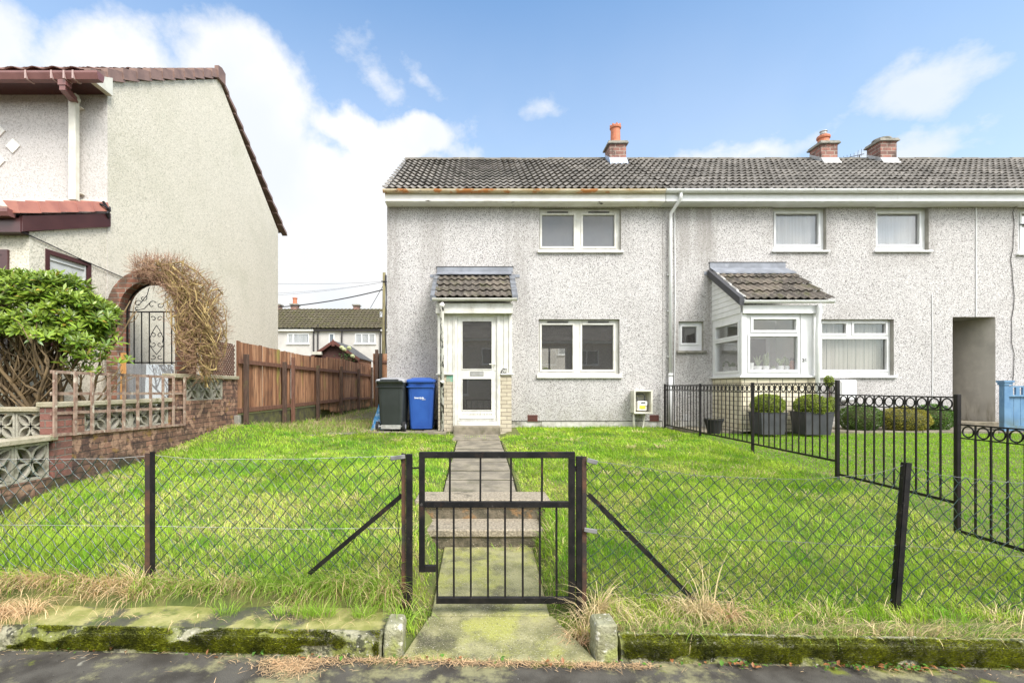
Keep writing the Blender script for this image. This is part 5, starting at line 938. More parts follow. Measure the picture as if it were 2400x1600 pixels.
# trellis leaning on the wall
tr = thing('wooden_trellis', 'flaking brown trellis panel hung along the stepped garden wall', 'trellis', (XW+.03, 6, 1))
vy = [1113*4.345/(1117-x) for x in (131, 178, 218, 257, 292, 325, 355, 383, 408, 434)]
mb = MB()
for i, y in enumerate(vy): d = .0; mb.bar((XW+.045, y, 1.03-.006*i), (XW+.045+.004*math.sin(i), y+.004*math.sin(i*2), 1.72-.003*i), .034, .02, (1, 0, 0))
mb.build('upright', M_trell, tr)
mb = MB()
for z0, z1 in ((1.705, 1.685), (1.48, 1.45), (1.275, 1.24), (1.05, .985)): mb.bar((XW+.02, vy[0]-.02, z0), (XW+.02, vy[-1]+.02, z1), .032, .018, (1, 0, 0))
mb.build('cross_slat', M_trell, tr)
# lattice panel
lt_ = MB(); ya, yb, za, zb = 7.80, 8.74, 1.75, 2.33
for sg in (1, -1):
    c = -1.0
    while c < 1.6:
        pts = []
        for t in np.linspace(-1, 1.6, 261):
            y = ya+t; z = za+(sg*t)+c if sg > 0 else zb-t-c+.3
            if ya <= y <= yb and za <= z <= zb: pts.append((y, z))
        if len(pts) > 5: (y0, z0), (y1, z1) = pts[0], pts[-1]; lt_.bar((XW-.06+sg*.005, y0, z0), (XW-.06+sg*.005, y1, z1), .030, .008, (1, 0, 0))
        c += .078
tag(lt_.build('lattice_panel', M_lattice), 'small brown diamond lattice panel beside the fence end', 'lattice')
# ------------------------------------------------------------------ brick archway and iron gate
ar = thing('brick_archway', 'brick archway beside the cream house, smothered by a bare climber', 'arch', (-5.1, 7.4, .9))
ax, asp, ri, ro = -5.095, 2.74, .435, .66
mb = MB(); mb.box(ax-ri-.19, ax-ri, 7.34, 7.58, .9, asp).box(ax+ri, ax+ri+.19, 7.34, 7.58, .9, asp)
n = 16
for k in range(n):
    t0_, t1_ = math.pi*k/n, math.pi*(k+1)/n; c = lambda r_, t: (ax+r_*math.cos(t), asp+r_*math.sin(t))
    A, B, C_, D_ = c(ri, t0_), c(ro-.03, t0_), c(ro-.03, t1_), c(ri, t1_)
    mb.grid8([(A[0], 7.34, A[1]), (B[0], 7.34, B[1]), (C_[0], 7.34, C_[1]), (D_[0], 7.34, D_[1]), (A[0], 7.58, A[1]), (B[0], 7.58, B[1]), (C_[0], 7.58, C_[1]), (D_[0], 7.58, D_[1])])
mb.build('arch_brickwork', M_archbr, ar)
ig = thing('iron_gate', 'black wrought-iron scroll gate standing in the brick archway', 'gate', (ax, 7.5, .95))
def arc(mb, c, r0, r1, a0, a1, y=7.5, rad=.007, n=16): mb.tube([(c[0]+(r0+(r1-r0)*k/n)*math.cos(a0+(a1-a0)*k/n), y, c[1]+(r0+(r1-r0)*k/n)*math.sin(a0+(a1-a0)*k/n)) for k in range(n+1)], rad, 5)
mb = MB(); g0, g1 = ax-ri+.015, ax+ri-.015
for x in (g0, g1): mb.box(x-.012, x+.012, 7.49, 7.51, 1.0, asp)
arc(mb, (ax, asp), ri-.015, ri-.015, 0, math.pi, rad=.012, n=24)
for z in (1.05, 1.93, asp-.01): mb.box(g0+.012, g1-.012, 7.492, 7.508, z-.01, z+.01)
mb.build('gate_frame', M_black, ig)
for x in (314.5, 332, 350, 384, 402.5): X = sx(x, 7.5); mb = MB(); mb.box(X-.007, X+.007, 7.494, 7.506, 1.06, asp-.02); mb.build('gate_bar', M_black, ig)
mb = MB(); cx = sx(367, 7.5)
for zc, fl_ in ((2.62, 1), (2.02, -1), (2.36, 1), (2.22, -1), (1.84, 1), (1.2, -1)):
    for sg in (1, -1): arc(mb, (cx+sg*.05, zc), .045, .012, math.pi/2*(1-sg)+sg*fl_*.6, math.pi/2*(1-sg)+sg*fl_*5.8 if True else 0, rad=.006, n=18)
for sg in (1, -1):
    mb.tube([(cx, 7.5, 2.52), (cx+sg*.05, 7.5, 2.44), (cx+sg*.105, 7.5, 2.32), (cx+sg*.09, 7.5, 2.24)], .006, 5).tube([(cx, 7.5, 2.06), (cx+sg*.05, 7.5, 2.12), (cx+sg*.105, 7.5, 2.2)], .006, 5)
for (x, z, r, s_) in ((323, 2.86, .06, 1), (336, 2.95, .06, -1), (357, 2.84, .07, 1), (375, 2.84, .06, -1), (392, 2.98, .06, 1), (320, 2.78, .03, 1)): arc(mb, (sx(x, 7.5), z), r, .012, .5, .5+s_*5.4, rad=.006, n=16)
mb.tube([(sx(325, 7.5), 7.5, 2.83), (sx(345, 7.5), 7.5, 3.0), (sx(350, 7.5), 7.5, 3.12)], .006, 5).tube([(sx(318, 7.5), 7.5, 2.75), (sx(338, 7.5), 7.5, 2.78), (sx(355, 7.5), 7.5, 2.9)], .006, 5)
mb.build('scrollwork', M_black, ig)
mb = MB(); mb.grid8([(g0, 7.26, .97), (g1+.02, 7.26, .97), (g1+.02, 7.265, .97), (g0, 7.265, .97), (g0, 7.30, 1.91), (g1+.02, 7.30, 1.89), (g1+.02, 7.305, 1.89), (g0, 7.305, 1.91)]); tag(mb.build('plastic_sheet', M_sheet), 'clear plastic sheet leaning across the bottom of the iron gate', 'sheet')
mb = MB(); mb.grid8([(sx(283, 7.2), 7.18, .97), (sx(295, 7.2), 7.18, .97), (sx(295, 7.2), 7.2, .97), (sx(283, 7.2), 7.2, .97), (sx(281, 7.3), 7.31, 2.07), (sx(293.5, 7.3), 7.31, 2.07), (sx(293.5, 7.3), 7.33, 2.07), (sx(281, 7.3), 7.33, 2.07)]); tag(mb.build('timber_plank', M_plank, bevel=.003), 'orange new timber plank leaning on the left pier of the brick arch', 'plank')
# ------------------------------------------------------------------ wooden fence
wf = thing('wooden_fence', 'red-brown vertical board fence running back beside the side passage', 'fence', (XW, 12, .7))
fposts = [(8.92, 2.16, 1), (10.7, 2.11, 1), (11.2, 2.24, 0), (12.95, 2.13, 1), (15.2, 2.2, 1), (17.4, 2.2, 1), (19.6, 2.35, 1)]
rr = random.Random(5); bays = [8.76, 10.75, 13.0, 15.2, 17.4, 19.9]
for bi in range(len(bays)-1):
    y = bays[bi]; mb = MB()
    while y < bays[bi+1]-.05:
        w = .125+rr.random()*.02; zt = 2.375+.02*math.sin(y*.9)+(rr.random()-.5)*.025+(.05 if y > 14 else 0); zb = 1.05 if y < 12.9 else 1.0-.25*min(1, (y-12.9)/2)+(rr.random()-.5)*.06
        ln = 0 if y < 13 else .05+.09*math.sin(y*.8); x = XW-.02+(rr.random()-.5)*.016; tw = (rr.random()-.5)*.014
        mb.grid8([(x-.018, y-ln, zb), (x+tw, y-ln, zb), (x-tw, y+w-ln, zb), (x-.018, y+w-ln, zb), (x-.018, y+ln, zt), (x+tw, y+ln, zt), (x-tw, y+w+ln, zt+(rr.random()-.5)*.008), (x-.018, y+w+ln, zt)]); y += w+.014
    mb.build('board_panel', M_wood, wf)
    sg = 0 if bi < 2 else (rr.random()-.5)*.12
    for z in (2.02, 1.11): mb = MB(); mb.box(XW+.001, XW+.035, bays[bi]+.01, bays[bi+1]-.01, z-.04+sg, z+.04+sg); mb.build('rail', M_redpost, wf)
for y, zt, dk in fposts: w = .038; mb = MB(); mb.box(XW+.036, XW+.036+2*w, y-w, y+w, .4, zt); mb.build('post', M_darkwood if dk else M_redpost, wf, bevel=.004)
mb = MB(); mb.box(XW-.10, XW-.005, 8.76, 13.4, .4, 1.01); mb.build('footing_wall', pm('mossy_footing', (.06, .055, .035), (.12, .12, .04), 6, .95, bump=.01), wf)
mb = MB(); mb.box(XW+.0, XW+.09, 8.60, 8.70, .7, 1.03); tag(mb.build('concrete_stub', M_cement, bevel=.008), 'small pale concrete stub at the foot of the first fence post', 'stone')
cf = thing('wooden_fence', 'short stretch of tall boards closing the end of the side passage by the telegraph pole', 'fence', (-3, 20, .7))
mb = MB(); x = -4.36
while x < -1.7: w = .12+rr.random()*.02; zt = 2.93+(rr.random()-.5)*.05; mb.box(x, x+w, 20.0, 20.02, .7, zt); x += w+.005
mb.build('board_panel', M_wood, cf)
for xx, zt, m_ in ((sx(883, 19.9), 3.1, M_darkwood), (sx(891, 19.8), 2.95, M_dark)): mb = MB(); mb.box(xx-.06, xx+.06, 19.85, 19.97, .6, zt); mb.build('post', m_, cf)
mb = MB(); mb.box(-4.36, -1.7, 19.955, 19.998, 2.55, 2.65); mb.build('rail', M_redpost, cf)
# ------------------------------------------------------------------ shed
sh = thing('garden_shed', 'dark brown timber shed with felt roof rising above the fence', 'shed', (-5.7, 20.3, .8)); a0, a1, ac = -6.62, -4.78, -5.70
mb = MB(); zE2, zA = 2.72, 3.36; mb.prism([(a0, .8), (a1, .8), (a1, zE2), (ac, zA-.04), (a0, zE2)], 'y', 19.06, 21.55); mb.build('shed_wall', pm('dark_shed_boards', (.085, .035, .028), (.06, .027, .022), 6, .8, st=(1, 1, 8)), sh)
mb = MB()
for k in range(16): z = .9+k*.115; mb.grid8([(a1+.001, 19.1, z), (a1+.022, 19.1, z), (a1+.022, 21.5, z), (a1+.001, 21.5, z), (a1+.001, 19.1, z+.112), (a1+.008, 19.1, z+.112), (a1+.008, 21.5, z+.112), (a1+.001, 21.5, z+.112)])
mb.build('side_boards', pm('orange_shed_boards', (.40, .19, .10), (.30, .13, .07), 6, .8, st=(1, 1, 6)), sh)
mb = MB(); o_ = .10
for s_, xe in ((-1, a0-.1), (1, a1+.1)): mb.grid8([(ac, 18.9, zA+.0), (xe, 18.9, zE2-.05), (xe, 21.6, zE2-.05), (ac, 21.6, zA), (ac, 18.9, zA+.03), (xe, 18.9, zE2-.02), (xe, 21.6, zE2-.02), (ac, 21.6, zA+.03)])
mb.build('shed_roof', pm('roofing_felt', (.075, .07, .066), (.11, .105, .10), 5, .9), sh)
mb = MB(); mb.bar((ac, 18.88, zA-.02), (a0-.12, 18.88, zE2-.10), .03, .11, (0, 0, 1)).bar((ac, 18.88, zA-.02), (a1+.12, 18.88, zE2-.10), .03, .11, (0, 0, 1)).box(a0, a1, 18.99, 19.05, 2.60, 2.70).prism([(ac-.06, zA-.2), (ac+.06, zA-.2), (ac+.05, zA), (ac, zA+.10), (ac-.05, zA)], 'y', 18.86, 18.875); mb.build('bargeboard', pm('brown_bargeboard', (.15, .05, .035), (.11, .04, .03)), sh)
mb = MB(); mb.box(sx(733, 18.9), sx(754, 18.9), 18.84, 18.98, sz(831, 18.9), sz(824, 18.9)); mb.build('lamp_box', M_creamp, sh)
# ------------------------------------------------------------------ telegraph pole and wires
YT = 27; xp = sx(900.5, YT); tp = thing('telegraph_pole', 'weathered wooden telegraph pole behind the corner of the end house', 'pole', (xp, YT, .6))
mb = MB(); mb.tube([(xp-.05, YT, .4), (xp, YT, sz(639, YT))], [.12, .085], 10); mb.build('pole_shaft', pm('weathered_pole', (.21, .18, .085), (.13, .11, .06), 6, .9, st=(4, 4, .5)), tp, smooth=True)
mb = MB(); mb.box(xp+.06, xp+.14, YT-.1, YT+.02, sz(668, YT), sz(645, YT)).tube([(xp+.12, YT-.08, sz(650, YT)), (xp+.16, YT-.1, sz(700, YT)), (xp+.10, YT-.12, sz(760, YT)), (xp+.15, YT-.12, sz(830, YT))], .035, 5).tube([(xp-.15, YT-.1, sz(660, YT)), (xp+.22, YT-.1, sz(661, YT))], .03, 5); mb.build('bracket', M_darkpipe, tp)
def wire(name, lab, a, b, sag, r):
    a, b = Vector(a), Vector(b); mb = MB(); mb.tube([a.lerp(b, t/14)-Vector((0, 0, sag*4*(t/14)*(1-t/14))) for t in range(15)], r, 5); tag(mb.build(name, M_darkpipe), lab, 'cable', 'overhead cables from the pole')
wire('overhead_cable', 'thick overhead cable dropping left from the telegraph pole', (xp, YT, sz(678, YT)), S(560, 722, 30), .3, .035)
wire('overhead_cable', 'thin topmost overhead cable running level from the pole', (xp, YT, sz(660, YT)), S(560, 662, 31), .12, .008)
wire('overhead_cable', 'thin overhead cable, upper of the pair fanning down from the pole', (xp, YT, sz(661, YT)), S(560, 690, 24), .15, .006)
wire('overhead_cable', 'thin overhead cable, lower of the pair fanning down from the pole', (xp, YT, sz(661, YT)), S(560, 696, 24), .15, .006)
wire('overhead_cable', 'short steep stay wire falling from the pole towards the roofs', (xp, YT, sz(665, YT)), S(868, 722, 34), .0, .018)
# ------------------------------------------------------------------ TV aerial
ta = thing('tv_aerial', 'dark TV aerial on the ridge between the two right chimneys', 'aerial', (sx(2015, 13.7), 13.7, 7.9)); mb = MB()
A, B = S(1968, 374, 13.7), S(2025, 361, 13.7); mb.tube([A, B], .010, 5).tube([S(2014, 363, 13.7), (sx(2014, 13.7), 13.7, 7.9)], .014, 6).tube([S(2008, 371, 13.7), S(2034, 371, 13.7)], .010, 5)
mb.build('boom', M_darkpipe, ta); mb = MB()
for k in range(7): p = A.lerp(B, k/7+.02); h_ = .055+.006*k; mb.tube([p-Vector((0, 0, h_*.6)), p+Vector((.02*(k > 4), 0, h_*(1.2 if k < 5 else 1.8)))], .006, 4)
mb.build('elements', M_darkpipe, ta)
# ------------------------------------------------------------------ wheelie bins
def wheelie(label, loc, rot, mbody, mlid, print_=None):
    root = thing('wheelie_bin', label, 'bin', (0, 0, 0), 'wheelie bins beside the porch')
    def secs(prof, mb):      # rounded-rectangle sections (w, d, z, y offset)
        k = 4; rings = []
        for (w, d, z, yo, r) in prof:
            b = len(mb.v)
            for q, (cx_, cy_) in enumerate(((w/2-r, d/2-r), (-w/2+r, d/2-r), (-w/2+r, -d/2+r), (w/2-r, -d/2+r))):
                for j in range(k+1): t = math.pi/2*(q+j/k); mb.v.append((cx_+r*math.cos(t), yo+cy_+r*math.sin(t), z))
            rings.append(b)
        N = 4*(k+1)
        for a, b in zip(rings[:-1], rings[1:]):
            for j in range(N): mb.f.append((a+j, a+(j+1) % N, b+(j+1) % N, b+j)); mb.m.append(0)
        mb.f.append(tuple(rings[0]+j for j in reversed(range(N)))); mb.m.append(0); mb.f.append(tuple(rings[-1]+j for j in range(N))); mb.m.append(0)
    mb = MB(); secs([(.44, .48, .04, .0, .05), (.45, .50, .10, .0, .05), (.535, .64, .90, -.0, .06), (.545, .65, .905, 0, .06), (.555, .66, .93, 0, .06), (.565, .67, .985, 0, .05)], mb); body = mb.build('bin_body', mbody, root, smooth=False)
    if True:      # moulded rim, corner ribs and base band
        mb = MB(); mb.box(-.285, .285, -.345, -.328, .885, .905).box(-.285, .285, .328, .345, .885, .905)
        for sx_ in (-1, 1):
            for sy_ in (-1, 1): mb.grid8([(sx_*.150-.006, sy_*.250-.004, .12), (sx_*.150+.006, sy_*.250-.004, .12), (sx_*.150+.006, sy_*.250+.004, .12), (sx_*.150-.006, sy_*.250+.004, .12), (sx_*.185-.006, sy_*.318-.004, .86), (sx_*.185+.006, sy_*.318-.004, .86), (sx_*.185+.006, sy_*.318+.004, .86), (sx_*.185-.006, sy_*.318+.004, .86)])
        mb.build('moulded_rim', mbody, body)
    mb = MB(); secs([(.585, .70, .975, -.005, .06), (.60, .715, .99, -.005, .06), (.60, .715, 1.02, -.005, .06), (.565, .67, 1.045, 0, .07), (.46, .58, 1.055, .0, .08), (.40, .50, 1.075, 0, .08), (.34, .40, 1.082, 0, .08)], mb)
    mb.box(-.06, .06, -.385, -.345, .985, 1.005); lid = mb.build('lid', mlid, root, smooth=False)
    mb = MB(); mb.tube([(-.26, .33, .97), (-.25, .39, 1.0), (.25, .39, 1.0), (.26, .33, .97)], .018, 8).tube([(-.18, .36, 1.0), (-.18, .40, 1.03), (.18, .40, 1.03), (.18, .36, 1.0)], .014, 6); mb.build('handle', mbody, root)
    for s_ in (-1, 1):
        mb = MB(); xw_ = s_*.27; mb.tube([(xw_-.025, .25, .10), (xw_+.025, .25, .10)], .10, 18); wh_ = mb.build('wheel', M_rub, root); mb = MB(); mb.tube([(xw_-.028, .25, .10), (xw_+.028, .25, .10)], .05, 12); mb.build('hub', M_plastlid, wh_)
    mb = MB(); mb.tube([(-.25, .25, .10), (.25, .25, .10)], .012, 8).box(-.20, .20, .22, .27, .05, .13); mb.build('axle', M_galv if mbody is M_plast else mbody, root)
    if print_:
        text('bin_lettering', 'Inverclyde', .050, M_paintwhite, body, (-.035, -.3025, .655), .0015, rotx=95, sxx=.92, bold=.0012); text('bin_lettering', 'council', .026, M_paintwhite, body, (.055, -.3008, .632), .0015, rotx=95, bold=.0006)
    root.location = loc; root.rotation_euler = (0, 0, R(rot)); return root
wheelie('black wheelie bin with faded grey lid, wheels facing the street', (sx(923, 9.75), 9.78, .655), 176, M_plast, M_plastlid)
wheelie('blue wheelie bin with white council lettering, beside the porch', (sx(988.5, 9.85), 9.92, .655), 1.5, M_blue, M_blue, True)
mb = MB(); rr = random.Random(8); pts = []
for k in range(9):
    t = k/8; w = .02+.10*t**1.2; z = 1.30-.66*t; ring = [(sx(890-12*t, 9.7)+w*1.0*math.cos(a)*(1+.25*math.sin(a*5+k)), 9.86+w*.8*math.sin(a), z+.012*math.sin(a*4+k)) for a in [2*math.pi*j/14 for j in range(14)]]
    pts.append(ring)
for r_ in pts: mb.v += r_
for k in range(8):
    for j in range(14): mb.f.append((k*14+j, k*14+(j+1) % 14, (k+1)*14+(j+1) % 14, (k+1)*14+j)); mb.m.append(0)
tag(mb.build('plastic_bag', M_bluebag), 'blue and white plastic bag slumped beside the black bin', 'bag')
# ------------------------------------------------------------------ blue fence at right edge
bf = thing('blue_fence', 'pale blue painted timber fence with capped post at the right edge', 'fence', (12.4, 9.3, .7)); YF_ = 9.4
Mb = pm('faded_blue_paint', (.085, .19, .34), (.12, .24, .39), 5, .6, layers=[dict(c=(.10, .13, .09), s=3, lo=.40, hi=.65, a=.8, z=(1.05, .72)), dict(c=(.30, .40, .46), s=7, lo=.6, hi=.75, a=.6, st=(4, 4, .4))])
xa = sx(2354, YF_); mb = MB(); mb.box(xa, xa+.10, YF_, YF_+.1, .6, sz(896, YF_)); mb.build('post', Mb, bf, bevel=.004)
mb = MB(); mb.box(xa-.03, xa+.17, YF_-.03, YF_+.13, sz(896, YF_)+.001, sz(892, YF_)+.005).box(xa-.015, xa+.15, YF_-.015, YF_+.115, sz(896, YF_)-.05, sz(896, YF_)); mb.build('post_cap', Mb, bf)
mb = MB(); zt, zm = sz(904, YF_), sz(925, YF_)
mb.box(xa+.10, xa+2.6, YF_+.01, YF_+.05, zt-.03, zt).box(xa+.10, xa+2.6, YF_+.01, YF_+.05, zm-.035, zm).box(xa+.10, xa+2.6, YF_+.01, YF_+.05, .68, .78)
for k in range(18): x = xa+.11+k*.135; mb.box(x, x+.128, YF_+.051, YF_+.07, .66, zm); mb.box(x+.0, x+.075, YF_+.012, YF_+.045, zm, zt-.031)
mb.build('board_panel', Mb, bf)
# ------------------------------------------------------------------ things behind the neighbour's porch glass, pots and planters
M_cactus = pm('grey_green_cactus', (.13, .17, .09), (.20, .24, .13), 30, .8); M_potw = pm('white_glazed_pot', (.82, .82, .80), None, 1, .3)
def cactus(x, y, z, r, h, kind_, label, tall=0.1):
    t = thing('potted_cactus', label, 'cactus', (x, y, z), 'cacti on the porch window board'); mb = MB(); mb.lathe([(r*.78, 0), (r, h), (r*.92, h), (r*.88, h*.9)], (x, y, z), 14); mb.build('pot', M_potw, t, smooth=False)
    mb = MB(); zz = z+h*.9
    if kind_ == 'ball': mb.lathe_e((x, y, zz+tall*.45), r*.75, r*.75, tall*.55, 12, 0)
    elif kind_ == 'column':
        for k in range(5): a = k*1.3; mb.tube([(x+.02*math.cos(a), y+.02*math.sin(a), zz), (x+.045*math.cos(a), y+.03*math.sin(a), zz+tall*(.35+.12*k)), (x+.055*math.cos(a), y+.03*math.sin(a), zz+tall*(.55+.11*k))], [.022, .024, .014], 8)
    elif kind_ == 'pear':
        for (dx, dz, rx_, rz_) in ((0, .05, .04, .055), (-.05, .12, .045, .05), (.05, .11, .04, .05), (.09, .17, .028, .04)): mb.lathe_e((x+dx, y, zz+dz), rx_, .014, rz_, 12, 0)
    elif kind_ == 'blade':
        for k in range(6): a = k*1.05; mb.tube([(x, y, zz), (x+.06*math.cos(a), y+.03*math.sin(a), zz+tall*(.5+.1*k)), (x+.09*math.cos(a), y+.04*math.sin(a), zz+tall*(.7+.09*k))], [.016, .012, .003], 5)
    elif kind_ == 'arch':
        mb.tube([(x+.07*math.cos(q), y, zz+tall*math.sin(q)) for q in np.linspace(.1, 3.0, 12)], .018, 7)
    mb.build('plant', M_cactus, t)
zc = ZSH; yc = YQ+.19
for (px, r, h, k_, tl, lab) in ((1761, .045, .16, 'ball', .02, 'tall white vase at the left end of the porch front window'), (1775.5, .082, .095, 'blade', .20, 'bladed cactus in a wide white pot, second along the porch front'), (1795, .068, .10, 'column', .28, 'tallest many-armed cactus in a white pot on the porch front board'),
        (1812, .055, .05, 'ball', .05, 'tiny cactus in a low white bowl on the porch front board'), (1829, .068, .10, 'pear', .2, 'prickly-pear cactus in a white pot on the porch front board'), (1844.5, .05, .10, 'ball', .17, 'rounded barrel cactus in a narrow white pot near the number panel')):
    cactus(sx(px, yc), yc, zc, r, h, k_, lab, tl)
t = thing('terracotta_figure', 'small terracotta figure with dark hat at the right end of the porch window', 'ornament', (sx(1857, yc), yc, zc)); mb = MB(); x, y = sx(1857, yc), yc
mb.lathe([(.04, 0), (.05, .04), (.03, .12), (.045, .16), (.03, .21)], (x, y, zc), 10).tube([(x-.03, y, zc+.14), (x-.06, y, zc+.10)], .012, 6); mb.build('figure', M_terra, t); mb = MB(); mb.lathe([(.055, .21), (.04, .23), (.03, .26)], (x, y, zc), 10); mb.build('hat', M_dark, t)
xc_ = qX0+.17
for (yy, r, h, k_, tl, lab) in ((9.62, .06, .09, 'blade', .12, 'spiky cactus in the white pot nearest the porch corner, side window'), (9.98, .07, .10, 'ball', .10, 'round cactus in the middle white pot of the porch side window'), (10.25, .07, .11, 'arch', .12, 'arching cactus in the white pot at the back of the porch side window')):
    cactus(xc_, yy, zc, r, h, k_, lab, tl)
t = thing('dark_ornament', 'small dark ornament between pots in the porch side window', 'ornament', (xc_, 9.78, zc)); mb = MB(); mb.lathe([(.04, 0), (.02, .05), (.035, .10), (.015, .15)], (xc_, 9.78, zc), 8).tube([(xc_, 9.72, zc+.08), (xc_, 9.84, zc+.12)], .012, 5); mb.build('figure', M_dark, t)
mb = MB(); Yt = 11.0; mb.ring(sx(1598, Yt), sx(1604.5, Yt), sz(803, Yt)-.02, sz(796, Yt), .01, Yt, Yt+.01).box(sx(1598, Yt)+.01, sx(1604.5, Yt)-.01, Yt+.003, Yt+.008, sz(803, Yt)-.01, sz(796, Yt)-.01, 1)
mb.box(4.3, 5.0, Yt+.02, Yt+.2, 1.9, sz(803, Yt)-.021); mb.build('window_picture', [M_white, M_terra], h26)
M_charc = pm('charcoal_planter', (.035, .037, .042), (.055, .057, .062), 5, .55, layers=[dict(c=(.12, .12, .12), s=3, lo=.55, hi=.8, a=.4)])
def planter(x0, x1, yf, dpt, z0, z1, label):
    t = thing('square_planter', label, 'planter', ((x0+x1)/2, yf+dpt/2, z0), 'charcoal planters'); cx_, cy_ = (x0+x1)/2, yf+dpt/2; w = (x1-x0)/2
    mb = MB(); mb.grid8([(cx_-w*.84, cy_-dpt*.42, z0), (cx_+w*.84, cy_-dpt*.42, z0), (cx_+w*.84, cy_+dpt*.42, z0), (cx_-w*.84, cy_+dpt*.42, z0), (cx_-w, cy_-dpt/2, z1), (cx_+w, cy_-dpt/2, z1), (cx_+w, cy_+dpt/2, z1), (cx_-w, cy_+dpt/2, z1)]); mb.build('planter_body', M_charc, t, bevel=.006)
    mb = MB(); e = .028; mb.box(cx_-w-.004, cx_+w+.004, yf-.004, yf+e, z1+.0005, z1+.012).box(cx_-w-.004, cx_+w+.004, yf+dpt-e, yf+dpt+.004, z1+.0005, z1+.012).box(cx_-w-.004, cx_-w+e, yf+e+.001, yf+dpt-e-.001, z1+.0005, z1+.012).box(cx_+w-e, cx_+w+.004, yf+e+.001, yf+dpt-e-.001, z1+.0005, z1+.012); mb.build('rim', M_charc, t); return t
ppos = [(5.24, 5.74, 8.75, .42, .66, 1.06), (6.02, 6.58, 8.72, .42, .66, 1.07)]
planter(*ppos[0], 'charcoal square planter with clipped box ball, left of the pair'); planter(*ppos[1], 'charcoal square planter with clipped box ball, right of the pair')
pt_ = thing('plant_pot', 'small empty black plastic plant pot behind the railing', 'pot', (sx(1673, 9.0), 9.0, .66)); mb = MB(); mb.lathe([(.11, 0), (.165, .24), (.18, .245), (.18, .275), (.165, .275), (.15, .25)], (sx(1673, 9.0), 9.0, .67), 20); mb.build('pot', M_rub, pt_); mb = MB(); mb.lathe([(.155, .24), (.15, .262)], (sx(1673, 9.0), 9.0, .67), 20); mb.build('soil', M_weedy, pt_)
# ================================================================== VEGETATION (numpy-built)
def npmesh(name, V, Fq, mat, col=None, parent=None, sizes=None, smooth=False):
    me = bpy.data.meshes.new(name); V = np.asarray(V, np.float32); me.vertices.add(len(V)); me.vertices.foreach_set('co', V.ravel())
    fs = np.concatenate([f.ravel() for f in Fq]); tot = np.concatenate([np.full(len(f), f.shape[1], np.int32) for f in Fq]); st = np.concatenate([[0], np.cumsum(tot)[:-1]])
    me.loops.add(len(fs)); me.loops.foreach_set('vertex_index', fs.astype(np.int32)); me.polygons.add(len(tot)); me.polygons.foreach_set('loop_start', st.astype(np.int32)); me.polygons.foreach_set('loop_total', tot)
    if smooth: me.polygons.foreach_set('use_smooth', np.ones(len(tot), bool))
    me.update(calc_edges=True); me.materials.append(mat)
    if col is not None:
        a = me.attributes.new('Col', 'FLOAT_COLOR', 'POINT'); c = np.ones((len(V), 4), np.float32); c[:, :3] = col; a.data.foreach_set('color', c.ravel())
    o = bpy.data.objects.new(name, me); COL.objects.link(o)
    if parent is not None:
        o.parent = parent; o.location = -Vector(parent.location)
    return o
def vnoise(X, Y, sc, seed):
    r = np.random.RandomState(seed); g = r.rand(64, 64); x = X*sc+100; y = Y*sc+100; i = np.floor(x).astype(int); j = np.floor(y).astype(int); fx = x-i; fy = y-j; fx = fx*fx*(3-2*fx); fy = fy*fy*(3-2*fy)
    G = lambda a, b: g[a % 64, b % 64]; return (G(i, j)*(1-fx)+G(i+1, j)*fx)*(1-fy)+(G(i, j+1)*(1-fx)+G(i+1, j+1)*fx)*fy
def fbm(X, Y, sc, seed): return (vnoise(X, Y, sc, seed)+.5*vnoise(X, Y, sc*2.1, seed+1)+.25*vnoise(X, Y, sc*4.3, seed+2))/1.75
def blades(P, L, Wd, az, th0, th1, c, nseg=2, face=None):
    n = len(P); L = np.broadcast_to(L, n); Wd = np.broadcast_to(Wd, n); h = np.stack([np.cos(az), np.sin(az), np.zeros(n)], 1)
    wa = RNG.uniform(0, 2*np.pi, n) if face is None else face; wv = np.stack([np.cos(wa), np.sin(wa), np.zeros(n)], 1)
    pts = [P]; cur = P.copy()
    for k in range(nseg):
        th = th0+(th1-th0)*(k/(max(1, nseg-1))); cur = cur+(h*np.sin(th)[:, None]+np.array([0, 0, 1.])*np.cos(th)[:, None])*(L/nseg)[:, None]; pts.append(cur)
    V = []
    for k in range(nseg):
        w = (Wd*(1-.55*k/nseg)/2)[:, None]*wv; V += [pts[k]-w, pts[k]+w]
    V.append(pts[nseg]); m = 2*nseg+1; V = np.stack(V, 1).reshape(-1, 3); b = np.arange(n)*m; F = []
    for k in range(nseg-1): F.append(np.stack([b+2*k, b+2*k+1, b+2*k+3, b+2*k+2], 1))
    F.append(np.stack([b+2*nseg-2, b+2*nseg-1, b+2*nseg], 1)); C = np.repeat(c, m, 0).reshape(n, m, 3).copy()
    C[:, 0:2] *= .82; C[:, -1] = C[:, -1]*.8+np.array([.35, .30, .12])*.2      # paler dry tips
    return V, F, C.reshape(-1, 3)
def join(parts):
    V, F, C, o = [], [], [], 0
    for v, f, c in parts: V.append(v); C.append(c); F += [x+o for x in f]; o += len(v)
    return np.concatenate(V), F, np.concatenate(C)
M_grass = pm('grass_blade', None, attr='Col', rough=.5, spec=.3, trans=.42)
M_straw = pm('dry_grass_blade', None, attr='Col', rough=.7, spec=.2, trans=.25)
M_leaf = pm('glossy_leaf', None, attr='Col', rough=.32, spec=.5, trans=.22)
M_bush = pm('box_leaf', None, attr='Col', rough=.5, spec=.4, trans=.2)
M_twig = pm('bare_twig', None, attr='Col', rough=.8, spec=.2)
def lawnpts(x0, x1, y0, y1, dens):
    n = int((x1-x0)*(y1-y0)*dens); X = RNG.uniform(x0, x1, n); Y = RNG.uniform(y0, y1, n); return X, Y
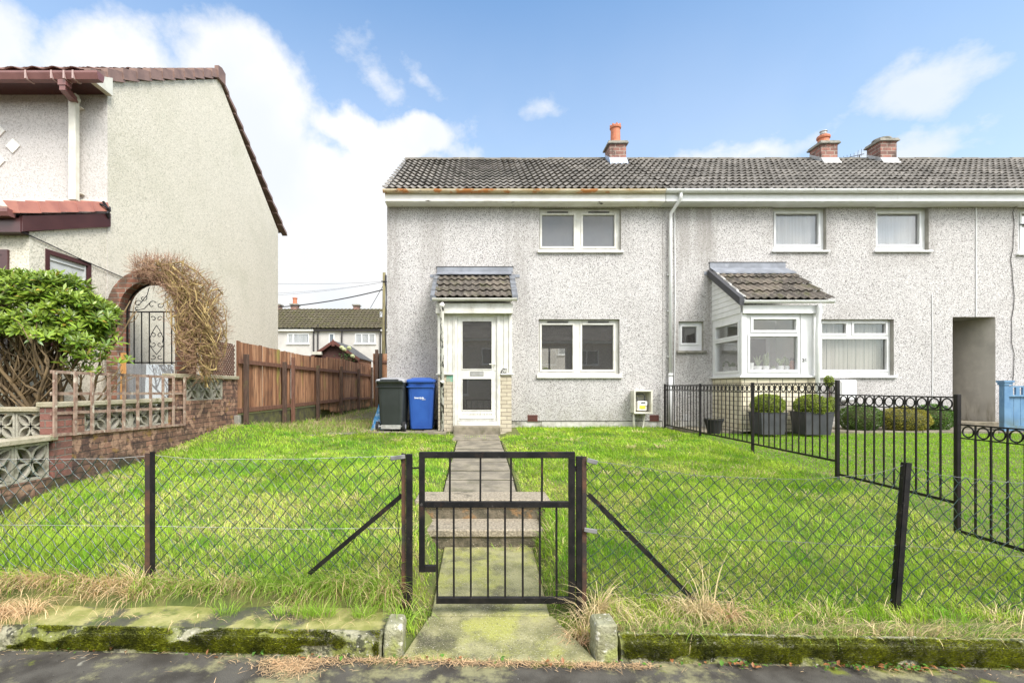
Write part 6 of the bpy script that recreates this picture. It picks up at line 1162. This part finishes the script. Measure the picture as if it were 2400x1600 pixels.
def okpath(X, Y):
    onp = (np.abs(X-PXC) < np.where(Y > 4.98, .415, .42)+.02*np.sin(Y*9)) & (Y > 3.1) & (Y < 8.55)
    onst = (X > -.60) & (X < .72) & (Y > 4.6) & (Y < 4.97); onst |= (X > -.50) & (X < .60) & (Y > 4.25) & (Y < 4.62); land = (Y < 3.15) & (X > -.32-(3.13-Y)*.35) & (X < .52+(3.13-Y)*.35)
    return ~(onp | onst | land)
parts = []
for (y0, y1, dens, w, L0) in ((2.92, 3.8, 5200, .0046, .066), (3.8, 5.2, 4600, .0052, .060), (5.2, 7.2, 3000, .0068, .054), (7.2, 10.45, 1700, .0095, .050)):
    X, Y = lawnpts(-4.42, 4.10, y0, y1, dens)
    ok = okpath(X, Y) & (np.abs(X) < Y*1.12+.2)
    ok &= ~((X < -1.9) & (Y > 9.2)) & ~((Y+.034*X < 3.09) & (X < -.45)) & ~((X < -.5) & (X > -2.95) & (Y > 9.3)) & ~((X > -.95) & (X < .85) & (Y > 8.6) & (Y > 9.1)) & (Y > kline(X)+.09)
    X, Y = X[ok], Y[ok]; n = len(X); Z = gz(X, Y)
    pt = fbm(X, Y, 1.1, 5); pt2 = fbm(X, Y, 3.2, 9); near = np.clip((5.6-Y)/2.2, 0, 1)
    ctr = 1.7*np.exp(-((X+1.1)/1.5)**2)*np.exp(-((Y-3.9)/1.2)**2)+.9*np.exp(-((X-1.7)/.9)**2)*np.exp(-((Y-5.0)/1.0)**2)
    dry = np.clip((pt*.6+pt2*.55-.56)*3.4+near*.24+ctr*.32-(Y > 7)*.4, 0, 1); isd = RNG.uniform(0, 1, n) < dry*.66
    g1, g2 = np.array([.17, .38, .012]), np.array([.50, .65, .07]); m = np.clip(pt2*1.5-.25+RNG.normal(0, .27, n)+near*.12, 0, 1)[:, None]
    c = (g1*(1-m)+g2*m)*1.18; true_ = (RNG.uniform(0, 1, n) < .35+.3*near)[:, None]; s_ = np.where(true_, np.array([.90, .82, .36])*(1-m*.4)+np.array([.66, .48, .18])*m*.4, np.array([.70, .78, .16])); c = np.where(isd[:, None], s_, c)*RNG.uniform(.55, 1.3, n)[:, None]
    deep = (fbm(X, Y, 2.4, 33) < .34)[:, None]; c = np.where(deep & ~isd[:, None], c*np.array([.62, .80, .7]), c)
    L = L0*RNG.uniform(.55, 1.45, n)*(.5+1.15*fbm(X, Y, 2.3, 21)); azp = 6*fbm(X, Y, .9, 41)+RNG.normal(0, .9, n)
    th0 = np.abs(RNG.normal(.35, .25, n))+isd*.35; parts.append(blades(np.stack([X, Y, Z-.004], 1), L, w*RNG.uniform(.7, 1.3, n), azp, th0, th0+RNG.uniform(.2, 1.3, n)+isd*.3, c, 2))
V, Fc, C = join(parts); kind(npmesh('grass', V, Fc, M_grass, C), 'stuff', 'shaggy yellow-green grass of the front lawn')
# neighbour's tidier lawn
parts = []
for (y0, y1, dens, w) in ((2.8, 5.0, 2600, .006), (5.0, 9.38, 1500, .009)):
    X, Y = lawnpts(4.13, 12.6, y0, y1, dens); ok = (X < Y*1.16+.3) & (Y > kline(X)+.13); X, Y = X[ok], Y[ok]; n = len(X); m = np.clip(fbm(X, Y, 1.6, 61)*1.2-.1+RNG.normal(0, .18, n), 0, 1)[:, None]
    c = (np.array([.19, .45, .010])*(1-m)+np.array([.38, .62, .03])*m)*RNG.uniform(.65, 1.25, n)[:, None]
    parts.append(blades(np.stack([X, Y, gz(X, Y)-.004], 1), .032*RNG.uniform(.6, 1.3, n), w*RNG.uniform(.7, 1.3, n), RNG.uniform(0, 6.3, n), np.abs(RNG.normal(.2, .2, n)), RNG.uniform(.3, 1.0, n), c, 2))
V, Fc, C = join(parts); kind(npmesh('neighbour_grass', V, Fc, M_grass, C), 'stuff', 'short even bright green lawn grass beyond the railing')
# long fringe along the chain-link fence, tufts, straw
GREEN, STRAW, RED = np.array([[.32, .50, .06]]), np.array([[.80, .64, .36]]), np.array([[.66, .40, .23]])
def tuft(cx, cy, rad, n, L, colr, spread=1.0, w=.004, droop=1.6, z=None, azd=None, seg=5, up=.15, mixc=None, mf=.3):
    a = RNG.uniform(0, 2*np.pi, n); r = rad*np.sqrt(RNG.uniform(0, 1, n)); X = cx+r*np.cos(a); Y = cy+r*np.sin(a)*.6; Z = (gz(X, Y)-.01) if z is None else np.full(n, z)
    az_ = a+RNG.normal(0, .6, n) if azd is None else azd+RNG.normal(0, .75*spread, n); c = np.repeat(colr, n, 0)*RNG.uniform(.6, 1.25, n)[:, None]
    if mixc is not None: k = RNG.uniform(0, 1, n) < mf; c[k] = (np.repeat(mixc, k.sum(), 0)*RNG.uniform(.6, 1.25, k.sum())[:, None])
    t0 = np.abs(RNG.normal(up, .22, n)); return blades(np.stack([X, Y, Z], 1), L*RNG.uniform(.55, 1.25, n), w*RNG.uniform(.6, 1.4, n), az_, t0, t0+droop*RNG.uniform(.5, 1.3, n), c, seg)
parts = []; pd = []
F_ = -math.pi/2
for X in np.arange(-4.4, -.50, .036):       # left run: brown towards the left, long green towards the gate
    y = fY(X)-.035+RNG.normal(0, .02); f = np.interp(X, [-4.4, -3.2, -2.2, -2.0, -1.4], [1, .95, .75, .30, .12])
    nn = 34
    (pd if RNG.uniform() < f else parts).append(tuft(X, y, .06, nn, np.interp(X, [-4.4, -3.0, -2.1, -1.5, -.9, -.5], [.22, .19, .17, .21, .33, .31]), RED*.6+STRAW*.4 if RNG.uniform() < f else GREEN, .8, .0042, 1.7, azd=F_, mixc=STRAW if RNG.uniform() < .5 else GREEN*.8, mf=.35, up=.55))
for X in np.arange(.85, 4.6, .05):
    y = kline(X)+.17+RNG.normal(0, .03); f = .6+.3*math.sin(X*3); d = RNG.uniform() < f
    (pd if d else parts).append(tuft(X, y, .07, 26, .14+.07*RNG.uniform(), STRAW if d else GREEN, 1, .004, 1.6, azd=F_+RNG.normal(0, .6), mixc=GREEN if d else STRAW, mf=.35))
for k in range(240):      # rank clumps and weeds scattered over the lawn
    X, Y = RNG.uniform(-4.1, 4.0), RNG.uniform(3.25, 9.5)
    if okpath(np.array([X]), np.array([Y]))[0] and abs(X-PXC) > .5: (pd if k % 7 == 0 else parts).append(tuft(X, Y, RNG.uniform(.05, .16), int(RNG.uniform(25, 80)), RNG.uniform(.07, .13), STRAW*.9 if k % 7 == 0 else GREEN*RNG.uniform(.55, 1.0), 1.2, .0045+.0008*max(0, Y-4), 1.5, up=.3, mixc=STRAW, mf=.12))
for X in np.arange(.85, 4.6, .07): pd.append(tuft(X, fY(X)+RNG.normal(0, .05), .08, 18, .13, STRAW, 1.4, .0038, 1.7, mixc=GREEN*1.2, mf=.55))
# named straw clumps (beside the gate, by the brace foot, on the left strip, against the brick wall)
for (cx, cy, rad, n, L, colr, up, droop, w) in ((.76, 3.05, .07, 150, .36, STRAW*.9, .06, 2.6, .0040), (.68, 2.95, .07, 130, .27, STRAW*.8+RED*.15, .1, 3.0, .0040), (.61, 2.87, .05, 80, .20, RED, .2, 3.0, .004), (.90, 3.0, .10, 90, .20, STRAW*.9, .2, 2.8, .004),
        (1.40, 2.99, .07, 170, .28, STRAW*.9, .08, 2.9, .0045), (1.30, 3.02, .08, 80, .22, STRAW*.85, .2, 2.6, .004), (1.56, 2.96, .06, 150, .25, RED*.6+STRAW*.35, .08, 3.0, .0042), (1.18, 2.93, .08, 60, .17, STRAW*.9, .4, 2.2, .004),
        (-2.25, 3.17, .09, 150, .27, STRAW*.8+RED*.2, .15, 2.3, .004), (-.62, 3.10, .07, 120, .3, GREEN, .1, 2.2, .0045), (-.47, 3.02, .06, 70, .3, GREEN*1.1, .1, 2.0, .0045), (.66, 4.1, .12, 110, .16, GREEN, .3, 1.5, .005), (.55, 3.5, .06, 60, .12, GREEN, .3, 1.5, .005),
        (2.2, 2.98, .10, 120, .16, STRAW, .5, 1.4, .004), (3.3, 2.95, .12, 120, .14, STRAW, .5, 1.4, .004)):
    (parts if colr is GREEN or colr[0][0] < .3 else pd).append(tuft(cx, cy, rad, n, L, colr, 1, w, droop, up=up, mixc=STRAW if colr is GREEN else None))
for k in range(9): pd.append(tuft(1.47+.02*RNG.normal(), 3.0, .03, 2, .50, STRAW*1.05, .5, .005, 1.6, azd=RNG.uniform(0, 6), up=.04))
for (cx, cy) in ((-3.02, 2.96), (-2.92, 2.90), (-2.80, 2.97)): pd.append(tuft(cx, cy, .09, 150, .19, RED*.6+STRAW*.5, 1, .0035, 2.5, z=.14, up=.6))
for X in np.arange(-2.7, -.6, .10): pd.append(tuft(X, kline(X)+.12, .05, int(12*RNG.uniform()), .09, RED*.5+STRAW*.6, 1, .003, 1.6, z=.142, up=.9))
for (X, n) in ((-1.55, 60), (-1.05, 130), (-.95, 100), (-.7, 90), (-1.2, 70)): parts.append(tuft(X, kline(X)+.2, .08, n, .09, GREEN*1.1, 1, .0035, .8, z=.14, up=.3))
for Y in np.arange(4.6, 8.6, .085):          # foot of the brick wall
    d = RNG.uniform() < .35+.3*math.sin(Y*4); (pd if d else parts).append(tuft(XW+.10+.1*RNG.uniform(), Y, .07, 16, .11, STRAW if d else GREEN*1.05, 1, .005, 1.7, mixc=STRAW*.9, mf=.3))
for Y in np.arange(3.2, 4.6, .1): parts.append(tuft(XW+.12, Y, .07, 14, .1, GREEN, 1, .004, 1.6, mixc=STRAW, mf=.4))
for (x0, y0) in ((-4.0, 5.35), (-3.9, 5.1), (-3.75, 4.95), (-4.05, 4.7)): pd.append(tuft(x0, y0, .08, 70, .16, STRAW*1.05, 1, .004, 2.0, up=.5))
for Y in np.arange(3.2, 8.5, .06):           # ragged path edges
    if 4.2 < Y < 5: continue
    for s_ in (-1, 1): parts.append(tuft(PXC+s_*.43, Y, .035, 9, .065+.05*(Y < 4.2 and s_ > 0), GREEN*1.15, 1, .004, 1.2, mixc=STRAW, mf=.25))
for Xs in np.arange(-.55, .65, .08): parts.append(tuft(Xs, 4.21, .04, 10, .10 if Xs > .1 else .05, GREEN, 1, .0045, 1.7, z=.09, mixc=STRAW, mf=.4))
for (x0, x1, y0, y1, n, dr) in ((-4.35, -1.95, 9.25, 12.5, 3600, .45), (-4.35, -2.1, 12.5, 20, 3000, .5), (-4.3, -2.9, 8.9, 9.6, 1400, .35), (-.98, -.6, 9.0, 9.3, 250, .5), (-.9, -.5, 9.3, 9.65, 120, .6)):
    X = RNG.uniform(x0, x1, n); Y = RNG.uniform(y0, y1, n); q = fbm(X, Y, 1.2, 77) > .42; X, Y = X[q], Y[q]; n = len(X); d = RNG.uniform(0, 1, n) < dr
    c = np.where(d[:, None], STRAW*.75, GREEN*1.0)*RNG.uniform(.6, 1.2, n)[:, None]; Zs = np.maximum(gz(X, np.minimum(Y, 10.4)), .62)-.01
    parts.append(blades(np.stack([X, Y, Zs], 1), .13*RNG.uniform(.4, 1.4, n), .010*RNG.uniform(.6, 1.3, n), RNG.uniform(0, 6.3, n), np.abs(RNG.normal(.4, .3, n)), RNG.uniform(.6, 1.8, n), c, 3))
for X in np.arange(.9, 4.05, .035): parts.append(tuft(X, 10.40, .05, 7, .085, GREEN*.9, 1, .007, .8))
V, Fc, C = join(parts); kind(npmesh('long_grass', V, Fc, M_grass, C), 'stuff', 'long green grass along fence, path edges and passage')
V, Fc, C = join(pd); kind(npmesh('dry_grass', V, Fc, M_straw, C), 'stuff', 'bleached straw-coloured grass drooping over the kerb')
# litter of dead stalks on the pavement edge
n = 1500; u = RNG.uniform(0, 1, n); X = -.98+1.95*u+RNG.normal(0, .03, n); Y = kline(X)-.03-np.abs(RNG.normal(0, .022, n)); 
n2 = 900; X2 = RNG.normal(-1.03, .10, n2); Y2 = kline(X2)-.06-np.abs(RNG.normal(0, .07, n2)); n3 = 260; X3 = RNG.uniform(-2.8, 4, n3); Y3 = kline(X3)-np.abs(RNG.normal(.02, .05, n3))
X = np.concatenate([X, X2, X3]); Y = np.concatenate([Y, Y2, Y3]); n = len(X); c = np.repeat(RED*.55+STRAW*.35, n, 0)*RNG.uniform(.5, 1.4, n)[:, None]
V, Fc, C = blades(np.stack([X, Y, np.full(n, .004)+RNG.uniform(0, .012, n)], 1), RNG.uniform(.015, .07, n), RNG.uniform(.002, .006, n), RNG.uniform(0, 6.3, n), np.full(n, 1.35), RNG.uniform(1.45, 1.75, n), c, 3)
kind(npmesh('plant_litter', V, Fc, M_straw, C), 'stuff', 'reddish litter of dead stalks along the pavement edge')
# moss cushions on the kerb
parts = []
for (xa, xb) in ((-3.2, -.56), (.83, 4.2)):
    n = 60000 if xa < 0 else 66000; X = RNG.uniform(xa, xb, n); t = RNG.uniform(0, 1, n); zt = .118 if xa < 0 else .128
    q = (fbm(X*1.4, t*.5, 3.0, 91) > .33+.20*np.abs(t-.55)) & (fbm(X*1.0, t*.3, .9, 97) > .13); X, t = X[q], t[q]; n = len(X)
    top = t > .72; Yk = np.where(top, kline(X)+.01+(t-.72)/.28*.06, kline(X)-.001); Zk = np.where(top, zt-.012+.01*np.minimum(1, (t-.72)*8), .01+(t/.72)*(zt-.02))
    m = np.clip(fbm(X, t*.15, 16, 99)*2.0-.42+RNG.normal(0, .2, n), 0, 1)[:, None]; c = (np.array([.045, .065, .005])*(1-m)+np.array([.42, .46, .025])*m)*RNG.uniform(.5, 1.3, n)[:, None]
    parts.append(blades(np.stack([X, Yk, Zk], 1), RNG.uniform(.008, .020, n), np.full(n, .006), F_+RNG.normal(0, .9, n), np.full(n, 1.0), np.full(n, .8), c, 1, face=RNG.normal(0, .5, n)))
V, Fc, C = join(parts); kind(npmesh('moss', V, Fc, M_straw, C), 'stuff', 'green moss growing on the kerb face')
# little weeds and dead leaves along the kerb foot
def leaves(P, D_, Nn, l, w, c, fold=.25):
    n = len(P); D_ = D_/np.linalg.norm(D_, axis=1)[:, None]; S_ = np.cross(D_, Nn); S_ /= (np.linalg.norm(S_, axis=1)[:, None]+1e-9); N2 = np.cross(S_, D_)
    l = np.broadcast_to(l, n)[:, None]; w = np.broadcast_to(w, n)[:, None]; A = P; B = P+D_*l; Lm = P+D_*l*.55-S_*w/2+N2*w*fold; Rm = P+D_*l*.55+S_*w/2+N2*w*fold; L2 = P+D_*l*.2-S_*w*.28+N2*w*fold*.5; R2 = P+D_*l*.2+S_*w*.28+N2*w*fold*.5
    V = np.stack([A, L2, Lm, B, Rm, R2], 1).reshape(-1, 3); b = np.arange(n)*6
    return V, [np.stack([b, b+3, b+2, b+1], 1), np.stack([b, b+5, b+4, b+3], 1)], np.repeat(c, 6, 0)
n = 230; X = np.concatenate([RNG.normal(2.35, .10, 60), RNG.normal(2.05, .07, 30), RNG.normal(1.45, .05, 25), RNG.uniform(-2.5, 3.8, 115)]); Y = kline(X)-np.abs(RNG.normal(.03, .02, n)); D_ = np.stack([RNG.normal(0, 1, n), RNG.normal(0, 1, n), np.abs(RNG.normal(.2, .4, n))], 1)
c = np.where((RNG.uniform(0, 1, n) < .6)[:, None], np.array([.10, .22, .03]), np.array([.30, .13, .05]))*RNG.uniform(.6, 1.3, n)[:, None]
V, Fc, C = leaves(np.stack([X, Y, np.full(n, .008)+RNG.uniform(0, .02, n)], 1), D_, np.tile([0, 0, 1.], (n, 1)), RNG.uniform(.015, .04, n), RNG.uniform(.012, .025, n), c)
kind(npmesh('fallen_leaves', V, Fc, M_bush, C), 'stuff', 'small weeds and dead leaves at the foot of the kerb')
# ------------------------------------------------------------------ rhododendron
rh = thing('rhododendron', 'large evergreen rhododendron with glossy leaves and bare twisting stems behind the garden wall', 'shrub', (-4.95, 5.6, .96))
Cc = np.array([-5.42, 5.62, 2.27]); Rr = np.array([1.02, .58, .63]); P = []
while len(P) < 1250:
    v = RNG.normal(0, 1, 3); v /= np.linalg.norm(v)
    if v[2] < -.28: continue
    r = (1-abs(RNG.normal(0, .13)))*(1+.10*math.sin(v[0]*7+1)*math.sin(v[2]*6)); p = Cc+v*Rr*r
    if p[2] < Cc[2]-.08+.18*max(0, v[0]+.4)*-1: continue
    if p[1] > 6.12: continue
    P.append((p, v))
for k in range(46): a = RNG.uniform(-.3, .9); P.append((np.array([-4.56+.15*RNG.normal(), 5.45+.2*RNG.normal(), 2.02+.13*RNG.normal()]), np.array([.6, -.4, .1])))
LP, LD, LN, LL, LW, LC = [], [], [], [], [], []
for p, v in P:
    out = np.array([v[0]*.8, v[1]*.8-.15, v[2]*.6+.7]); out /= np.linalg.norm(out); a0 = RNG.uniform(0, 6.3); u_ = np.cross(out, [0, 1, .3]); u_ /= np.linalg.norm(u_); w_ = np.cross(out, u_); k_ = RNG.integers(8, 13); hue = RNG.uniform(0, 1)
    for j in range(k_):
        a = a0+j*2.399; el_ = .05+.8*(j/k_)+RNG.normal(0, .28); d = (u_*math.cos(a)+w_*math.sin(a))*math.cos(el_)+out*math.sin(el_); d[2] -= .15*RNG.uniform()
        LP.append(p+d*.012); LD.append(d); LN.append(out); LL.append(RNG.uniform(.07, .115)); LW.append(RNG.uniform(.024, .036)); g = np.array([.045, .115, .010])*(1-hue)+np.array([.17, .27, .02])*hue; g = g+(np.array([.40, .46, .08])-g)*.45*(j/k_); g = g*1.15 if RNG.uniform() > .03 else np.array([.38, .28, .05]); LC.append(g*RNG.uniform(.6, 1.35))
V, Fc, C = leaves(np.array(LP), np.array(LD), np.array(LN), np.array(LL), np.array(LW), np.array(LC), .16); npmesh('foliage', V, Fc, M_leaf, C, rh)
mb = MB(); rr = random.Random(21)
def limb(a, b, r0, r1, bow, n=7):
    a, b = Vector(a), Vector(b); o = Vector((rr.uniform(-1, 1), rr.uniform(-.6, .6), rr.uniform(-.8, .3)))*bow; pts = [a.lerp(b, t/n)+o*math.sin(math.pi*t/n)+Vector((rr.uniform(-1, 1), rr.uniform(-1, 1), rr.uniform(-1, 1)))*.012 for t in range(n+1)]
    mb.tube(pts, [r0+(r1-r0)*t/n for t in range(n+1)], 6); return pts
bases = [(-5.02, 5.62, .92), (-4.90, 5.55, .92), (-4.80, 5.60, .92), (-4.95, 5.68, .92)]
for k in range(21):
    a = rr.uniform(0, 1); b0 = bases[k % 4]; ang = -1.0+2.0*k/20; tip = (Cc[0]+ang*.75+rr.uniform(-.1, .1), 5.55+rr.uniform(-.35, .3), 1.75+.35*(1-abs(ang))+rr.uniform(-.1, .15)); pts = limb(b0, tip, .030-.010*a, .013, .18)
    for j in range(7):
        s0 = pts[rr.choice([3, 4, 5, 6, 7])]; t2 = (s0.x+rr.uniform(-.42, .42), s0.y+rr.uniform(-.3, .3), s0.z+rr.uniform(.25, .75)); q = limb(s0, t2, .014, .006, .06, 5)
        for _ in range(2): s1 = q[rr.choice([2, 3, 4])]; limb(s1, (s1.x+rr.uniform(-.25, .25), s1.y+rr.uniform(-.2, .2), s1.z+rr.uniform(.1, .4)), .006, .003, .03, 3)
mb.build('stems', pm('rhododendron_bark', (.20, .135, .065), (.13, .09, .05), 14, .85, bump=.003), rh, smooth=True)
# ------------------------------------------------------------------ bare climber on the arch
cl = thing('bare_climber', 'leafless tangled brown climber mounded over the brick archway', 'climber', (-4.5, 7.2, .95))
PT_ = [(318, 634, .05), (345, 628, .16), (385, 634, .23), (425, 660, .31), (452, 700, .39), (468, 745, .40), (472, 790, .34), (474, 830, .26), (482, 870, .19), (490, 905, .11)]
pp = [(Vector((sx(x, 7.22), 7.22, sz(y, 7.22))), r) for x, y, r in PT_]
def cpt(t):
    t = min(max(t, 0), .9999)*(len(pp)-1); i = int(t); f = t-i; return pp[i][0].lerp(pp[i+1][0], f), pp[i][1]*(1-f)+pp[i+1][1]*f
mb1, mb2 = MB(), MB(); rr = random.Random(77)
for k in range(120):       # long vines
    t0_, t1_ = rr.uniform(.35, 1), rr.uniform(0, .45); n = 12; ph = [rr.uniform(0, 6.3) for _ in range(4)]; k1 = rr.uniform(.3, .95)
    if rr.random() < .4: t0_, t1_ = rr.uniform(.6, 1), rr.uniform(.35, .7)
    pts = []
    for j in range(n+1):
        c, r = cpt(t0_+(t1_-t0_)*j/n); a = ph[0]+j*.55*rr.choice((1, 1, .6)); pts.append(c+Vector((math.cos(a)*r*k1, math.sin(a*1.3+ph[1])*.20*k1*(r/.3), math.sin(a+ph[2])*r*k1)))
    r0 = rr.uniform(.004, .013); mb1.tube(pts, [r0*(1-.5*j/n) for j in range(n+1)], 4)
for k in range(3800):
    t = rr.uniform(0, .86)**.8; c, r = cpt(t); a = rr.uniform(0, 6.3); q = math.sqrt(rr.random()); off = Vector((math.cos(a)*r*q, rr.uniform(-1, 1)*.22*math.sqrt(max(0, 1-q*q*.8))*(r/.3+.2), math.sin(a)*r*q)); s0 = c+off
    d = off.normalized()*.7+Vector((rr.uniform(-.6, .6), rr.uniform(-.6, .6), rr.uniform(-.2, 1.0)))
    if off.x < -.1 and t > .3: d.x *= .4
    d.normalize(); L = rr.uniform(.05, .17); s1 = s0+d*L*.6; d2 = (d+Vector((rr.uniform(-.7, .7), rr.uniform(-.5, .5), rr.uniform(-.5, .6)))).normalized(); s2 = s1+d2*L*.6; r0 = rr.uniform(.0016, .0038); mb2.tube([s0, s1, s2], [r0, r0*.8, r0*.5], 3, caps=False)
mb1.build('vines', pm('olive_vine_bark', (.46, .34, .14), (.22, .15, .06), 12, .85), cl); mb2.build('twigs', pm('red_brown_twig', (.50, .31, .20), (.15, .08, .05), 30, .85), cl)
# ------------------------------------------------------------------ clipped shrubs
def ballbush(name, label, cat, c, rad, n, ca, cb, lsz=.022, group=None, parent=None, pname='foliage', lump=.06, seed=0):
    c = np.array(c, float); rad = np.array(rad, float); v = RNG.normal(0, 1, (n, 3)); v /= np.linalg.norm(v, axis=1)[:, None]; sh_ = 1-np.abs(RNG.normal(0, .07, n)); lm = 1+lump*np.sin(v[:, 0]*9+seed)*np.sin(v[:, 2]*8+seed*2)*np.cos(v[:, 1]*7)
    P = c+v*rad*(sh_*lm)[:, None]; D_ = v+RNG.normal(0, .7, (n, 3)); m = np.clip(RNG.uniform(-.2, 1.1, n)*.6+.5*fbm(v[:, 0]*2+seed, v[:, 2]*2, 2, 7), 0, 1)[:, None]; C0 = (np.array(ca)*(1-m)+np.array(cb)*m)*RNG.uniform(.7, 1.25, n)[:, None]
    V, Fc, C = leaves(P, D_, v+RNG.normal(0, .5, (n, 3)), lsz*RNG.uniform(.7, 1.3, n), lsz*.62, C0, .2)
    t = parent or thing(name, label, cat, tuple(c-np.array([0, 0, rad[2]])), group); npmesh(pname, V, Fc, M_bush, C, t)
    mb = MB(); mb.lathe_e(tuple(c), rad[0]*.82, rad[1]*.82, rad[2]*.82, 16, 0); mb.build('inner_core', pm('inner_core', (.05, .06, .02), (.08, .07, .03), 30, .9), t); return t  # solid twiggy brown-green core filling the bush behind its leaves
ballbush('box_ball', 'clipped yellow-green box ball growing in the left planter', 'shrub', (5.49, 8.96, 1.20), (.285, .27, .21), 5200, (.10, .17, .015), (.34, .40, .04), .024, 'clipped box balls', seed=1)
ballbush('box_ball', 'clipped yellow-green box ball growing in the right planter', 'shrub', (6.30, 8.93, 1.19), (.30, .28, .21), 5600, (.10, .17, .015), (.34, .40, .04), .024, 'clipped box balls', seed=2)
tpi = thing('topiary_plant', 'slim yellow-green topiary behind the right planter, beside the porch downpipe', 'shrub', (7.05, 9.45, .68))
ballbush('', '', '', (7.05, 9.45, 1.15), (.13, .13, .20), 1400, (.13, .20, .02), (.36, .44, .05), .022, parent=tpi, seed=3); ballbush('', '', '', (7.01, 9.45, 1.66), (.08, .08, .11), 700, (.13, .20, .02), (.36, .44, .05), .022, parent=tpi, pname='upper_ball', seed=4)
mb = MB(); mb.tube([(7.04, 9.45, .7), (7.02, 9.45, 1.6)], .012, 6); mb.build('stem', M_darkwood, tpi)
ballbush('garden_shrub', 'rounded dark green shrub left of the three beneath the living-room window', 'shrub', (sx(2021, 9.7), 9.75, .90), (.40, .32, .29), 6500, (.035, .085, .012), (.15, .24, .04), .026, 'rounded shrubs under the window', seed=5)
ballbush('garden_shrub', 'yellowish rounded shrub in the middle of the three', 'shrub', (sx(2122, 9.6), 9.62, .88), (.47, .34, .27), 7500, (.11, .13, .012), (.42, .36, .05), .024, 'rounded shrubs under the window', seed=6)
ballbush('garden_shrub', 'fresh green rounded shrub at the right, beside the passage', 'shrub', (sx(2196, 9.75), 9.85, .90), (.37, .32, .29), 6000, (.035, .10, .012), (.14, .27, .03), .026, 'rounded shrubs under the window', seed=7)
# rose bush in front of the shed
rb = thing('rose_bush', 'straggly rose with pale cream blooms in front of the shed', 'rose', (-4.75, 17.2, .9)); mb = MB(); rr = random.Random(4); tips = []
for (x, y) in ((801, 814), (806, 818), (818, 815), (803, 826), (812, 832), (826, 834)): p = S(x, y, 17.2); tips.append(p); mb.tube([(-4.75, 17.2, .9), (-4.74, 17.2, 1.9), p], [.014, .010, .006], 5)
mb.build('canes', M_darkwood, rb); M_bloom = pm('cream_rose', (.70, .70, .45), (.55, .60, .25), 20, .6)
for p in tips[:3]+tips[5:]: mb = MB(); mb.lathe_e(tuple(p), .085, .08, .07, 9, 0); mb.lathe_e((p.x+.05, p.y, p.z-.03), .05, .05, .05, 8, 0); mb.build('bloom', M_bloom, rb)
n = 260; q = RNG.uniform(0, 1, n); P = np.stack([-4.76+RNG.normal(0, .14, n), 17.2+RNG.normal(0, .1, n), 2.1+.65*q], 1); V, Fc, C = leaves(P, RNG.normal(0, 1, (n, 3)), RNG.normal(0, 1, (n, 3)), .07, .045, np.tile([.05, .10, .02], (n, 1))*RNG.uniform(.7, 1.4, n)[:, None]); npmesh('foliage', V, Fc, M_bush, C, rb)
# green picket fence and bush of the back garden, glimpsed through the living room
gb = thing('picket_fence', 'grey-green picket fence in the back garden, glimpsed through the left living-room window', 'fence', (2.8, 19, .6)); mb = MB()
for k in range(16): x = 1.6+k*.19; mb.box(x, x+.14, 19, 19.03, .6, 2.02+.03*math.sin(k*2))
mb.box(1.5, 4.7, 19.04, 19.08, 1.6, 1.7); mb.build('pickets', pm('green_picket', (.26, .30, .15), (.18, .22, .11), 5, .8, st=(5, 1, 1)), gb)
ballbush('golden_bush', 'bright yellow-green bush behind the back garden pickets, glimpsed through the window', 'bush', (2.9, 19.8, 1.95), (.35, .3, .35), 900, (.20, .28, .02), (.45, .52, .05), .08, seed=9)
